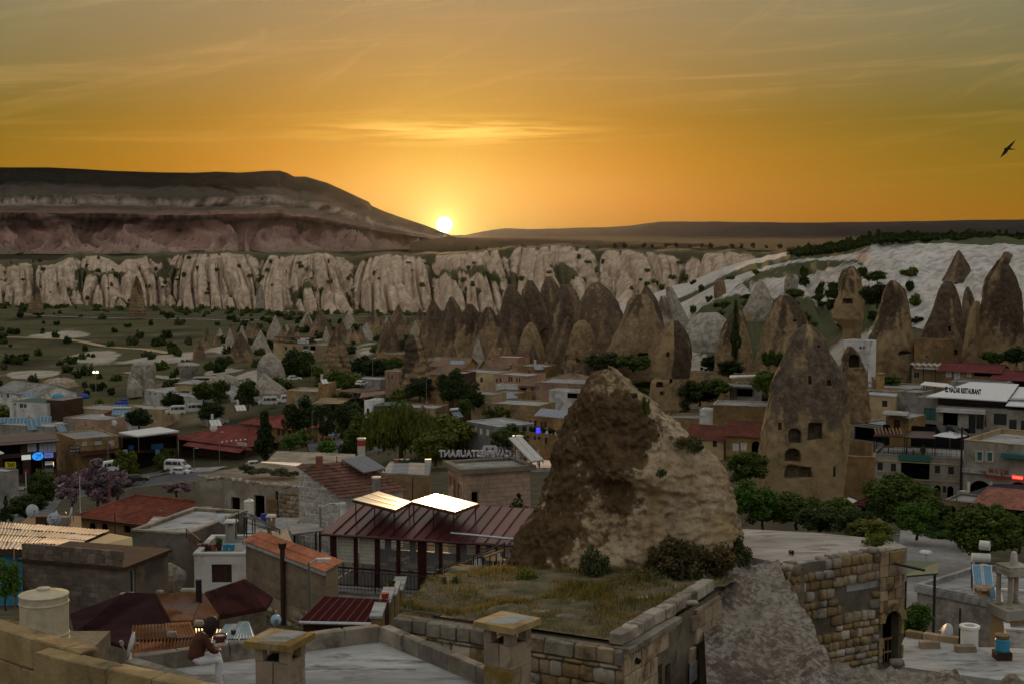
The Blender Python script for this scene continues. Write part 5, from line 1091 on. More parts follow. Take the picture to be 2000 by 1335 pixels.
def low_sheds():
 for lb,pts,m in(('dark purple sheet-metal roof at the far left of the three joined shed roofs',[(146,1232,43.5),(250,1262,42),(333,1213,45),(305,1160,47),(245,1157,47.2),(137,1197,45.6)],mat('purple_sheet',[(.030,.012,.014),(.048,.022,.024)],1.2,.97,.1,spec=.03,dirt=(.03,.015,.015),dscale=1)),('brown rusted sheet-metal roof between the two darker shed roofs',[(333,1213,45),(376,1212,45),(428,1202,46),(399,1158,47.2),(305,1160,47)],m_rust),('dark maroon sheet-metal roof below the white house, right of the rusted one',[(428,1203,46),(520,1186,48),(533,1165,48.8),(480,1130,49.5),(399,1157,47.3)],mat('maroon_sheet',[(.05,.018,.016),(.075,.028,.024)],1.2,.97,.1,spec=.03,dirt=(.03,.015,.015),dscale=1))):
  q=[P(*p)for p in pts];c=q[0].copy();t=thing('shed_roof',lb,'roof',c);n=len(q)
  mid=sum(q,Vector())/n
  MB().add([p-c for p in q]+[p-c-Vector((0,0,.1))for p in q],[tuple(range(n)),tuple(range(2*n-1,n-1,-1))]+[(i,n+i,n+(i+1)%n,(i+1)%n)for i in range(n)]).build('roof_sheet',m,t)
  e0,e1,f0,f1=q[0],q[2 if n==6 else 1],q[-2 if n==6 else-1],q[3 if n==6 else-2]
  rb=MB()
  for i in range(1,26):
   a=i/26;rb.cyl(e0.lerp(e1,a)-c+Vector((0,0,.02)),f0.lerp(f1,a)-c+Vector((0,0,.02)),.025,n=4)
  rb.build('roof_rib',m,t,kind='stuff')
  MB().hexa([Vector((p.x,p.y,-17))-c for p in(q[0],q[1],q[-2],q[-1])]+[p-c-Vector((0,0,.12))for p in(q[0],q[1],q[-2],q[-1])]).build('wall',m_mortar,t)
 for lb,p,s in(('pale scrap of board lying where the dark shed roofs meet the brick shed',(248,1158,47.2),(.5,.3,.06)),('crumpled pale sheet beside the rock, on the ridge of the shed roofs',(372,1152,47.4),(.7,.3,.16)),('round stone on the ridge of the dark purple roof',(312,1156,47.1),(.25,.2,.18))):
  o=obj('rubble',stone_mesh(1,m_rub[1],.2));o.location=P(*p);o.scale=s;tag(o,lb,'rubble')
 o=MB().cyl((0,0,-.5),(0,0,1.25),.1,n=10).build('flue_pipe',m_black);o.location=P(389,1203,46.5);tag(o,'black stove pipe rising from the rusted roof just behind the head of the seated person','pipe')
 q=zs_quad([(585,1212,50),(730,1215,49.6),(760,1170,51.2),(634,1163,51.8)]);c=q[0].copy();t=thing('lean_to','dark red metal lean-to roof in front of the white plinth of the glazed restaurant','lean-to',c)
 MB().slab([p-c for p in q],.08).build('roof_sheet',flat('matt_maroon',(.06,.012,.013),.97,spec=.03),t);rb=MB()
 for i in range(9):rb.cyl(q[0].lerp(q[1],i/8)-c,q[3].lerp(q[2],i/8)-c,.025,n=4)
 rb.build('standing_seam',m_maroon,t,kind='stuff');MB().cyl(q[0]-c+Vector((0,-.06,-.04)),q[1]-c+Vector((0,-.06,-.04)),.07,n=8).build('gutter',m_steel,t)
 w=MB();w.hexa([Vector((p.x,p.y,-17.5))-c for p in(q[0]+Vector((.1,.2,0)),q[1]+Vector((-.1,.2,0)),q[2],q[3])]+[p-c-Vector((0,0,.1))for p in(q[0]+Vector((.1,.2,0)),q[1]+Vector((-.1,.2,0)),q[2],q[3])]);w.build('wall',m_brown,t)
 c=P(738,1228,49);t=thing('stair_wall','stepped yellow stone stair wall climbing beside the dark red lean-to','wall',c)
 for i,(px,pt,d)in enumerate(((733,1203,49.2),(749,1176,51.5),(762,1160,54),(774,1152,56.5))):
  a=P(px-8,pt,d)-c;b=P(px+10,pt,d)-c;MB().box(a.x,a.y,-3,b.x,a.y+2.2,a.z-.06).build('step_pier',m_yell,t);MB().box(a.x-.06,a.y-.06,a.z-.06,b.x+.06,a.y+2.25,a.z+.03).build('step_cap',m_roofc,t)
 for lb,px,py,d in(('red flower pot on the lower step of the yellow stair wall',752,1172,51.9),('red flower pot with a green plant on the upper step of the stair wall',764,1155,54.4)):
  t=thing('flower_pot',lb,'flower pot',P(px,py,d));MB().lathe([(.10,0),(.15,.28),(.16,.3)],12).build('pot',m_red,t)
  if 'plant' in lb:k=obj('plant',crown_mesh('shrub',2,260,.2,l_mid),t);k.location=(0,0,.25);k.scale=(.2,.2,.28)
 t=building('brown brick shed with a flat lid roof, in front of the blue wall',46,58.5,243,57,1095,1168,3.4,mat('shed_brick',[(.12,.095,.075),(.165,.13,.10)],1.5,.95,.4,dirt=(.08,.065,.055),dscale=.5),par=0,name='brick_shed',zb=-16.2,rmat=m_brown,side_ops=[('R',.5,1.2,.9,2.4)])
 f,h,w,dp,zr=t_info[t.name];bm_=mat('brick_face',[(.12,.095,.075),(.175,.14,.11)],3,.95,.4,rnd=.3)
 n=stones(t,w,h-.12,.2,.42,[bm_],gap=.018,proud=.012,soft=.04,jit=.04,thick=.12,name='brick',limit=300,seed=3,z0=.9)
 MB().box(-.12,-.15,h,w+.15,dp+.1,h+.12).build('roof_slab',m_brown,t)
 zf=zat(1076,72);q=[P(-60,1068,71),P(118,1076,72),P(212,1036,82),P(-60,1016,86)];c=q[0].copy();t=thing('zinc_roofed_shed','long shed with a shining weathered zinc sheet roof and a blue wall, far left','shed',c);r=random.Random(5)
 nx,ny=12,4
 for i in range(nx):
  for j in range(ny):
   def at(a,b):return q[0].lerp(q[1],a).lerp(q[3].lerp(q[2],a),b)-c
   a0,a1,b0,b1=i/nx,(i+1)/nx+.006,j/ny,(j+1)/ny+.02;dz=Vector((0,0,.012*j+r.uniform(0,.03)))
   mb=MB();sheet_plane(mb,at(a0,b0)+dz,at(a1,b0)+dz*1.2,at(a1,b1)+dz*.6,at(a0,b1)+dz,.2,.02);mb.build('zinc_sheet',m_zinc,t)
 w=MB();ins=[q[0]+Vector((0,.5,0)),q[1]+Vector((-.4,.5,0)),q[2]+Vector((-.4,-.4,0)),q[3]+Vector((0,-.4,0))];w.hexa([Vector((p.x,p.y,-21))-c for p in ins]+[p-c-Vector((0,0,.15))for p in ins]);w.build('wall',m_skyblue,t)
 MB().hexa([p-c-Vector((0,0,.3))for p in q]+[p-c-Vector((0,0,.06))for p in q]).build('eaves',m_brown,t)
 sheet('dark green flat roof beside the zinc-roofed shed',zs_quad([(125,1079,71.5),(262,1080,72),(258,1048,83),(214,1040,82)]),m_green,.12,'flat_roof','roof',[(.05,.05),(.95,.05)],zf=-20)
 sheet('narrow pale metal sheet along the near edge of the dark green roof',zs_quad([(160,1081,71),(262,1081,71.2),(262,1070,73.4),(190,1066,74)]),m_zinc,.03,'metal_sheet','sheet',corr=.2)
 post('pale timber pole in front of the blue shed wall','pole','pole',P(30,1172,60),2.3,.04,m_wood)
 tree('leafy_tree','bright leafy tree at the left edge in front of the blue shed wall',P(12,1185,58),2.2,1.5,'round',l_bright,trunk=.15,n=1600)
 t=building('whitewashed cube house with a dark shuttered window and flower pots on its flat roof',381,67.5,484,67.5,1083,1140,4.2,m_white,name='white_house',zb=-18.5,ops=[(413,1101,453,1137,'w',m_brown)],frame=m_brownframe,par=.12,rmat=m_roofc)
 for i,(px,m,h,lb)in enumerate([(391,m_pot,.3,'reddish flower pot at the left end of the row on the white house'),(400,m_black,.3,'black pot second from the left on the white house roof edge'),(408,m_brown,.26,'small brown pot third from the left on the white house roof edge'),(417,m_pot,.3,'dark clay pot in the middle of the row on the white house'),(428,m_brown,.34,'brown pot with a tuft of green leaves on the white house'),(441,m_skyblue,.28,'blue pot left of its twin on the white house roof edge'),(453,m_skyblue,.28,'blue pot at the right end of the row on the white house')]):
  p=roof_pt(t,px,1074);pt=thing('flower_pot',lb,'flower pot',p,0,'pots along the white house roof');MB().lathe([(.11,0),(.16,h),(.17,h+.03)],12).build('pot',m,pt)
  if 'leaves' in lb:k=obj('plant',crown_mesh('shrub',2,260,.2,l_bright),pt);k.location=(0,0,h);k.scale=(.22,.22,.3)
 building('rough grey rendered house with a crumbling roof edge, behind the white house',262,75,371,74,1036,1112,6.5,mat('rough_render',[(.14,.12,.095),(.22,.19,.15)],1.2,.97,.8,dirt=(.08,.07,.055),dscale=.8),name='rough_house',zb=-21,par=.1,cop=m_cap)
 railing('rusty dark fence on the roof edge between the rough house and the white house',[P(364,1050,73),P(392,1074,69.5)],.5,m_brown,.3)
 rock('boulder','weathered tuff boulder with a pale crest under the rough house','rock',66,[(1101,300,338),(1106,272,350),(1116,262,360),(1130,260,364),(1144,262,362)],.7,40,24,.09,m_bank,dk=lambda h,A:.45-h*.5,seed=6,zdrop=1.5)
 c_=roof_pt(t,452,1058);chimney('plain stone chimney with a flat pale cap on the white house roof',P(452,1060,71),.5,zat(1018,71)-zat(1060,71),m_grey,cap=True,capm=m_white)
 dish('pale satellite dish tipped flat on the rough house roof, by the plain chimney',P(432,1032,76),.35,rz=1.2,tilt=1.2)
 A,B=(482,65.5),(638,59.5);t=building('tan block-built shed with an orange clay lean-to roof, left of the glazed restaurant',*A,*B,1056,1192,.6,mat('block_wall',[(.20,.155,.105),(.26,.205,.14)],1.6,.95,.5,dirt=(.14,.11,.07),dscale=.5),roof='shed',rise=.3,over=.12,tile=mat('orange_tile',[(.30,.10,.05),(.40,.15,.075)],2.2,.85,.3,dirt=(.2,.075,.045),dscale=.8),name='clay_roofed_shed',zb=-18)
 f,h,w,dp,zr=t_info[t.name];MB().box(-.1,-.14,h-.16,w+.1,-.02,h-.02).build('eave_board',m_roofc,t)
 stones(t,w,1.5,.3,.42,m_rub,proud=.06,z0=.5,seed=12,topf=lambda x:1.0+.35*math.sin(x*1.3)+x*.06,limit=120)
 bk=mat('rough_block',[(.19,.15,.10),(.25,.20,.14)],3,.95,.4,rnd=.15);stones(t,w,h-1.75,.24,.44,[bk],gap=.015,proud=.012,soft=.04,jit=.05,thick=.12,z0=1.55,seed=4,limit=170,name='block')
 p=f.w_(f.at(558,1085)[0],-.16,0);t2=thing('flue_pipe','rusty brown flue pipe with a crown, running up the wall of the orange-roofed shed','pipe',(p.x,p.y,-17.5));zt=zat(1068,62);MB().cyl((0,0,0),(0,0,zt+17.5),.11,n=10).build('shaft',m_brown,t2);MB().lathe([(.16,zt+17.4),(.19,zt+17.65)],8).build('crown',m_brown,t2)
 solar('grey solar panel leaning on the ridge of the orange-roofed shed',P(512,1045,68),2.4,3,.35,1.7,.5,None,m_zinc)
 lamp('slim grey street lamp in front of the white plinth, by the orange-roofed shed',P(604,1192,57.5),2.05,.62,.15,m_steel)
 lamp('grey street lamp with a long arm standing left of the glazed restaurant',P(626,1062,76),2.1,1.1,.25,m_steel)
 sheet('weathered flat metal canopy beside the long-armed street lamp',zs_quad([(570,1042,72),(632,1034,73),(622,1022,79),(560,1020,79)]),m_zinc,.08,'canopy','canopy',[(.1,.1),(.9,.1),(.9,.9)],zf=-20)
 sheet('pale grating laid behind the orange-roofed shed',zs_quad([(536,1062,68),(578,1076,66),(560,1030,76),(530,1036,76)]),m_steel,.04,'grating','grating')
low_sheds()
def ruin_and_tiled():
 t=building('ruined plaster house with grass on its roof and two dark doorways',384,97,584,92.5,930,1016,7,mat('ruin_plaster',[(.20,.17,.125),(.31,.27,.21)],.7,.97,.6,dirt=(.36,.33,.29),dscale=.5),name='ruined_house',zb=-21,par=-.02,rmat=m_dirt,ops=[(451,969,469,1012,'o',m_brown),(496,965,517,1013,'o'),(537,958,544,1012,'o',m_brown)])
 f,h,w,dp,zr=t_info[t.name];x,z=f.at(545,960);stones(t,w-x,2.6,.3,.38,m_rub,proud=.05,x0=x,z0=h-2.9,seed=7,limit=90)
 x0,z1=f.at(522,971);x1,z0=f.at(544,1012);b=MB()
 for i in range(7):MB().box(x0,-.12,z0+(z1-z0)*i/7,x1,-.07,z0+(z1-z0)*(i+.86)/7).build('shutter_slat',m_wood,t)
 r=random.Random(8)
 for i in range(26):o=obj('roof_stone',stone_mesh(i%6,m_rub[1],.16),t);o.location=(w*(i+r.random())/26,r.uniform(.0,.4),h+r.uniform(-.02,.1));o.scale=(r.uniform(.18,.42),.3,r.uniform(.12,.28))
 for i,(px,py,w_,lb)in enumerate([(500,922,2.0,'patch of grass on the ruined house roof, left'),(535,924,2.6,'patch of grass on the ruined house roof, middle'),(565,928,2.0,'patch of grass on the ruined house roof beside the tiles'),(480,915,1.4,'dark weeds at the back of the ruined house roof')]):shrub(lb,P(px,py,96),.32,w_,l_olive if i<3 else l_dark,'grass',1200,.09,name='roof_grass')
 t=thing('terrace','grey concrete terrace in front of the ruined house','terrace',P(262,1034,78));c=t.location;z=zat(1018,88)
 MB().hexa([floor_at(x,y,z)-c-Vector((0,0,2.5))for x,y in((268,1040),(560,1040),(590,1010),(300,1008))]+[floor_at(x,y,z)-c for x,y in((268,1040),(560,1040),(590,1010),(300,1008))]).build('slab',m_roofc,t)
 tk=floor_at(487,1017,z);water_tank('tall white cylindrical water tank standing against the ruined house',tk,.32,1.4)
 o=MB().lathe([(.17,0),(.2,.15),(.2,.4),(.17,.55)],14).build('barrel',flat('blue_plastic',(.02,.03,.25),.4));o.location=floor_at(515,1019,z);tag(o,'blue plastic barrel by the slatted shutter of the ruined house','barrel')
 railing('black picket railing in front of the left door of the ruined house',[floor_at(412,1020,z),floor_at(452,1019,z)],.75,m_black,.22)
 chimney('low square stone chimney at the left end of the black picket railing',floor_at(401,1019,z),.6,.85,m_grey,capm=m_cap)
 chimney('narrow dark stone chimney with a pale cap in front of the blue barrel',P(530,1042,78),.4,1.0,m_tan,capm=m_white)
 solar('small ladder-like solar frame with a bright panel beside the tripod on the terrace',P(506,1035,77),2.2,2,.5,1.4,.6,None,m_zinc)
 E0,E1=P(664,968,86),P(786,956,88.4);R0,R1=P(584,911,88),P(692,900,90.2);E0.z=E1.z=(E0.z+E1.z)/2;R0.z=R1.z=(R0.z+R1.z)/2
 c=Vector((R0.x,R0.y,-21));t=thing('tiled_house','whitewashed stone house with a broad old clay tile roof carrying a blue solar panel','house',c);b=MB()
 a_,b_,d_,e_=[p-c for p in(R0,E0,E1,R1)];g=lambda p:Vector((p.x,p.y,0))
 mb=MB();mb.quad(g(a_),g(b_),b_,a_).quad(g(b_),g(d_),d_,b_).quad(g(d_),g(e_),e_,d_).quad(g(e_),g(a_),a_,e_);mb.build('wall',m_white,t)
 n=(e_-a_).normalized();s=(b_-a_).normalized();tb=MB();tiles_plane(tb,b_-n*.25+s*.3+Vector((0,0,.06)),d_+n*.2+s*.3+Vector((0,0,.06)),e_+n*.2+Vector((0,0,.06)),a_-n*.25+Vector((0,0,.06)),.24,.36,.05,.05);tb.build('roof_tiles',mat('weathered_tile',[(.12,.055,.04),(.20,.10,.072)],2.2,.9,.4,dirt=(.07,.045,.035),dscale=1.2),t,kind='stuff')
 Mx=Matrix.Translation(g(a_))@Matrix.Rotation(math.atan2(s.y,s.x),4,'Z');L=(g(b_)-g(a_)).length
 stones(t,L,5.3,.27,.42,[mat('lime_block',[(.36,.33,.28),(.50,.47,.42)],3,.95,.5,dirt=(.25,.21,.16),dscale=1.5,rnd=.15)],proud=.03,M=Mx,z0=1.4,seed=14,topf=lambda x:a_.z+(b_.z-a_.z)*x/L-.12,limit=260,soft=.1)
 ro=math.atan2((d_-b_).y,(d_-b_).x)
 p=(R0.lerp(R1,.86)).lerp(E0.lerp(E1,.86),.36);solar('two-panel blue solar heater lying on the old clay tiles of the whitewashed house',p+Vector((0,0,.0)),ro+.35,2,1.05,2.0,.34,None)
 pipe_stack('white cylindrical flue with a red band and white cap behind the blue panel',P(706,900,96),.27,zat(857,96)-zat(900,96),flat('white_flue',(.45,.42,.38),.6),m_red)
 pipe_stack('short metal flue in front of the tiled roof, just behind the bright panels',P(735,968,80),.24,zat(940,80)-zat(975,80),m_steel)
 o=MB().box(-.2,-.2,-.1,.2,.2,.75).build('chimney',m_pot);o.location=R0.lerp(R1,.32)+Vector((.2,-.4,-.1));tag(o,'small red brick chimney on the ridge of the old clay tiled roof','chimney')
 for lb,pts,m in(('flat earth roof with a pale ruined edge, below the street trees',[(515,908,122),(690,906,120),(694,888,142),(540,882,146)],m_dirt),('grey concrete roof strewn with pots behind the blue solar panel',[(745,925,103),(838,930,101),(842,907,118),(762,903,120)],m_roofc)):
  q=zs_quad(pts);z=sum(p.z for p in q)/4;q=[floor_at(p[0],p[1],z)for p in pts];c=q[0].copy();t=thing('flat_roofed_house',lb,'building',c);MB().hexa([p-c-Vector((0,0,5))for p in q]+[p-c-Vector((0,0,.02))for p in q]).build('wall',m_tan,t);MB().slab([p-c+Vector((0,0,.12))for p in q],.13).build('roof',m,t)
 for i,(px,m,lb)in enumerate([(775,m_pot,'clay pot on the far edge of the concrete roof behind the blue panel'),(787,m_green,'dark green pot on the concrete roof behind the blue panel'),(794,m_green,'second dark green pot beside the white box on the concrete roof'),(836,m_tank,'white box on the right end of the concrete roof')]):
  o=MB().lathe([(.2,0),(.27,.5),(.28,.55)],10).build('pot',m)if m!=m_tank else MB().box(-.25,-.2,0,.25,.2,.55).build('box',m);o.location=P(px,909,113);tag(o,lb,'pot' if m!=m_tank else 'box')
 sheet('bare white pergola frame lying over the ruined house roof',zs_quad([(500,908,104),(575,912,102),(590,903,110),(512,900,112)]),m_white,.04,'pergola','pergola',[(.05,.05),(.95,.05)],zf=-17)
 t=building('pinkish ashlar block house with a grey roof parapet, behind the bright solar panels',906,92,1036,93.6,924,1012,3.4,m_pink,name='ashlar_house',zb=-19.6,par=.0,ops=[(921,960,933,980,'o')],side_ops=[('L',.35,2.7,.6,3.3,'d'),('L',1.3,1.0,1.6,3.2,'d'),('L',2.1,.9,2.4,3.1,'d')])
 f,h,w,dp,zr=t_info[t.name];x0,z1=f.at(921,960);x1,z0=f.at(933,980)
 mm=[mat('pink_ashlar',[(.33,.235,.17),(.42,.31,.235)],2,.93,.4,dirt=(.25,.18,.13),dscale=.8,rnd=.12)]
 stones(t,w,h,.285,.6,mm,gap=.022,proud=.02,soft=.03,jit=.05,thick=.14,name='ashlar_block',seed=2,skip=lambda x,z,a,hh:x0-a<x<x1+a and z0-hh<z<z1+hh)
 ML=Matrix.Translation((0,dp,0))@Matrix.Rotation(-math.pi/2,4,'Z');ops=[(.35,2.7,.6,3.3),(1.3,1.0,1.6,3.2),(2.1,.9,2.4,3.1)]
 stones(t,dp,h,.285,.6,mm,gap=.022,proud=.02,soft=.03,jit=.05,thick=.14,name='ashlar_block',seed=3,M=ML,skip=lambda x,z,a,hh:any(q[0]-a<x<q[2]+a and q[1]-hh<z<q[3]+hh for q in ops),limit=130)
 b=MB();e=.3;b.box(-e,-e,h+.002,w+e,.15,h+.32).box(-e,dp-.15,h+.002,w+e,dp+e,h+.32).box(-e,.152,h+.002,.15,dp-.152,h+.32).box(w-.15,.152,h+.002,w+e,dp-.152,h+.32);b.build('parapet',mat('parapet_render',[(.13,.115,.09),(.19,.165,.13)],1,.95,.4),t)
 MB().box(.15,.155,h+.003,w-.15,dp-.155,h+.15).build('roof_screed',m_roofc,t)
 solar('long solar panel leaning at the right corner of the pinkish ashlar house',f.w_(w-.1,.6,h+.4),.75,2,.62,2.6,.55,None,flat('bright_glass',(.45,.46,.44),.12,spec=.9))
 dish('small white roof cowl and bent pipe on the pinkish ashlar house',f.w_(w*.62,3,h+.25),.25,2.5,.9,m_tank)
 pipe_stack('orange-topped square flue behind the pinkish ashlar house',P(1012,905,104),.36,zat(852,104)-zat(905,104),m_tan,flat('orange_enamel',(.55,.22,.02),.5))
 o=thing('pipe_cowl','dark stove pipe with a pale cowl right of the long solar panel','pipe',P(1053,906,100));MB().cyl((0,0,-.3),(0,0,.45),.07,n=8).build('shaft',m_brown,o);MB().lathe([(.22,.45),(.2,.52),(.02,.58)],10).build('cowl',m_tank,o)
 fr=Fr(857,97.5,1052,97.5,zat(893,97.5));o=thing('roof_sign','white roof sign lettering on bars seen from behind, mirrored, over the pinkish ashlar house','sign',fr.o,fr.rz);w=fr.w;lm=flat('sign_letter_back',(.42,.46,.58),.5)
 lettering('HOTEL CAVE RESTAURANT',lm,o,w,.48,(w/2,0,.3),True,.06,bold=.035)
 for z in(.12,.46):MB().cyl((0,.05,z),(w,.05,z),.03,n=5).build('bar',m_black,o)
 for i in range(9):MB().cyl((w*(i+.1)/8.2,.05,-.5),(w*(i+.1)/8.2,.05,.6),.025,n=5).build('upright',m_black,o)
 e=thing('roof_emblem','rounded white emblem plate with a letter H above the mirrored roof sign','sign',fr.w_(fr.at(942,884)[0],0,fr.at(942,884)[1]),fr.rz);MB().prism([(0,.1),(.1,0),(.95,0),(1.05,.1),(1.05,.42),(.95,.52),(.1,.52),(0,.42)],0,.05).build('plate',lm,e);lettering('H',m_black,e,.5,.3,(.52,-.02,.26),True,.02);MB().cyl((.5,.06,-.6),(.5,.06,.1),.025,n=5).build('upright',m_black,e)
 tree('young_cedar','small dark cedar between the pinkish ashlar house and the big rock',P(1012,1015,84),1.7,1.7,'cone',l_dark,trunk=.1,n=1400)
 sheet('long low roof behind the pinkish ashlar house by the mirrored sign',zs_quad([(1030,912,99),(1075,912,99),(1078,898,112),(1030,896,112)]),m_roofc,.3,'flat_roof','roof')
ruin_and_tiled()
def restaurant():
 zb=zat(1138,68);f=Fr(645,68,1012,65.5,zb);t=thing('glazed_restaurant','glazed restaurant with a dark red metal roof, left of the big rock','restaurant',f.o,f.rz);w=f.w;h=f.at(645,1036)[1];dp=4.4
 px=[(645,656),(691,698),(732,741),(774,781),(816,832),(857,863),(891,898),(929,937),(964,970),(1004,1012)];xs=[(f.at(a,1100)[0],f.at(b,1100)[0])for a,b in px]
 for a,b in xs:MB().box(a,0,0,b,.14,h-.12).build('column',m_maroon,t)
 MB().box(-.05,-.02,h-.12,w+.05,.16,h).build('lintel',m_maroon,t);MB().box(0,0,-.15,w,dp,0).build('floor',m_brown,t)
 for i in range(len(xs)-1):
  a,b=xs[i][1],xs[i+1][0];g=MB().box(a,.05,.0,b,.07,h-.12).build('glass_panel',flat('clear_glass',(.5,.55,.55),.04,alpha=.14,spec=.5),t);MB().box(a+.002,.03,h*.30,b-.002,.048,h*.33).build('glazing_bar',m_maroon,g)
  if i<2:
   bl=MB().box(a+.03,.16,h*.40,b-.03,.17,h-.14).build('blind',flat('cream_blind',(.80,.76,.58),.9),t)
   for k in range(9):MB().box(a+.03,.15,h*.40+k*.165,b-.03,.158,h*.40+k*.165+.025).build('blind_band',m_curtain,bl)
 bz=h-.05;rs=.75
 bw=MB();hs=[(w*(i+.12)/7,.8,w*(i+.88)/7,h-.35)for i in range(7)];wall_holes(bw,w,h,hs,Matrix.Translation((0,dp,0)),.1);bw.build('back_wall',m_maroon,t)
 for q in hs:MB().box(q[0],dp+.04,q[1],q[2],dp+.06,q[3]).build('glass_panel',MATS['clear_glass'],t);MB().box(q[0],dp-.04,1.15,q[2],dp-.005,1.2).build('window_rail',m_yellow,t)
 for x in(0,w):MB().box(x-.05,.15,0,x+.05,dp,h-.1).build('side_wall',m_maroon,t)if x else[MB().box(-.04,.2+k*1.4,0,.06,.3+k*1.4,h-.1).build('side_post',m_maroon,t)for k in range(4)]
 n=17
 for i in range(n):
  a,b=-.25+(w+.5)*i/n,-.25+(w+.5)*(i+1)/n;p=MB().slab([(a,-.35,bz),(b-.03,-.35,bz),(b-.03,dp+.2,bz+rs),(a,dp+.2,bz+rs)],.07).build('roof_panel',mat('dark_red_metal',[(.10,.022,.022),(.13,.032,.03)],1.5,.3,.05,spec=.6,metal=.2,rnd=.35),t)
  MB().hexa([(b-.045,-.36,bz),(b+.01,-.36,bz),(b+.01,dp+.2,bz+rs),(b-.045,dp+.2,bz+rs),(b-.04,-.36,bz+.07),(b,-.36,bz+.07),(b,dp+.2,bz+rs+.07),(b-.04,dp+.2,bz+rs+.07)]).build('standing_seam',m_maroon,p)
 MB().cyl((-.3,-.42,bz-.05),(w+.3,-.42,bz-.05),.07,n=8).build('gutter',m_maroon,t)
 MB().cyl((f.at(883,1027)[0],-.2,bz+.35),(w+.3,-.25,bz+.22),.06,n=8).build('drain_pipe',m_steel,t)
 z0=-20.5;pl=thing('terrace','white-washed terrace plinth carrying the glazed restaurant','terrace',f.o,f.rz);MB().box(-.35,-1.0,-3.2,w+.2,dp+1,-.16).build('plinth',m_white,pl);MB().box(-.4,-1.06,-.158,w+.25,.0,-.06).build('ledge',m_roofc,pl);x=f.at(646,1150)[0];MB().box(-.42,-1.1,-.75,w*.5,-1.0,-.6).build('string_course',m_grey,pl)
 xr=f.at(850,1140)[0];railing('black iron railing in front of the glazed restaurant',[f.w_(-.3,-.95,-.06),f.w_(xr*.5,-.95,-.06),f.w_(xr,-.95,-.06)],.95,step=.17)
 g=[P(855,1158,57),P(925,1128,60),P(985,1100,63.5)];railing('iron railing of the little terrace descending beside the grassy bank',g,.95,step=.2)
 for i,q in enumerate(([P(863,1115,58),P(966,1073,62)],[P(944,1087,60),P(982,1074,61.5)])):
  o=thing('handrail',['long pale timber handrail sloping up in front of the restaurant windows','short pale timber handrail over the steps next to the big rock'][i],'handrail',q[0]);MB().cyl(q[0]-q[0],q[1]-q[0],.05,n=7).build('rail',m_wood,o)
  for k in(0,.33,.66,1):p=q[0].lerp(q[1],k)-q[0];MB().cyl(p-Vector((0,0,.85 if k else 1.2)),p,.03,n=5).build('post',m_black,o)
 tr=thing('terrace','narrow pale terrace with white chairs between the restaurant and the big rock','terrace',P(880,1140,60));c=tr.location;q=[P(850,1165,57),P(1000,1122,62),P(1005,1095,67),P(858,1140,62.5)]
 MB().hexa([p-c-Vector((0,0,3))for p in q]+[p-c for p in q]).build('slab',m_roofc,tr)
 for i,(px_,py,d,lb,rz)in enumerate([(936,1128,61,'white plastic chair in front of the round table beside the big rock',.4),(975,1108,63,'white plastic chair behind the round table beside the big rock',2.6)]):chair(lb,P(px_,py+3,d),rz,m_canvas)
 o=thing('round_table','small round wooden table between the white plastic chairs','table',P(966,1122,61.5));MB().lathe([(.42,.70),(.42,.74)],18).build('tabletop',m_wood,o);MB().cyl((0,0,0),(0,0,.7),.04,n=8).build('leg',m_black,o)
 r=random.Random(6)
 for i in range(6):
  x=w*(.14+.13*i);y=1.6+(i%2)*1.1;o=thing('dining_table',['dining table behind the first cream blind','dining table behind the second cream blind','dining table behind the third glass panel','dining table behind the fourth glass panel','dining table behind the fifth glass panel','dining table behind the sixth glass panel'][i]+' of the restaurant','table',f.w_(x,y,0),f.rz);MB().box(-.45,-.4,.70,.45,.4,.745).build('tabletop',m_wood,o)
  for sx in(-.38,.38):
   for sy in(-.33,.33):MB().box(sx-.03,sy-.03,0,sx+.03,sy+.03,.7).build('leg',m_brown,o)
  for s in(-1,1):chair(('left' if s<0 else 'right')+' wooden chair at the '+o['label'].replace(' of the restaurant',''),f.w_(x+s*.75,y,0),f.rz+(math.pi/2 if s>0 else-math.pi/2),m_wood)
 gl=flat('pale_reflection_glass',(.62,.62,.55),.28,spec=.6)  # near-white base colour stands in for the bright sky mirrored in the glass
 for lb,C4 in(('left solar array of three bright strips on a frame over the restaurant roof',[(688,974,69),(772,995,66.8),(804,978,69.4),(740,958,71.6)]),('right solar array of three bright strips on a frame over the restaurant roof',[(801,978,68.6),(888,999,66),(935,982,68.6),(853,962,71.2)])):
  q=[P(*p)for p in C4];c=q[0].copy();o=thing('solar_array',lb,'solar panel',c,0,'solar arrays over the restaurant');l=[p-c for p in q]
  MB().slab([p-Vector((0,0,.03))for p in l],.12).build('frame',m_brown,o)
  for k in range(3):
   a0,a1=(k+.06)/3,(k+.94)/3;p=[l[0].lerp(l[3],a0),l[1].lerp(l[2],a0),l[1].lerp(l[2],a1),l[0].lerp(l[3],a1)];MB().slab([v+Vector((0,0,.0))for v in p],.025).build('collector_strip',gl,o)
  for a,b in((.05,.05),(.95,.05),(.95,.95),(.05,.95),(.5,.05),(.5,.95)):p=l[0].lerp(l[1],a).lerp(l[3].lerp(l[2],a),b);MB().cyl(p-Vector((0,0,.14)),p-Vector((0,0,1.25)),.03,n=5).build('support_leg',m_black,o)
 sp=thing('flood_light','dark flood light on a thin pole rising behind the solar arrays','lamp',P(806,975,72));MB().cyl((0,0,-1),(0,0,1.2),.03,n=5).build('pole',m_black,sp)
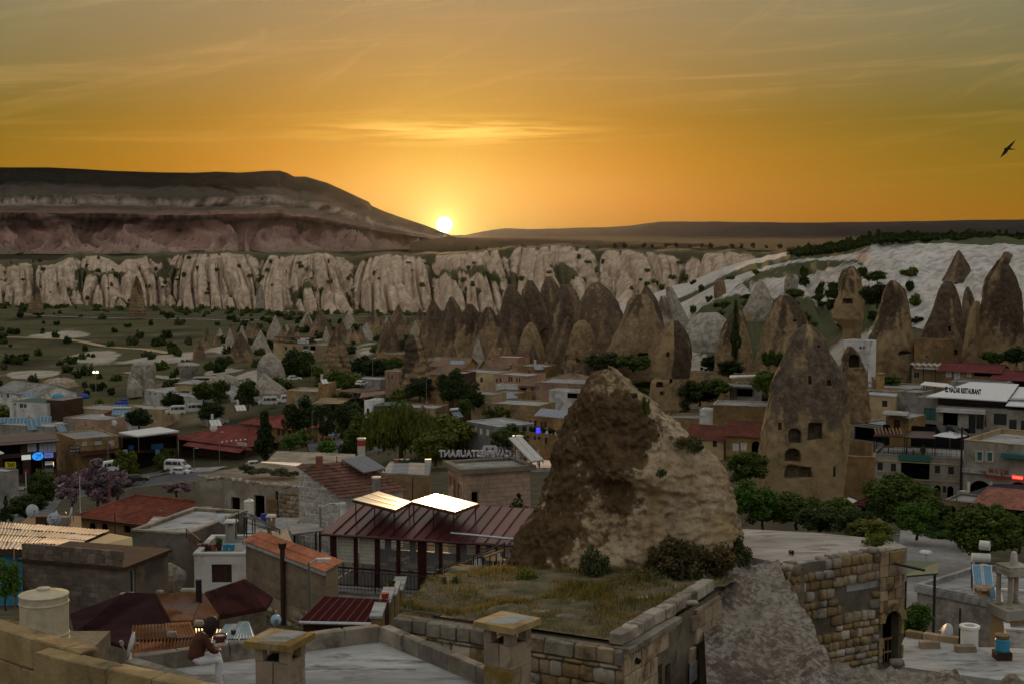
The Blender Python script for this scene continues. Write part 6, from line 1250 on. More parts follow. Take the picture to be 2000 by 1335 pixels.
def chair(label,loc,rz,m):
 t=thing('chair',label,'chair',loc,rz);MB().box(-.22,-.22,.42,.22,.22,.46).build('seat',m,t);MB().hexa([(-.21,.19,.47),(.21,.19,.47),(.21,.23,.47),(-.21,.23,.47),(-.19,.26,.86),(.19,.26,.86),(.19,.3,.86),(-.19,.3,.86)]).build('backrest',m,t)
 for x in(-.19,.19):
  for y in(-.19,.19):MB().cyl((x,y,0),(x,y,.42),.022,n=5).build('leg',m,t)
restaurant()
t=building('house with a red hipped tile roof and dark pointed arches, left of the ruined house',160,118,402,112,1003,1040,6.6,m_ochre,'hip',name='hip_roofed_house',zb=-26,rise=1.35,over=.45,ops=[(174,1019,187,1040,'op'),(198,1020,211,1040,'op'),(242,1022,255,1040,'op')],tile=mat('red_tile',[(.15,.036,.022),(.22,.065,.036)],2.2,.85,.3,dirt=(.10,.04,.028),dscale=.8))
f,h,w,dp,zr=t_info[t.name]
o=MB().box(-.3,-.25,0,.3,.25,.06).build('skylight',m_steel);o.location=f.w_(*(f.at(318,976,1.8)[0],1.8,h+.62));tag(o,'small pale skylight in the red hipped tile roof','skylight')
post('thin red mast beside the red hipped tile roof, by the lilac trees','mast','pole',P(214,980,126),1.6,.06,m_red)
post('slim grey pole in front of the pointed arches of the red hipped house','pole','pole',P(225,1046,100),1.7,.04,m_black)
post('white pole beside the hedge, left of the red hipped house','pole','pole',P(157,1000,124),3.3,.04,m_white)
q=zs_quad([(20,1036,88),(160,1034,90),(158,1006,108),(60,1004,110)]);sheet('dark flat roof with satellite dishes and junk behind the zinc sheets',q,m_brown,.3,'flat_roof','roof',[(.05,.05),(.95,.05)],zf=-27)
for i,(px,py,rz,m)in enumerate(((106,1028,.2,m_dish),(111,1024,-1.0,m_dish),(141,1017,-1.2,m_dish),(62,1012,.8,m_dish))):
 dish(('blue-grey satellite dish on the dark junk roof beside a brown box','tilted satellite dish edge-on in the middle of the dark junk roof','small satellite dish at the right end of the dark junk roof','satellite dish at the left end of the dark junk roof')[i],P(px,py,92),.45,rz,.5,m)
for px,py,s,lb in((96,1027,(.5,.5,1.3),'brown box standing among the dishes on the dark junk roof'),(118,1016,(1.3,.5,.6),'grey rubble heap on the dark junk roof'),(83,1014,(.8,.5,.5),'dark bundle on the dark junk roof')):
 o=obj('box',stone_mesh(1,m_brown if 'grey' not in lb else m_rub[1],.06));o.location=P(px,py,94);o.scale=s;tag(o,lb,'box' if 'box' in lb else 'bundle')
def right_low():
 z=-16.5;q=[floor_at(x,y,z)for x,y in((1742,1298),(2080,1345),(2080,1268),(1905,1262),(1767,1243))];c=q[0].copy();n=len(q)
 t=thing('flat_roofed_house','house with a bare grey concrete roof edged by stone blocks, behind the arched doorway','building',c)
 MB().add([p-c for p in q]+[p-c-Vector((0,0,.25))for p in q],[tuple(range(n)),tuple(range(2*n-1,n-1,-1))]+[(i,n+i,n+(i+1)%n,(i+1)%n)for i in range(n)]).build('roof',m_roofc,t)
 MB().hexa([Vector((p.x,p.y,-23))-c for p in(q[0],q[1],q[2],q[4])]+[p-c-Vector((0,0,.255))for p in(q[0],q[1],q[2],q[4])]).build('wall',m_tan,t)
 runwall(t,q[4],q[3],.35,z+.28,z-.1,[m_ash[0],m_cap,m_yell],.9,.5,.05,'edge_block',4,.08,c,.4)
 dish('dark blue satellite dish standing edge-on on the grey roof behind the arched doorway',floor_at(1852,1246,z),.42,-1.3,.7,m_dish,h=.2)
 o=thing('vent_stack','white round stone chimney with a dark mouth on the edge of the grey roof','chimney',floor_at(1893,1262,z));MB().lathe([(.34,0),(.34,.75),(.40,.78),(.40,.88),(.22,.88),(.22,.5)],18,cap=False).build('shaft',m_white,o);MB().lathe([(.24,.6),(.01,.6)],12).build('mouth',m_dark,o);MB().cyl((-.3,.3,0),(-.3,.3,1.5),.04,n=6).build('pipe',m_black,o)
 o=thing('oil_drum','blue and white painted drum standing on the grey roof below the bell turret','barrel',floor_at(1957,1285,z));MB().lathe([(.26,.3),(.28,.35),(.28,.75),(.25,.8)],14).build('drum',m_skyblue,o);MB().box(-.3,-.3,0,.3,.3,.3).build('stand',m_brown,o);MB().lathe([(.25,.8),(.3,.95),(.2,.97)],14).build('rim',m_rub[0],o)
 for px,py,s in((1815,1258,(.8,.35,.3)),(1885,1265,(.8,.4,.25))):
  o=obj('stone_block',stone_mesh(3,m_ash[1],.05));o.location=floor_at(px,py,z+.12);o.scale=s;tag(o,'loose pale block lying by the roof edge '+('left of the dish' if px<1850 else 'right of the dish'),'stone')
 t=building('pale ashlar house with a flat roof carrying a blue solar heater, at the right edge',1789,88,1944,84,1141,1246,8,m_pale,name='ashlar_house',zb=-26,par=.25,cop=m_roofc)
 f,h,w,dp,zr=t_info[t.name];stones(t,w,h-.4,.32,.5,[mat('pale_block',[(.25,.225,.19),(.37,.34,.295)],2,.93,.4,dirt=(.19,.16,.13),dscale=.8,rnd=.2)],gap=.02,proud=.02,soft=.04,jit=.12,thick=.14,name='ashlar_block',seed=6,z0=h-3.6,limit=140)
 MB().box(-.12,-.14,h-.42,w+.1,-.01,h-.005).build('roof_band',m_roofc,t)
 p=f.w_(w*.62,2.0,zr);solar('solar heater with two steel tanks and one blue panel on the pale ashlar house',p,f.rz+.65,2,.62,2.1,.72,'two',flat('blue_panel',(.10,.24,.36),.25,spec=.6),sc=1.0)
 chimney('stubby stone chimney under the blue solar panel',f.w_(w*.78,.6,zr),.9,.75,m_tan);dish('large blue satellite dish at the corner of the pale ashlar house',f.w_(w*.93,.5,zr),.6,.5,.4,flat('blue_dish2',(.10,.22,.34),.5))
 o=MB().lathe([(2.2*math.cos(i*.157),.9*math.sin(i*.157))for i in range(11)],24).build('dome',m_cream,smooth=True);o.location=f.w_(w*.86,9.6,h-.4);tag(o,'low cream dome behind the satellite dish of the pale ashlar house','dome')
 sheet('green tarpaulin stretched behind the arched-door house',zs_quad([(1762,1124,74),(1832,1118,74),(1834,1096,80),(1766,1092,80)]),m_green,.1,'tarpaulin','tarpaulin',[(.1,.1),(.9,.1),(.9,.9)],zf=-24)
 d=70;zb=zat(1182,d);p=Vector((Fr.xat(1978,d,zb),d,zb));t=thing('bell_turret','pale stone turret with four columns and a rounded finial at the right edge','turret',p,.25);hh=zat(1118,d)-zb
 MB().box(-.75,-.75,-7,.75,.75,-.5).build('pier',m_tan,t);MB().box(-.9,-.9,-.5,.9,.9,0).build('ledge',m_pale,t)
 for x in(-.5,.5):
  for y in(-.5,.5):MB().lathe([(.17,0),(.17,.1),(.13,.14),(.12,hh-.15),(.17,hh-.1),(.17,hh)],12,(x,y,0)).build('column',m_pale,t)
 MB().box(-.72,-.72,hh,.72,.72,hh+.28).box(-.62,-.62,hh+.282,.62,.62,hh+.42).build('cap',m_pale,t);MB().lathe([(.2,hh+.42),(.16,hh+.9),(.12,hh+1.05),(.03,hh+1.12)],12).build('finial',m_white,t)
 building('pale house wall with a tall arched niche below the bell turret',1942,76,1962,68,1140,1260,3,m_white,name='gable_house',zb=-22,par=.1)
right_low()
def hotel():
 HW=dict(frame=m_brownframe)
 t=building('two-storey pale hotel block with a dark balcony opening and roof terrace, behind the green trees',1702,172,1877,168,886,990,9,m_pale,zb=-36,par=.15,sill=m_cream,name='hotel_block',ops=[(1714,902,1724,918,'w'),(1740,904,1750,920,'w'),(1760,897,1815,938,'o'),(1826,908,1836,924,'w'),(1852,910,1863,926,'w'),(1825,946,1837,972,'oa'),(1841,948,1848,962,'w'),(1850,948,1862,972,'oa')],**HW)
 f,h,w,dp,zr=t_info[t.name]
 for z in(h-.75,f.at(1720,932)[1]):MB().box(0,-.07,z,w,-.003,z+.14).build('string_course',m_cream,t)
 MB().box(f.at(1755,900)[0],-.25,f.at(1755,897)[1],f.at(1818,900)[0],-.005,f.at(1755,886)[1]).build('fascia',m_teal,t)
 railing('dark iron railing along the roof terrace of the pale hotel block',[f.w_(.2,.3,h+.1),f.w_(w*.33,.3,h+.1),f.w_(w*.66,.3,h+.1),f.w_(w-.2,.3,h+.1)],1.0,step=.5,r=.02)
 top=lambda px,py,y:f.w_(f.at(px,py,y)[0],y,f.at(px,py,y)[1])
 o=sheet('dark timber pergola over the left part of the hotel roof terrace',[top(1706,850,.6),top(1768,852,.6),top(1768,842,5),top(1712,838,5)],m_brown,.12,'pergola','pergola',[(.02,.05),(.98,.05),(.02,.95),(.98,.95)],zf=f.o.z+h)
 for i in range(8):
  a=top(1712+7*i,849,.4);b=top(1708+7*i,838,4.5);MB().cyl(a-o.location+Vector((0,0,.15)),b-o.location+Vector((0,0,.2)),.07,n=5).build('rafter',m_wood,o)
 sheet('dark awning roof in the middle of the hotel roof terrace',[top(1770,853,.8),top(1828,855,.8),top(1826,842,6),top(1772,840,6)],m_maroon,.15,'awning','awning',[(.02,.05),(.98,.05)],zf=f.o.z+h)
 MB().box(0,0,0,w,.15,2.6).build('terrace_back',m_dark,t,loc=(0,dp-.4,h));p=top(1855,872,2.2)
 u=umbrella('white square parasol at the right end of the hotel roof terrace',(p.x,p.y,f.o.z+h),2.1,zat(843,170)-f.o.z-h,m_canvas,n=4)
 for i,(px,m,lb)in enumerate(((1770,m_canvas,'white table left of the yellow plant on the hotel roof terrace'),(1785,m_canvas,'bright white table in the middle of the hotel roof terrace'),(1735,m_wood,'wooden table under the timber pergola of the hotel'))):
  p=top(px,872,1.6);o=thing('table',lb,'table',(p.x,p.y,f.o.z+h));MB().box(-.6,-.5,.74,.6,.5,.8).build('tabletop',m,o);MB().cyl((0,0,0),(0,0,.74),.06,n=6).build('leg',m_black,o)
 p=top(1803,872,1.2);shrub('yellowish potted plant on the hotel roof terrace',(p.x,p.y,f.o.z+h+.3),1.1,.9,l_yel,'plant',300,.15,name='potted_plant')
 t=building('pale hotel wing with twin framed windows and big arches at the right edge',1879,166,2040,160,858,972,12,m_pale,zb=-34,par=.5,name='hotel_wing',trim=m_white,sill=m_cream,cop=m_cream,ops=[(1908,881,1918,900,'w',m_teal),(1928,882,1938,901,'w',m_teal),(1893,935,1937,970,'oa'),(1968,938,2012,972,'oa')])
 f2,h2,w2,dp2,zr2=t_info[t.name];MB().box(0,-.35,f2.at(1890,921)[1],w2,-.004,f2.at(1890,914)[1]).build('cornice',m_roofc,t);MB().box(f2.at(1960,880)[0],-.9,f2.at(1960,890)[1],w2,-.005,f2.at(1960,882)[1]).build('balcony',m_teal,t)
 for px in(1893,1937):MB().box(f2.at(px,930)[0]-.15,-.12,f2.at(px,968)[1],f2.at(px,930)[0]+.15,-.004,f2.at(px,940)[1]).build('pilaster',m_white,t)
 post('drain post at the corner between the hotel block and the hotel wing','drain_pipe','pipe',P(1876,968,165),8.2,.14,m_black)
 s=thing('script_sign','red script sign lettering standing over the arch of the hotel wing','sign',f2.w_(f2.at(1926,930)[0],-.5,f2.at(1926,930)[1]),f2.rz);W=f2.at(1976,930)[0]-f2.at(1926,930)[0]
 rd=flat('sign_red',(.32,.045,.02),.5);lettering('M·R·S·M',rd,s,W*.75,.62,(W*.55,0,.9),bold=.02);lettering('Restaurant',rd,s,W,.62,(W*.5,0,.25),bold=.02)
 sign('lit red sign with the word OPEN beside the red script sign',f2,1977,927,1998,936,flat('red_light',(.6,.02,.01),.5,emit=(1,.03,.01),es=1.6),'OPEN',flat('pink_light',(.8,.3,.25),.5,emit=(1,.35,.25),es=1.2),-.5)
 q=[f2.w_(f2.at(1915,970)[0],-6,0),f2.w_(w2,-6,0),f2.w_(w2,-.6,0),f2.w_(f2.at(1945,950)[0],-.6,0)]
 for p,y in zip(q,(966,968,946,944)):p.z=zat(y,p.y)
 sheet('dark canvas awning in front of the hotel wing arches',q,flat('charcoal_canvas',(.035,.035,.05),.8),.1,'awning','awning',[(.05,.05)],zf=-36)
 a,b=P(1905,986,150),P(2040,992,146);t=building('dark shop with a red clay tile awning below the hotel wing',1905,150,2040,146,984,1050,6,m_brown,'shed',name='shop',zb=-34,rise=.9,over=.6,ops=[(1910,990,1955,1045,'o'),(1985,992,2030,1045,'o')],tile=mat('awning_tile',[(.22,.085,.06),(.30,.13,.09)],2.2,.85,.3,dirt=(.14,.06,.045),dscale=.8))
 post('white and red banner post in front of the dark shop','banner','banner',P(1956,1025,146),1.9,.22,m_canvas)
 building('low yellowish stone arcade with dark arches, left of the dark shop',1843,152,1904,150,976,1030,5,m_ochre,name='arcade',zb=-33,par=.15,ops=[(1850,986,1866,1024,'oa'),(1873,988,1884,1024,'oa')],cop=m_cap)
 lamp('tall grey street lamp between the green trees and the stone arcade',P(1867,1052,135),4.6,.6,.1,m_steel)
 t=building('white upper hotel floor with dark balcony doors, under the restaurant canopy',1828,182,2040,176,792,862,10,m_pale,zb=-31,par=.05,name='upper_hotel',ops=[(1842,804,1870,846,'o'),(1892,808,1905,846,'w'),(1907,808,1921,838,'w'),(1941,806,1966,830,'w'),(1971,818,1985,846,'w'),(1994,820,2010,846,'w')],**HW)
 f3,h3,w3,dp3,zr3=t_info[t.name];MB().box(-.1,-.5,h3-.7,w3*.45,-.004,h3-.2).build('balcony_front',m_white,t)
 railing('iron balcony railing in front of the upper hotel doors',[f3.w_(f3.at(1888,850)[0],-1.2,f3.at(1888,851)[1]),f3.w_(f3.at(1972,850)[0],-1.2,f3.at(1888,851)[1])],1.0,step=.4,r=.02)
 p=f3.w_(f3.at(1926,846)[0],-.7,f3.at(1926,848)[1]);umbrella('folded dark parasol on the upper hotel balcony',p,1,2.6,m_brown,False)
 t=building('dark glazed rooftop restaurant under a long white canopy, black name letters above',1832,184,2040,178,772,796,9,m_brown,zb=f3.o.z+h3,par=0,name='rooftop_restaurant',backdrop=False,ops=[(1836,775,1968,791,'g'),(1972,780,2035,798,'g')])
 f4,h4,w4,dp4,zr4=t_info[t.name];xm=f4.at(1970,770)[0]
 MB().slab([(-1.2,-1.6,h4+.06),(xm,-1.6,h4-.05),(xm,dp4,h4+1.1),(2.5,dp4,h4+1.1)],.12).build('canopy',m_canvas,t);MB().slab([(xm+.02,-2.4,h4-.5),(w4,-2.4,h4-.5),(w4,dp4,h4+.75),(xm+.02,dp4,h4+.75)],.12).build('canopy',m_canvas,t)
 a,b=P(1846,757,180),P(1916,766,178);o=thing('name_letters','black letters reading EL NAZAR RESTAURANT standing on the white canopy','sign',(a.x,a.y,zat(766,180)),f4.rz-.0);L=(b-a).length;lettering('EL NAZAR RESTAURANT',m_black,o,L,.72,(L/2,0,.45),bold=.045,depth=.06);o.rotation_euler=(0,.03,f4.rz)
 solar('dark solar panel leaning beside the white parasol, left one',P(1845,850,172),2.6,1,1.6,2.4,.5,None);solar('dark solar panel leaning beside the white parasol, right one',P(1872,852,171),2.2,1,1.6,2.6,.5,None)
 building('small cream house with two dark windows, right of the tall pierced rock',1668,192,1747,189,770,806,6,m_cream,zb=-29,par=.12,cop=m_roofc,ops=[(1686,779,1696,792,'w'),(1723,781,1733,794,'w')],**HW)
 building('long cream wall house behind the small cream house',1655,202,1792,198,754,800,7,m_cream,zb=-29,par=.1)
 building('grey windowless block between the cream houses and the hotel',1750,190,1791,188,764,800,5,m_grey,zb=-29,par=.1)
 building('tall pale house with a teal shuttered window beside the upper hotel',1789,186,1832,184,775,862,7,m_pale,zb=-31,par=.1,ops=[(1805,795,1827,820,'w',m_teal),(1805,826,1827,850,'o')],**HW)
 t=building('little yellow porch house under a zinc canopy',1728,180,1772,178,812,862,5,m_ochre,zb=-31,par=0,ops=[(1746,818,1758,838,'d',m_brown),(1774,822,1782,836,'w')]);f5=t_info[t.name]
 sheet('zinc canopy over the little yellow porch house',zs_quad([(1722,808,177),(1772,811,176),(1776,803,182),(1728,800,183)]),m_zinc,.1,'canopy','canopy')
 building('dark open garage under the small cream house',1664,184,1728,180,826,880,6,m_grey,zb=-32,par=.1,ops=[(1669,828,1724,864,'o')])
 fx=Fr(1652,166,1702,164,-31.5);t=thing('cane_fence','brown cane fence right of the tall pierced rock','fence',fx.o,fx.rz);zt=fx.at(1660,858)[1]
 for i in range(46):MB().cyl((fx.w*i/46,0,0),(fx.w*i/46,0,zt+random.Random(i).uniform(-.12,.12)),.035,n=4).build('cane',m_wood,t)
 building('stone retaining wall with a flat top under the cane fence',1640,164,1706,163,890,960,3,m_ochre,zb=-33,par=.1,name='retaining_wall',cat='wall')
 chimney('yellow square chimney on the cream houses below the rounded rock',P(1719,757,196),.9,2.0,m_ochre);chimney('wide yellowish chimney right of the yellow square chimney',P(1708,757,198),.7,1.5,m_tan)
 lamp('street lamp above the small cream house, in front of the rounded rock',P(1694,770,190),4.2,.3,.4,m_steel)
 sheet('white canopy roof with pointed ends left of the name letters',zs_quad([(1797,750,192),(1868,757,190),(1850,748,198),(1806,744,200)]),m_canvas,.1,'canopy','canopy',[(.1,.1),(.9,.1),(.9,.9),(.1,.9)],zf=-26)
 t=building('timber restaurant with a maroon tile roof and white blinds, below the right rocks',1838,232,1945,228,722,755,8,m_wood,'gable',zb=-29,name='timber_restaurant',rise=.8,over=.8,tile=mat('maroon_tile',[(.10,.018,.02),(.14,.03,.03)],2,.8,.3),frame=m_brownframe,ops=[(1846,724,1859,737,'w',m_canvas),(1862,724,1876,741,'w',m_canvas),(1887,725,1898,737,'w',m_canvas),(1903,724,1940,735,'o')])
 building('smaller maroon-roofed timber hall at the right edge',1940,226,2030,222,738,775,8,m_brown,'gable',zb=-29,name='timber_hall',rise=.9,over=.8,tile=MATS['maroon_tile'],frame=m_brownframe,ops=[(1965,744,1980,756,'w',m_canvas),(1985,744,2000,756,'o')])
 building('grey stone retaining house under the timber restaurant',1855,218,1960,214,745,775,5,m_grey,zb=-29,par=.1)
 sheet('slatted open pergola left of the timber restaurant',zs_quad([(1776,712,238),(1856,715,236),(1856,710,244),(1780,708,246)]),m_zinc,.08,'pergola','pergola',[(.02,.1),(.35,.1),(.65,.1),(.98,.1)],zf=-26,corr=.9)
 building('pale house front under the slatted pergola',1780,242,1850,240,722,750,6,m_cream,zb=-27,par=.1,ops=[(1785,726,1796,738,'w')])
 building('masonry front built against the dark rock on the right',1785,262,1842,258,662,702,4,m_ochre,zb=-25,par=.15,ops=[(1826,674,1830,682,'w'),(1806,693,1812,700,'w')])
 building('little maroon-roofed kiosk among the trees below the cane fence',1676,150,1706,149,978,1012,3,m_cream,'hip',zb=-30,name='kiosk',rise=.5,over=.5,tile=MATS['maroon_tile'],ops=[(1682,990,1698,1010,'o')])
 o=thing('banner','red and blue banner left of the maroon-roofed kiosk','banner',P(1649,1018,140));MB().cyl((-.35,0,-.5),(-.35,0,.9),.03,n=5).build('pole',m_black,o);MB().box(-.33,-.02,.45,.33,.02,.85).build('red_field',m_red,o);MB().box(-.33,-.02,.05,.33,.02,.448).build('blue_field',flat('navy',(.02,.03,.3),.6),o)
 umbrella('pale striped parasol left of the maroon-roofed kiosk',P(1657,1010,152),1.2,2.2,m_canvas)
 t=thing('cafe_terrace','pale paved courtyard behind the pale ashlar house','courtyard',P(1770,1100,112));c=t.location;q=[P(1740,1140,92),P(1900,1140,92),P(1905,1085,126),P(1760,1072,130)];z=-24.5
 MB().hexa([Vector((p.x,p.y,z-5))-c for p in q]+[Vector((p.x,p.y,z-(.05 if i<2 else 2.2)))-c for i,p in enumerate(q)]).build('paving',m_pave,t)
 o=thing('courtyard_lamp','short white lamp in the pale courtyard behind the green tarpaulin','lamp',P(1808,1097,104));MB().cyl((0,0,-.5),(0,0,.75),.06,n=6).build('post',m_white,o);MB().lathe([(.5,.75),(.4,.86),(.02,.92)],12).build('lamp_head',m_canvas,o)
 r=random.Random(4);wh=flat('petunia_white',(.6,.58,.6),.8)
 for i in range(10):
  px=1776+15*i;o=thing('planter','flower planter on the courtyard edge, number {} from the left of the row'.format(['one','two','three','four','five','six','seven','eight','nine','ten'][i]),'planter',P(px,1070+i*.8,128),0,'planters on the courtyard edge');MB().box(-.32,-.15,0,.32,.15,.3).build('box',m_brown,o)
  k=obj('blossom',crown_mesh('shrub',1+i%3,200,.16,leaf_mat('white_blossom',(.5,.45,.5),(.65,.6,.62))if i==0 else bpy.data.materials['white_blossom']if i%4 else l_lilac),o);k.scale=(.4,.3,.45);k.location=(0,0,.28)
hotel()
def middle():
 W=dict(frame=m_brownframe)
 B=building
 B('low red-tiled house in front of the ruined stone wall, right of the big rock',1338,264,1413,260,852,892,7,m_cream,'gable',zb=-44,rise=1.9,ops=[(1365,858,1371,868,'d',m_brown),(1392,858,1400,872,'w')],**W)
 B('red-tiled house with two white windows and a dark arch, beside the tall pierced rock',1417,258,1490,255,846,892,6,m_ochre,'gable',zb=-44,rise=2.0,ops=[(1433,867,1441,880,'w',m_canvas),(1449,866,1457,879,'w',m_canvas),(1468,860,1485,890,'oa')],trim=m_white)
 B('long ruined stone wall house behind the red-tiled houses',1392,285,1506,282,790,845,8,m_ochre,zb=-41,par=.2,cop=m_pale)
 B('cream terrace with a low white parapet right of the top of the big rock',1300,290,1393,288,815,850,8,m_tan,zb=-43,par=.4,cop=m_cream)
 B('white stair block at the right end of the cream terrace',1366,288,1392,287,800,822,4,m_white,zb=-41,par=.2)
 B('modern white house with open concrete balconies among trees',1425,305,1474,303,752,790,7,m_white,zb=-38,par=.1,ops=[(1440,758,1470,774,'o')])
 sheet('thin white roof slab over the modern balconies',zs_quad([(1424,736,302),(1478,733,301),(1478,731,309),(1426,732,310)]),m_white,.25,'roof_slab','roof',[(.05,.1),(.9,.1)],zf=-35)
 sheet('long white balcony slab of the modern house',zs_quad([(1404,750,300),(1474,752,299),(1474,748,306),(1406,747,307)]),m_white,.4,'balcony','balcony',[(.5,.1)],zf=-38)
 B('low stone wall terrace at the foot of the dark cypress',1345,330,1505,325,727,745,4,m_tan,zb=-36,par=.2,name='terrace_wall',cat='wall')
 B('little white cube house under the rounded rocks right of the cypress',1504,300,1524,299,672,692,4,m_white,zb=-26,par=.1,ops=[(1514,677,1520,684,'w')])
 B('white cave house front beside the white slope, right of the tall pierced rock',1645,255,1690,252,665,684,4,m_white,zb=-24,par=.1,ops=[(1678,676,1683,682,'w'),(1685,676,1689,682,'w')])
 B('large pinkish flat house left of the top of the big rock',1046,335,1152,330,746,835,12,m_pink,zb=-47,par=.15,ops=[(1100,750,1108,758,'d',m_cream)])
 B('white rendered front storey of the large pinkish house',1072,326,1150,322,762,835,5,m_white,zb=-47,par=.15,ops=[(1083,766,1097,776,'w',m_canvas),(1108,764,1140,778,'o')])
 B('brownish low hipped house behind the large pinkish house',1066,350,1140,346,740,752,9,m_pink,'hip',zb=-45,rise=1.4,tile=mat('brown_tile',[(.16,.10,.07),(.22,.15,.105)],2,.9,.3))
 t=B('tan flat house with a blue solar rack, above the blue-grey roofed house',945,318,1052,312,786,838,9,m_tan,zb=-47,par=.2,ops=[(951,790,958,801,'w'),(965,791,973,801,'w')],cop=m_cream)
 solar('rack of four solar panels on the tan flat house',roof_pt(t,993,780)+Vector((0,2,0)),.3,4,1.0,2.4,.5,None,flat('bright_solar',(.16,.20,.27),.12,spec=.9))
 t=B('hotel house with a long row of solar panels, left flank of the big rock',1028,268,1112,262,812,886,9,m_ochre,zb=-46,par=.1,ops=[(1033,820,1038,832,'w'),(1043,820,1048,832,'w'),(1056,822,1060,834,'w'),(1063,822,1067,834,'w')],**W)
 f,h,w,dp,zr=t_info[t.name];solar('long row of ten solar panels on the roof left of the big rock',f.w_(w*.5,2.2,zr),f.rz,10,.8,2.6,.45,None,MATS['bright_solar'])
 t=B('lower yellow hotel wing with a planted terrace and small windows',1016,256,1100,250,842,905,6,m_ochre,zb=-46,par=.3,ops=[(1028,847,1034,857,'w'),(1042,848,1047,858,'w'),(1050,848,1055,858,'w'),(1064,850,1069,866,'w')],**W)
 f,h,w,dp,zr=t_info[t.name]
 for i in range(9):shrub('dark potted shrub, %s from the left on the planted hotel terrace'%('first second third fourth fifth sixth seventh eighth ninth'.split()[i]),f.w_(w*(i+.5)/9,.6+(i%2)*.5,h),1.2,.9,l_dark,'plant',200,.2,group='pots along the planted hotel terrace',name='potted_plant')
 o=MB().cyl((0,0,0),(0,0,.9),.45,.35,10).build('blue_lantern',flat('blue_glow',(.02,.02,.6),.5,emit=(.05,.05,1),es=1.2));o.location=f.w_(w*.4,.3,h+.05);tag(o,'glowing deep blue lamp on the planted hotel terrace','lamp')
 t=B('grey-white house with a pale blue roof edge, right of the big willow',912,262,975,254,822,870,8,m_grey,zb=-46,par=.1,cop=flat('blue_grey_edge',(.38,.44,.48),.6),ops=[(926,832,931,846,'w',m_canvas),(936,834,942,848,'w',m_canvas),(949,836,955,850,'w',m_canvas)],side_ops=[])
 solar('small solar heater with a yellow flue on the house behind the willow',P(893,815,268),.6,2,.9,1.8,.5,'lying')
 B('cream house with a flat roof and one dark window in the middle of the village',893,368,966,362,725,765,9,m_cream,zb=-47,par=.2,ops=[(912,732,917,744,'w'),(938,736,943,746,'w')],**W)
 B('small gabled house over the cream flat house in the village',937,380,958,378,718,735,9,m_cream,'gablef',zb=-45,rise=2.0,ops=[(945,712,949,718,'w')],tile=MATS['brown_tile'])
 B('salmon flat house with paired slit windows in the village',964,356,1030,350,730,770,8,m_pink,zb=-47,par=.2,ops=[(969,738,972,746,'w'),(976,738,979,746,'w'),(993,735,996,745,'w'),(998,735,1001,745,'w'),(1008,737,1011,746,'w'),(1013,737,1016,746,'w')],**W)
 B('white garden wall house below the salmon flat house',968,342,1016,340,752,775,4,m_white,zb=-47,par=.15)
 B('small salmon porch house with a brown roof right of the white garden wall',1012,338,1046,336,752,785,6,m_pink,'shed',zb=-47,rise=1,tile=MATS['brown_tile'],ops=[(1016,756,1028,768,'o'),(1036,754,1042,764,'w')])
 t=B('long brown-roofed house with solar panels under the rock cliff',842,408,908,404,714,740,9,m_ochre,'gable',zb=-47,rise=2.2,tile=MATS['brown_tile']);solar('pair of pale solar panels on the brown-roofed house under the cliff',P(893,712,402),.1,4,1.0,1.9,.5,None,MATS['bright_solar'])
 o=thing('roof_letters','row of white sign letters on the roof beside the layered rock','sign',P(836,705,400));lettering('KAYA HOTEL',m_tank,o,3.4,1.0,(1.7,0,.5),bold=.03)
 B('reddish house with paired windows under the cliff, right of the gabled house',960,420,1012,416,697,735,8,m_pink,zb=-46,par=.2,ops=[(966,702,971,709,'w'),(974,702,979,709,'w'),(990,712,1000,720,'o')],cop=m_red)
 B('flat stone house under the cave cliff',1010,408,1066,404,714,745,8,m_ochre,zb=-46,par=.2,ops=[(1030,722,1036,730,'w')]);solar('tilted solar panel on the flat stone house under the cave cliff',P(1052,722,404),.5,3,1.0,2.2,.6,'upright',MATS['bright_solar'])
 B('small pale pergola house with a white roof edge in the village',920,322,962,319,768,795,6,m_cream,zb=-47,par=.1,ops=[(926,772,938,784,'o')])
 t=B('stone terrace house with grassy roof behind the tan flat house',955,332,1010,328,765,792,7,m_ochre,zb=-47,par=.2,rmat=m_dirt)
 B('dark restaurant front under the thick tree in the village',876,350,908,348,728,760,6,m_brown,zb=-47,par=.1,ops=[(878,732,905,750,'o')]);B('brown porch roof house left of the dark restaurant front',838,372,880,369,730,760,7,m_ochre,'shed',zb=-47,rise=1.6,tile=MATS['brown_tile'])
 f=Fr(896,346,912,346,zat(750,346));sign('turquoise sign under the dark restaurant roof in the village',f,896,738,905,748,m_teal)
 B('flat tan house with a roof tower, in front of the wide tree',560,392,641,388,762,790,9,m_tan,zb=-52,par=.3,ops=[(592,768,598,776,'w')],cop=m_cream);B('square tan tower house on the flat tan house',622,388,642,387,748,785,5,m_ochre,zb=-50,par=.1)
 solar('bright solar panel on the square tan tower',P(634,750,388),.5,2,.9,2.0,.6,'upright',MATS['pale_reflection_glass']);MB
 q=zs_quad([(612,787,372),(668,788,370),(690,776,384),(628,776,386)]);o=sheet('slatted pergola of pale timber strips, left of the brown terrace roofs',q,m_brown,.05,'pergola','pergola',[(.02,.05),(.5,.05),(.98,.05)],zf=-51)
 for i in range(8):
  a=(i+.2)/8;l=[p-q[0]for p in q];MB().slab([l[0].lerp(l[3],a)+Vector((0,0,.08)),l[1].lerp(l[2],a)+Vector((0,0,.08)),l[1].lerp(l[2],a+.06)+Vector((0,0,.08)),l[0].lerp(l[3],a+.06)+Vector((0,0,.08))],.06).build('slat',m_cream,o)
 B('pale stone shop front under the slatted pergola',606,380,672,376,790,822,8,m_grey,zb=-52,par=.2,ops=[(612,794,640,806,'g'),(646,794,666,806,'g')])
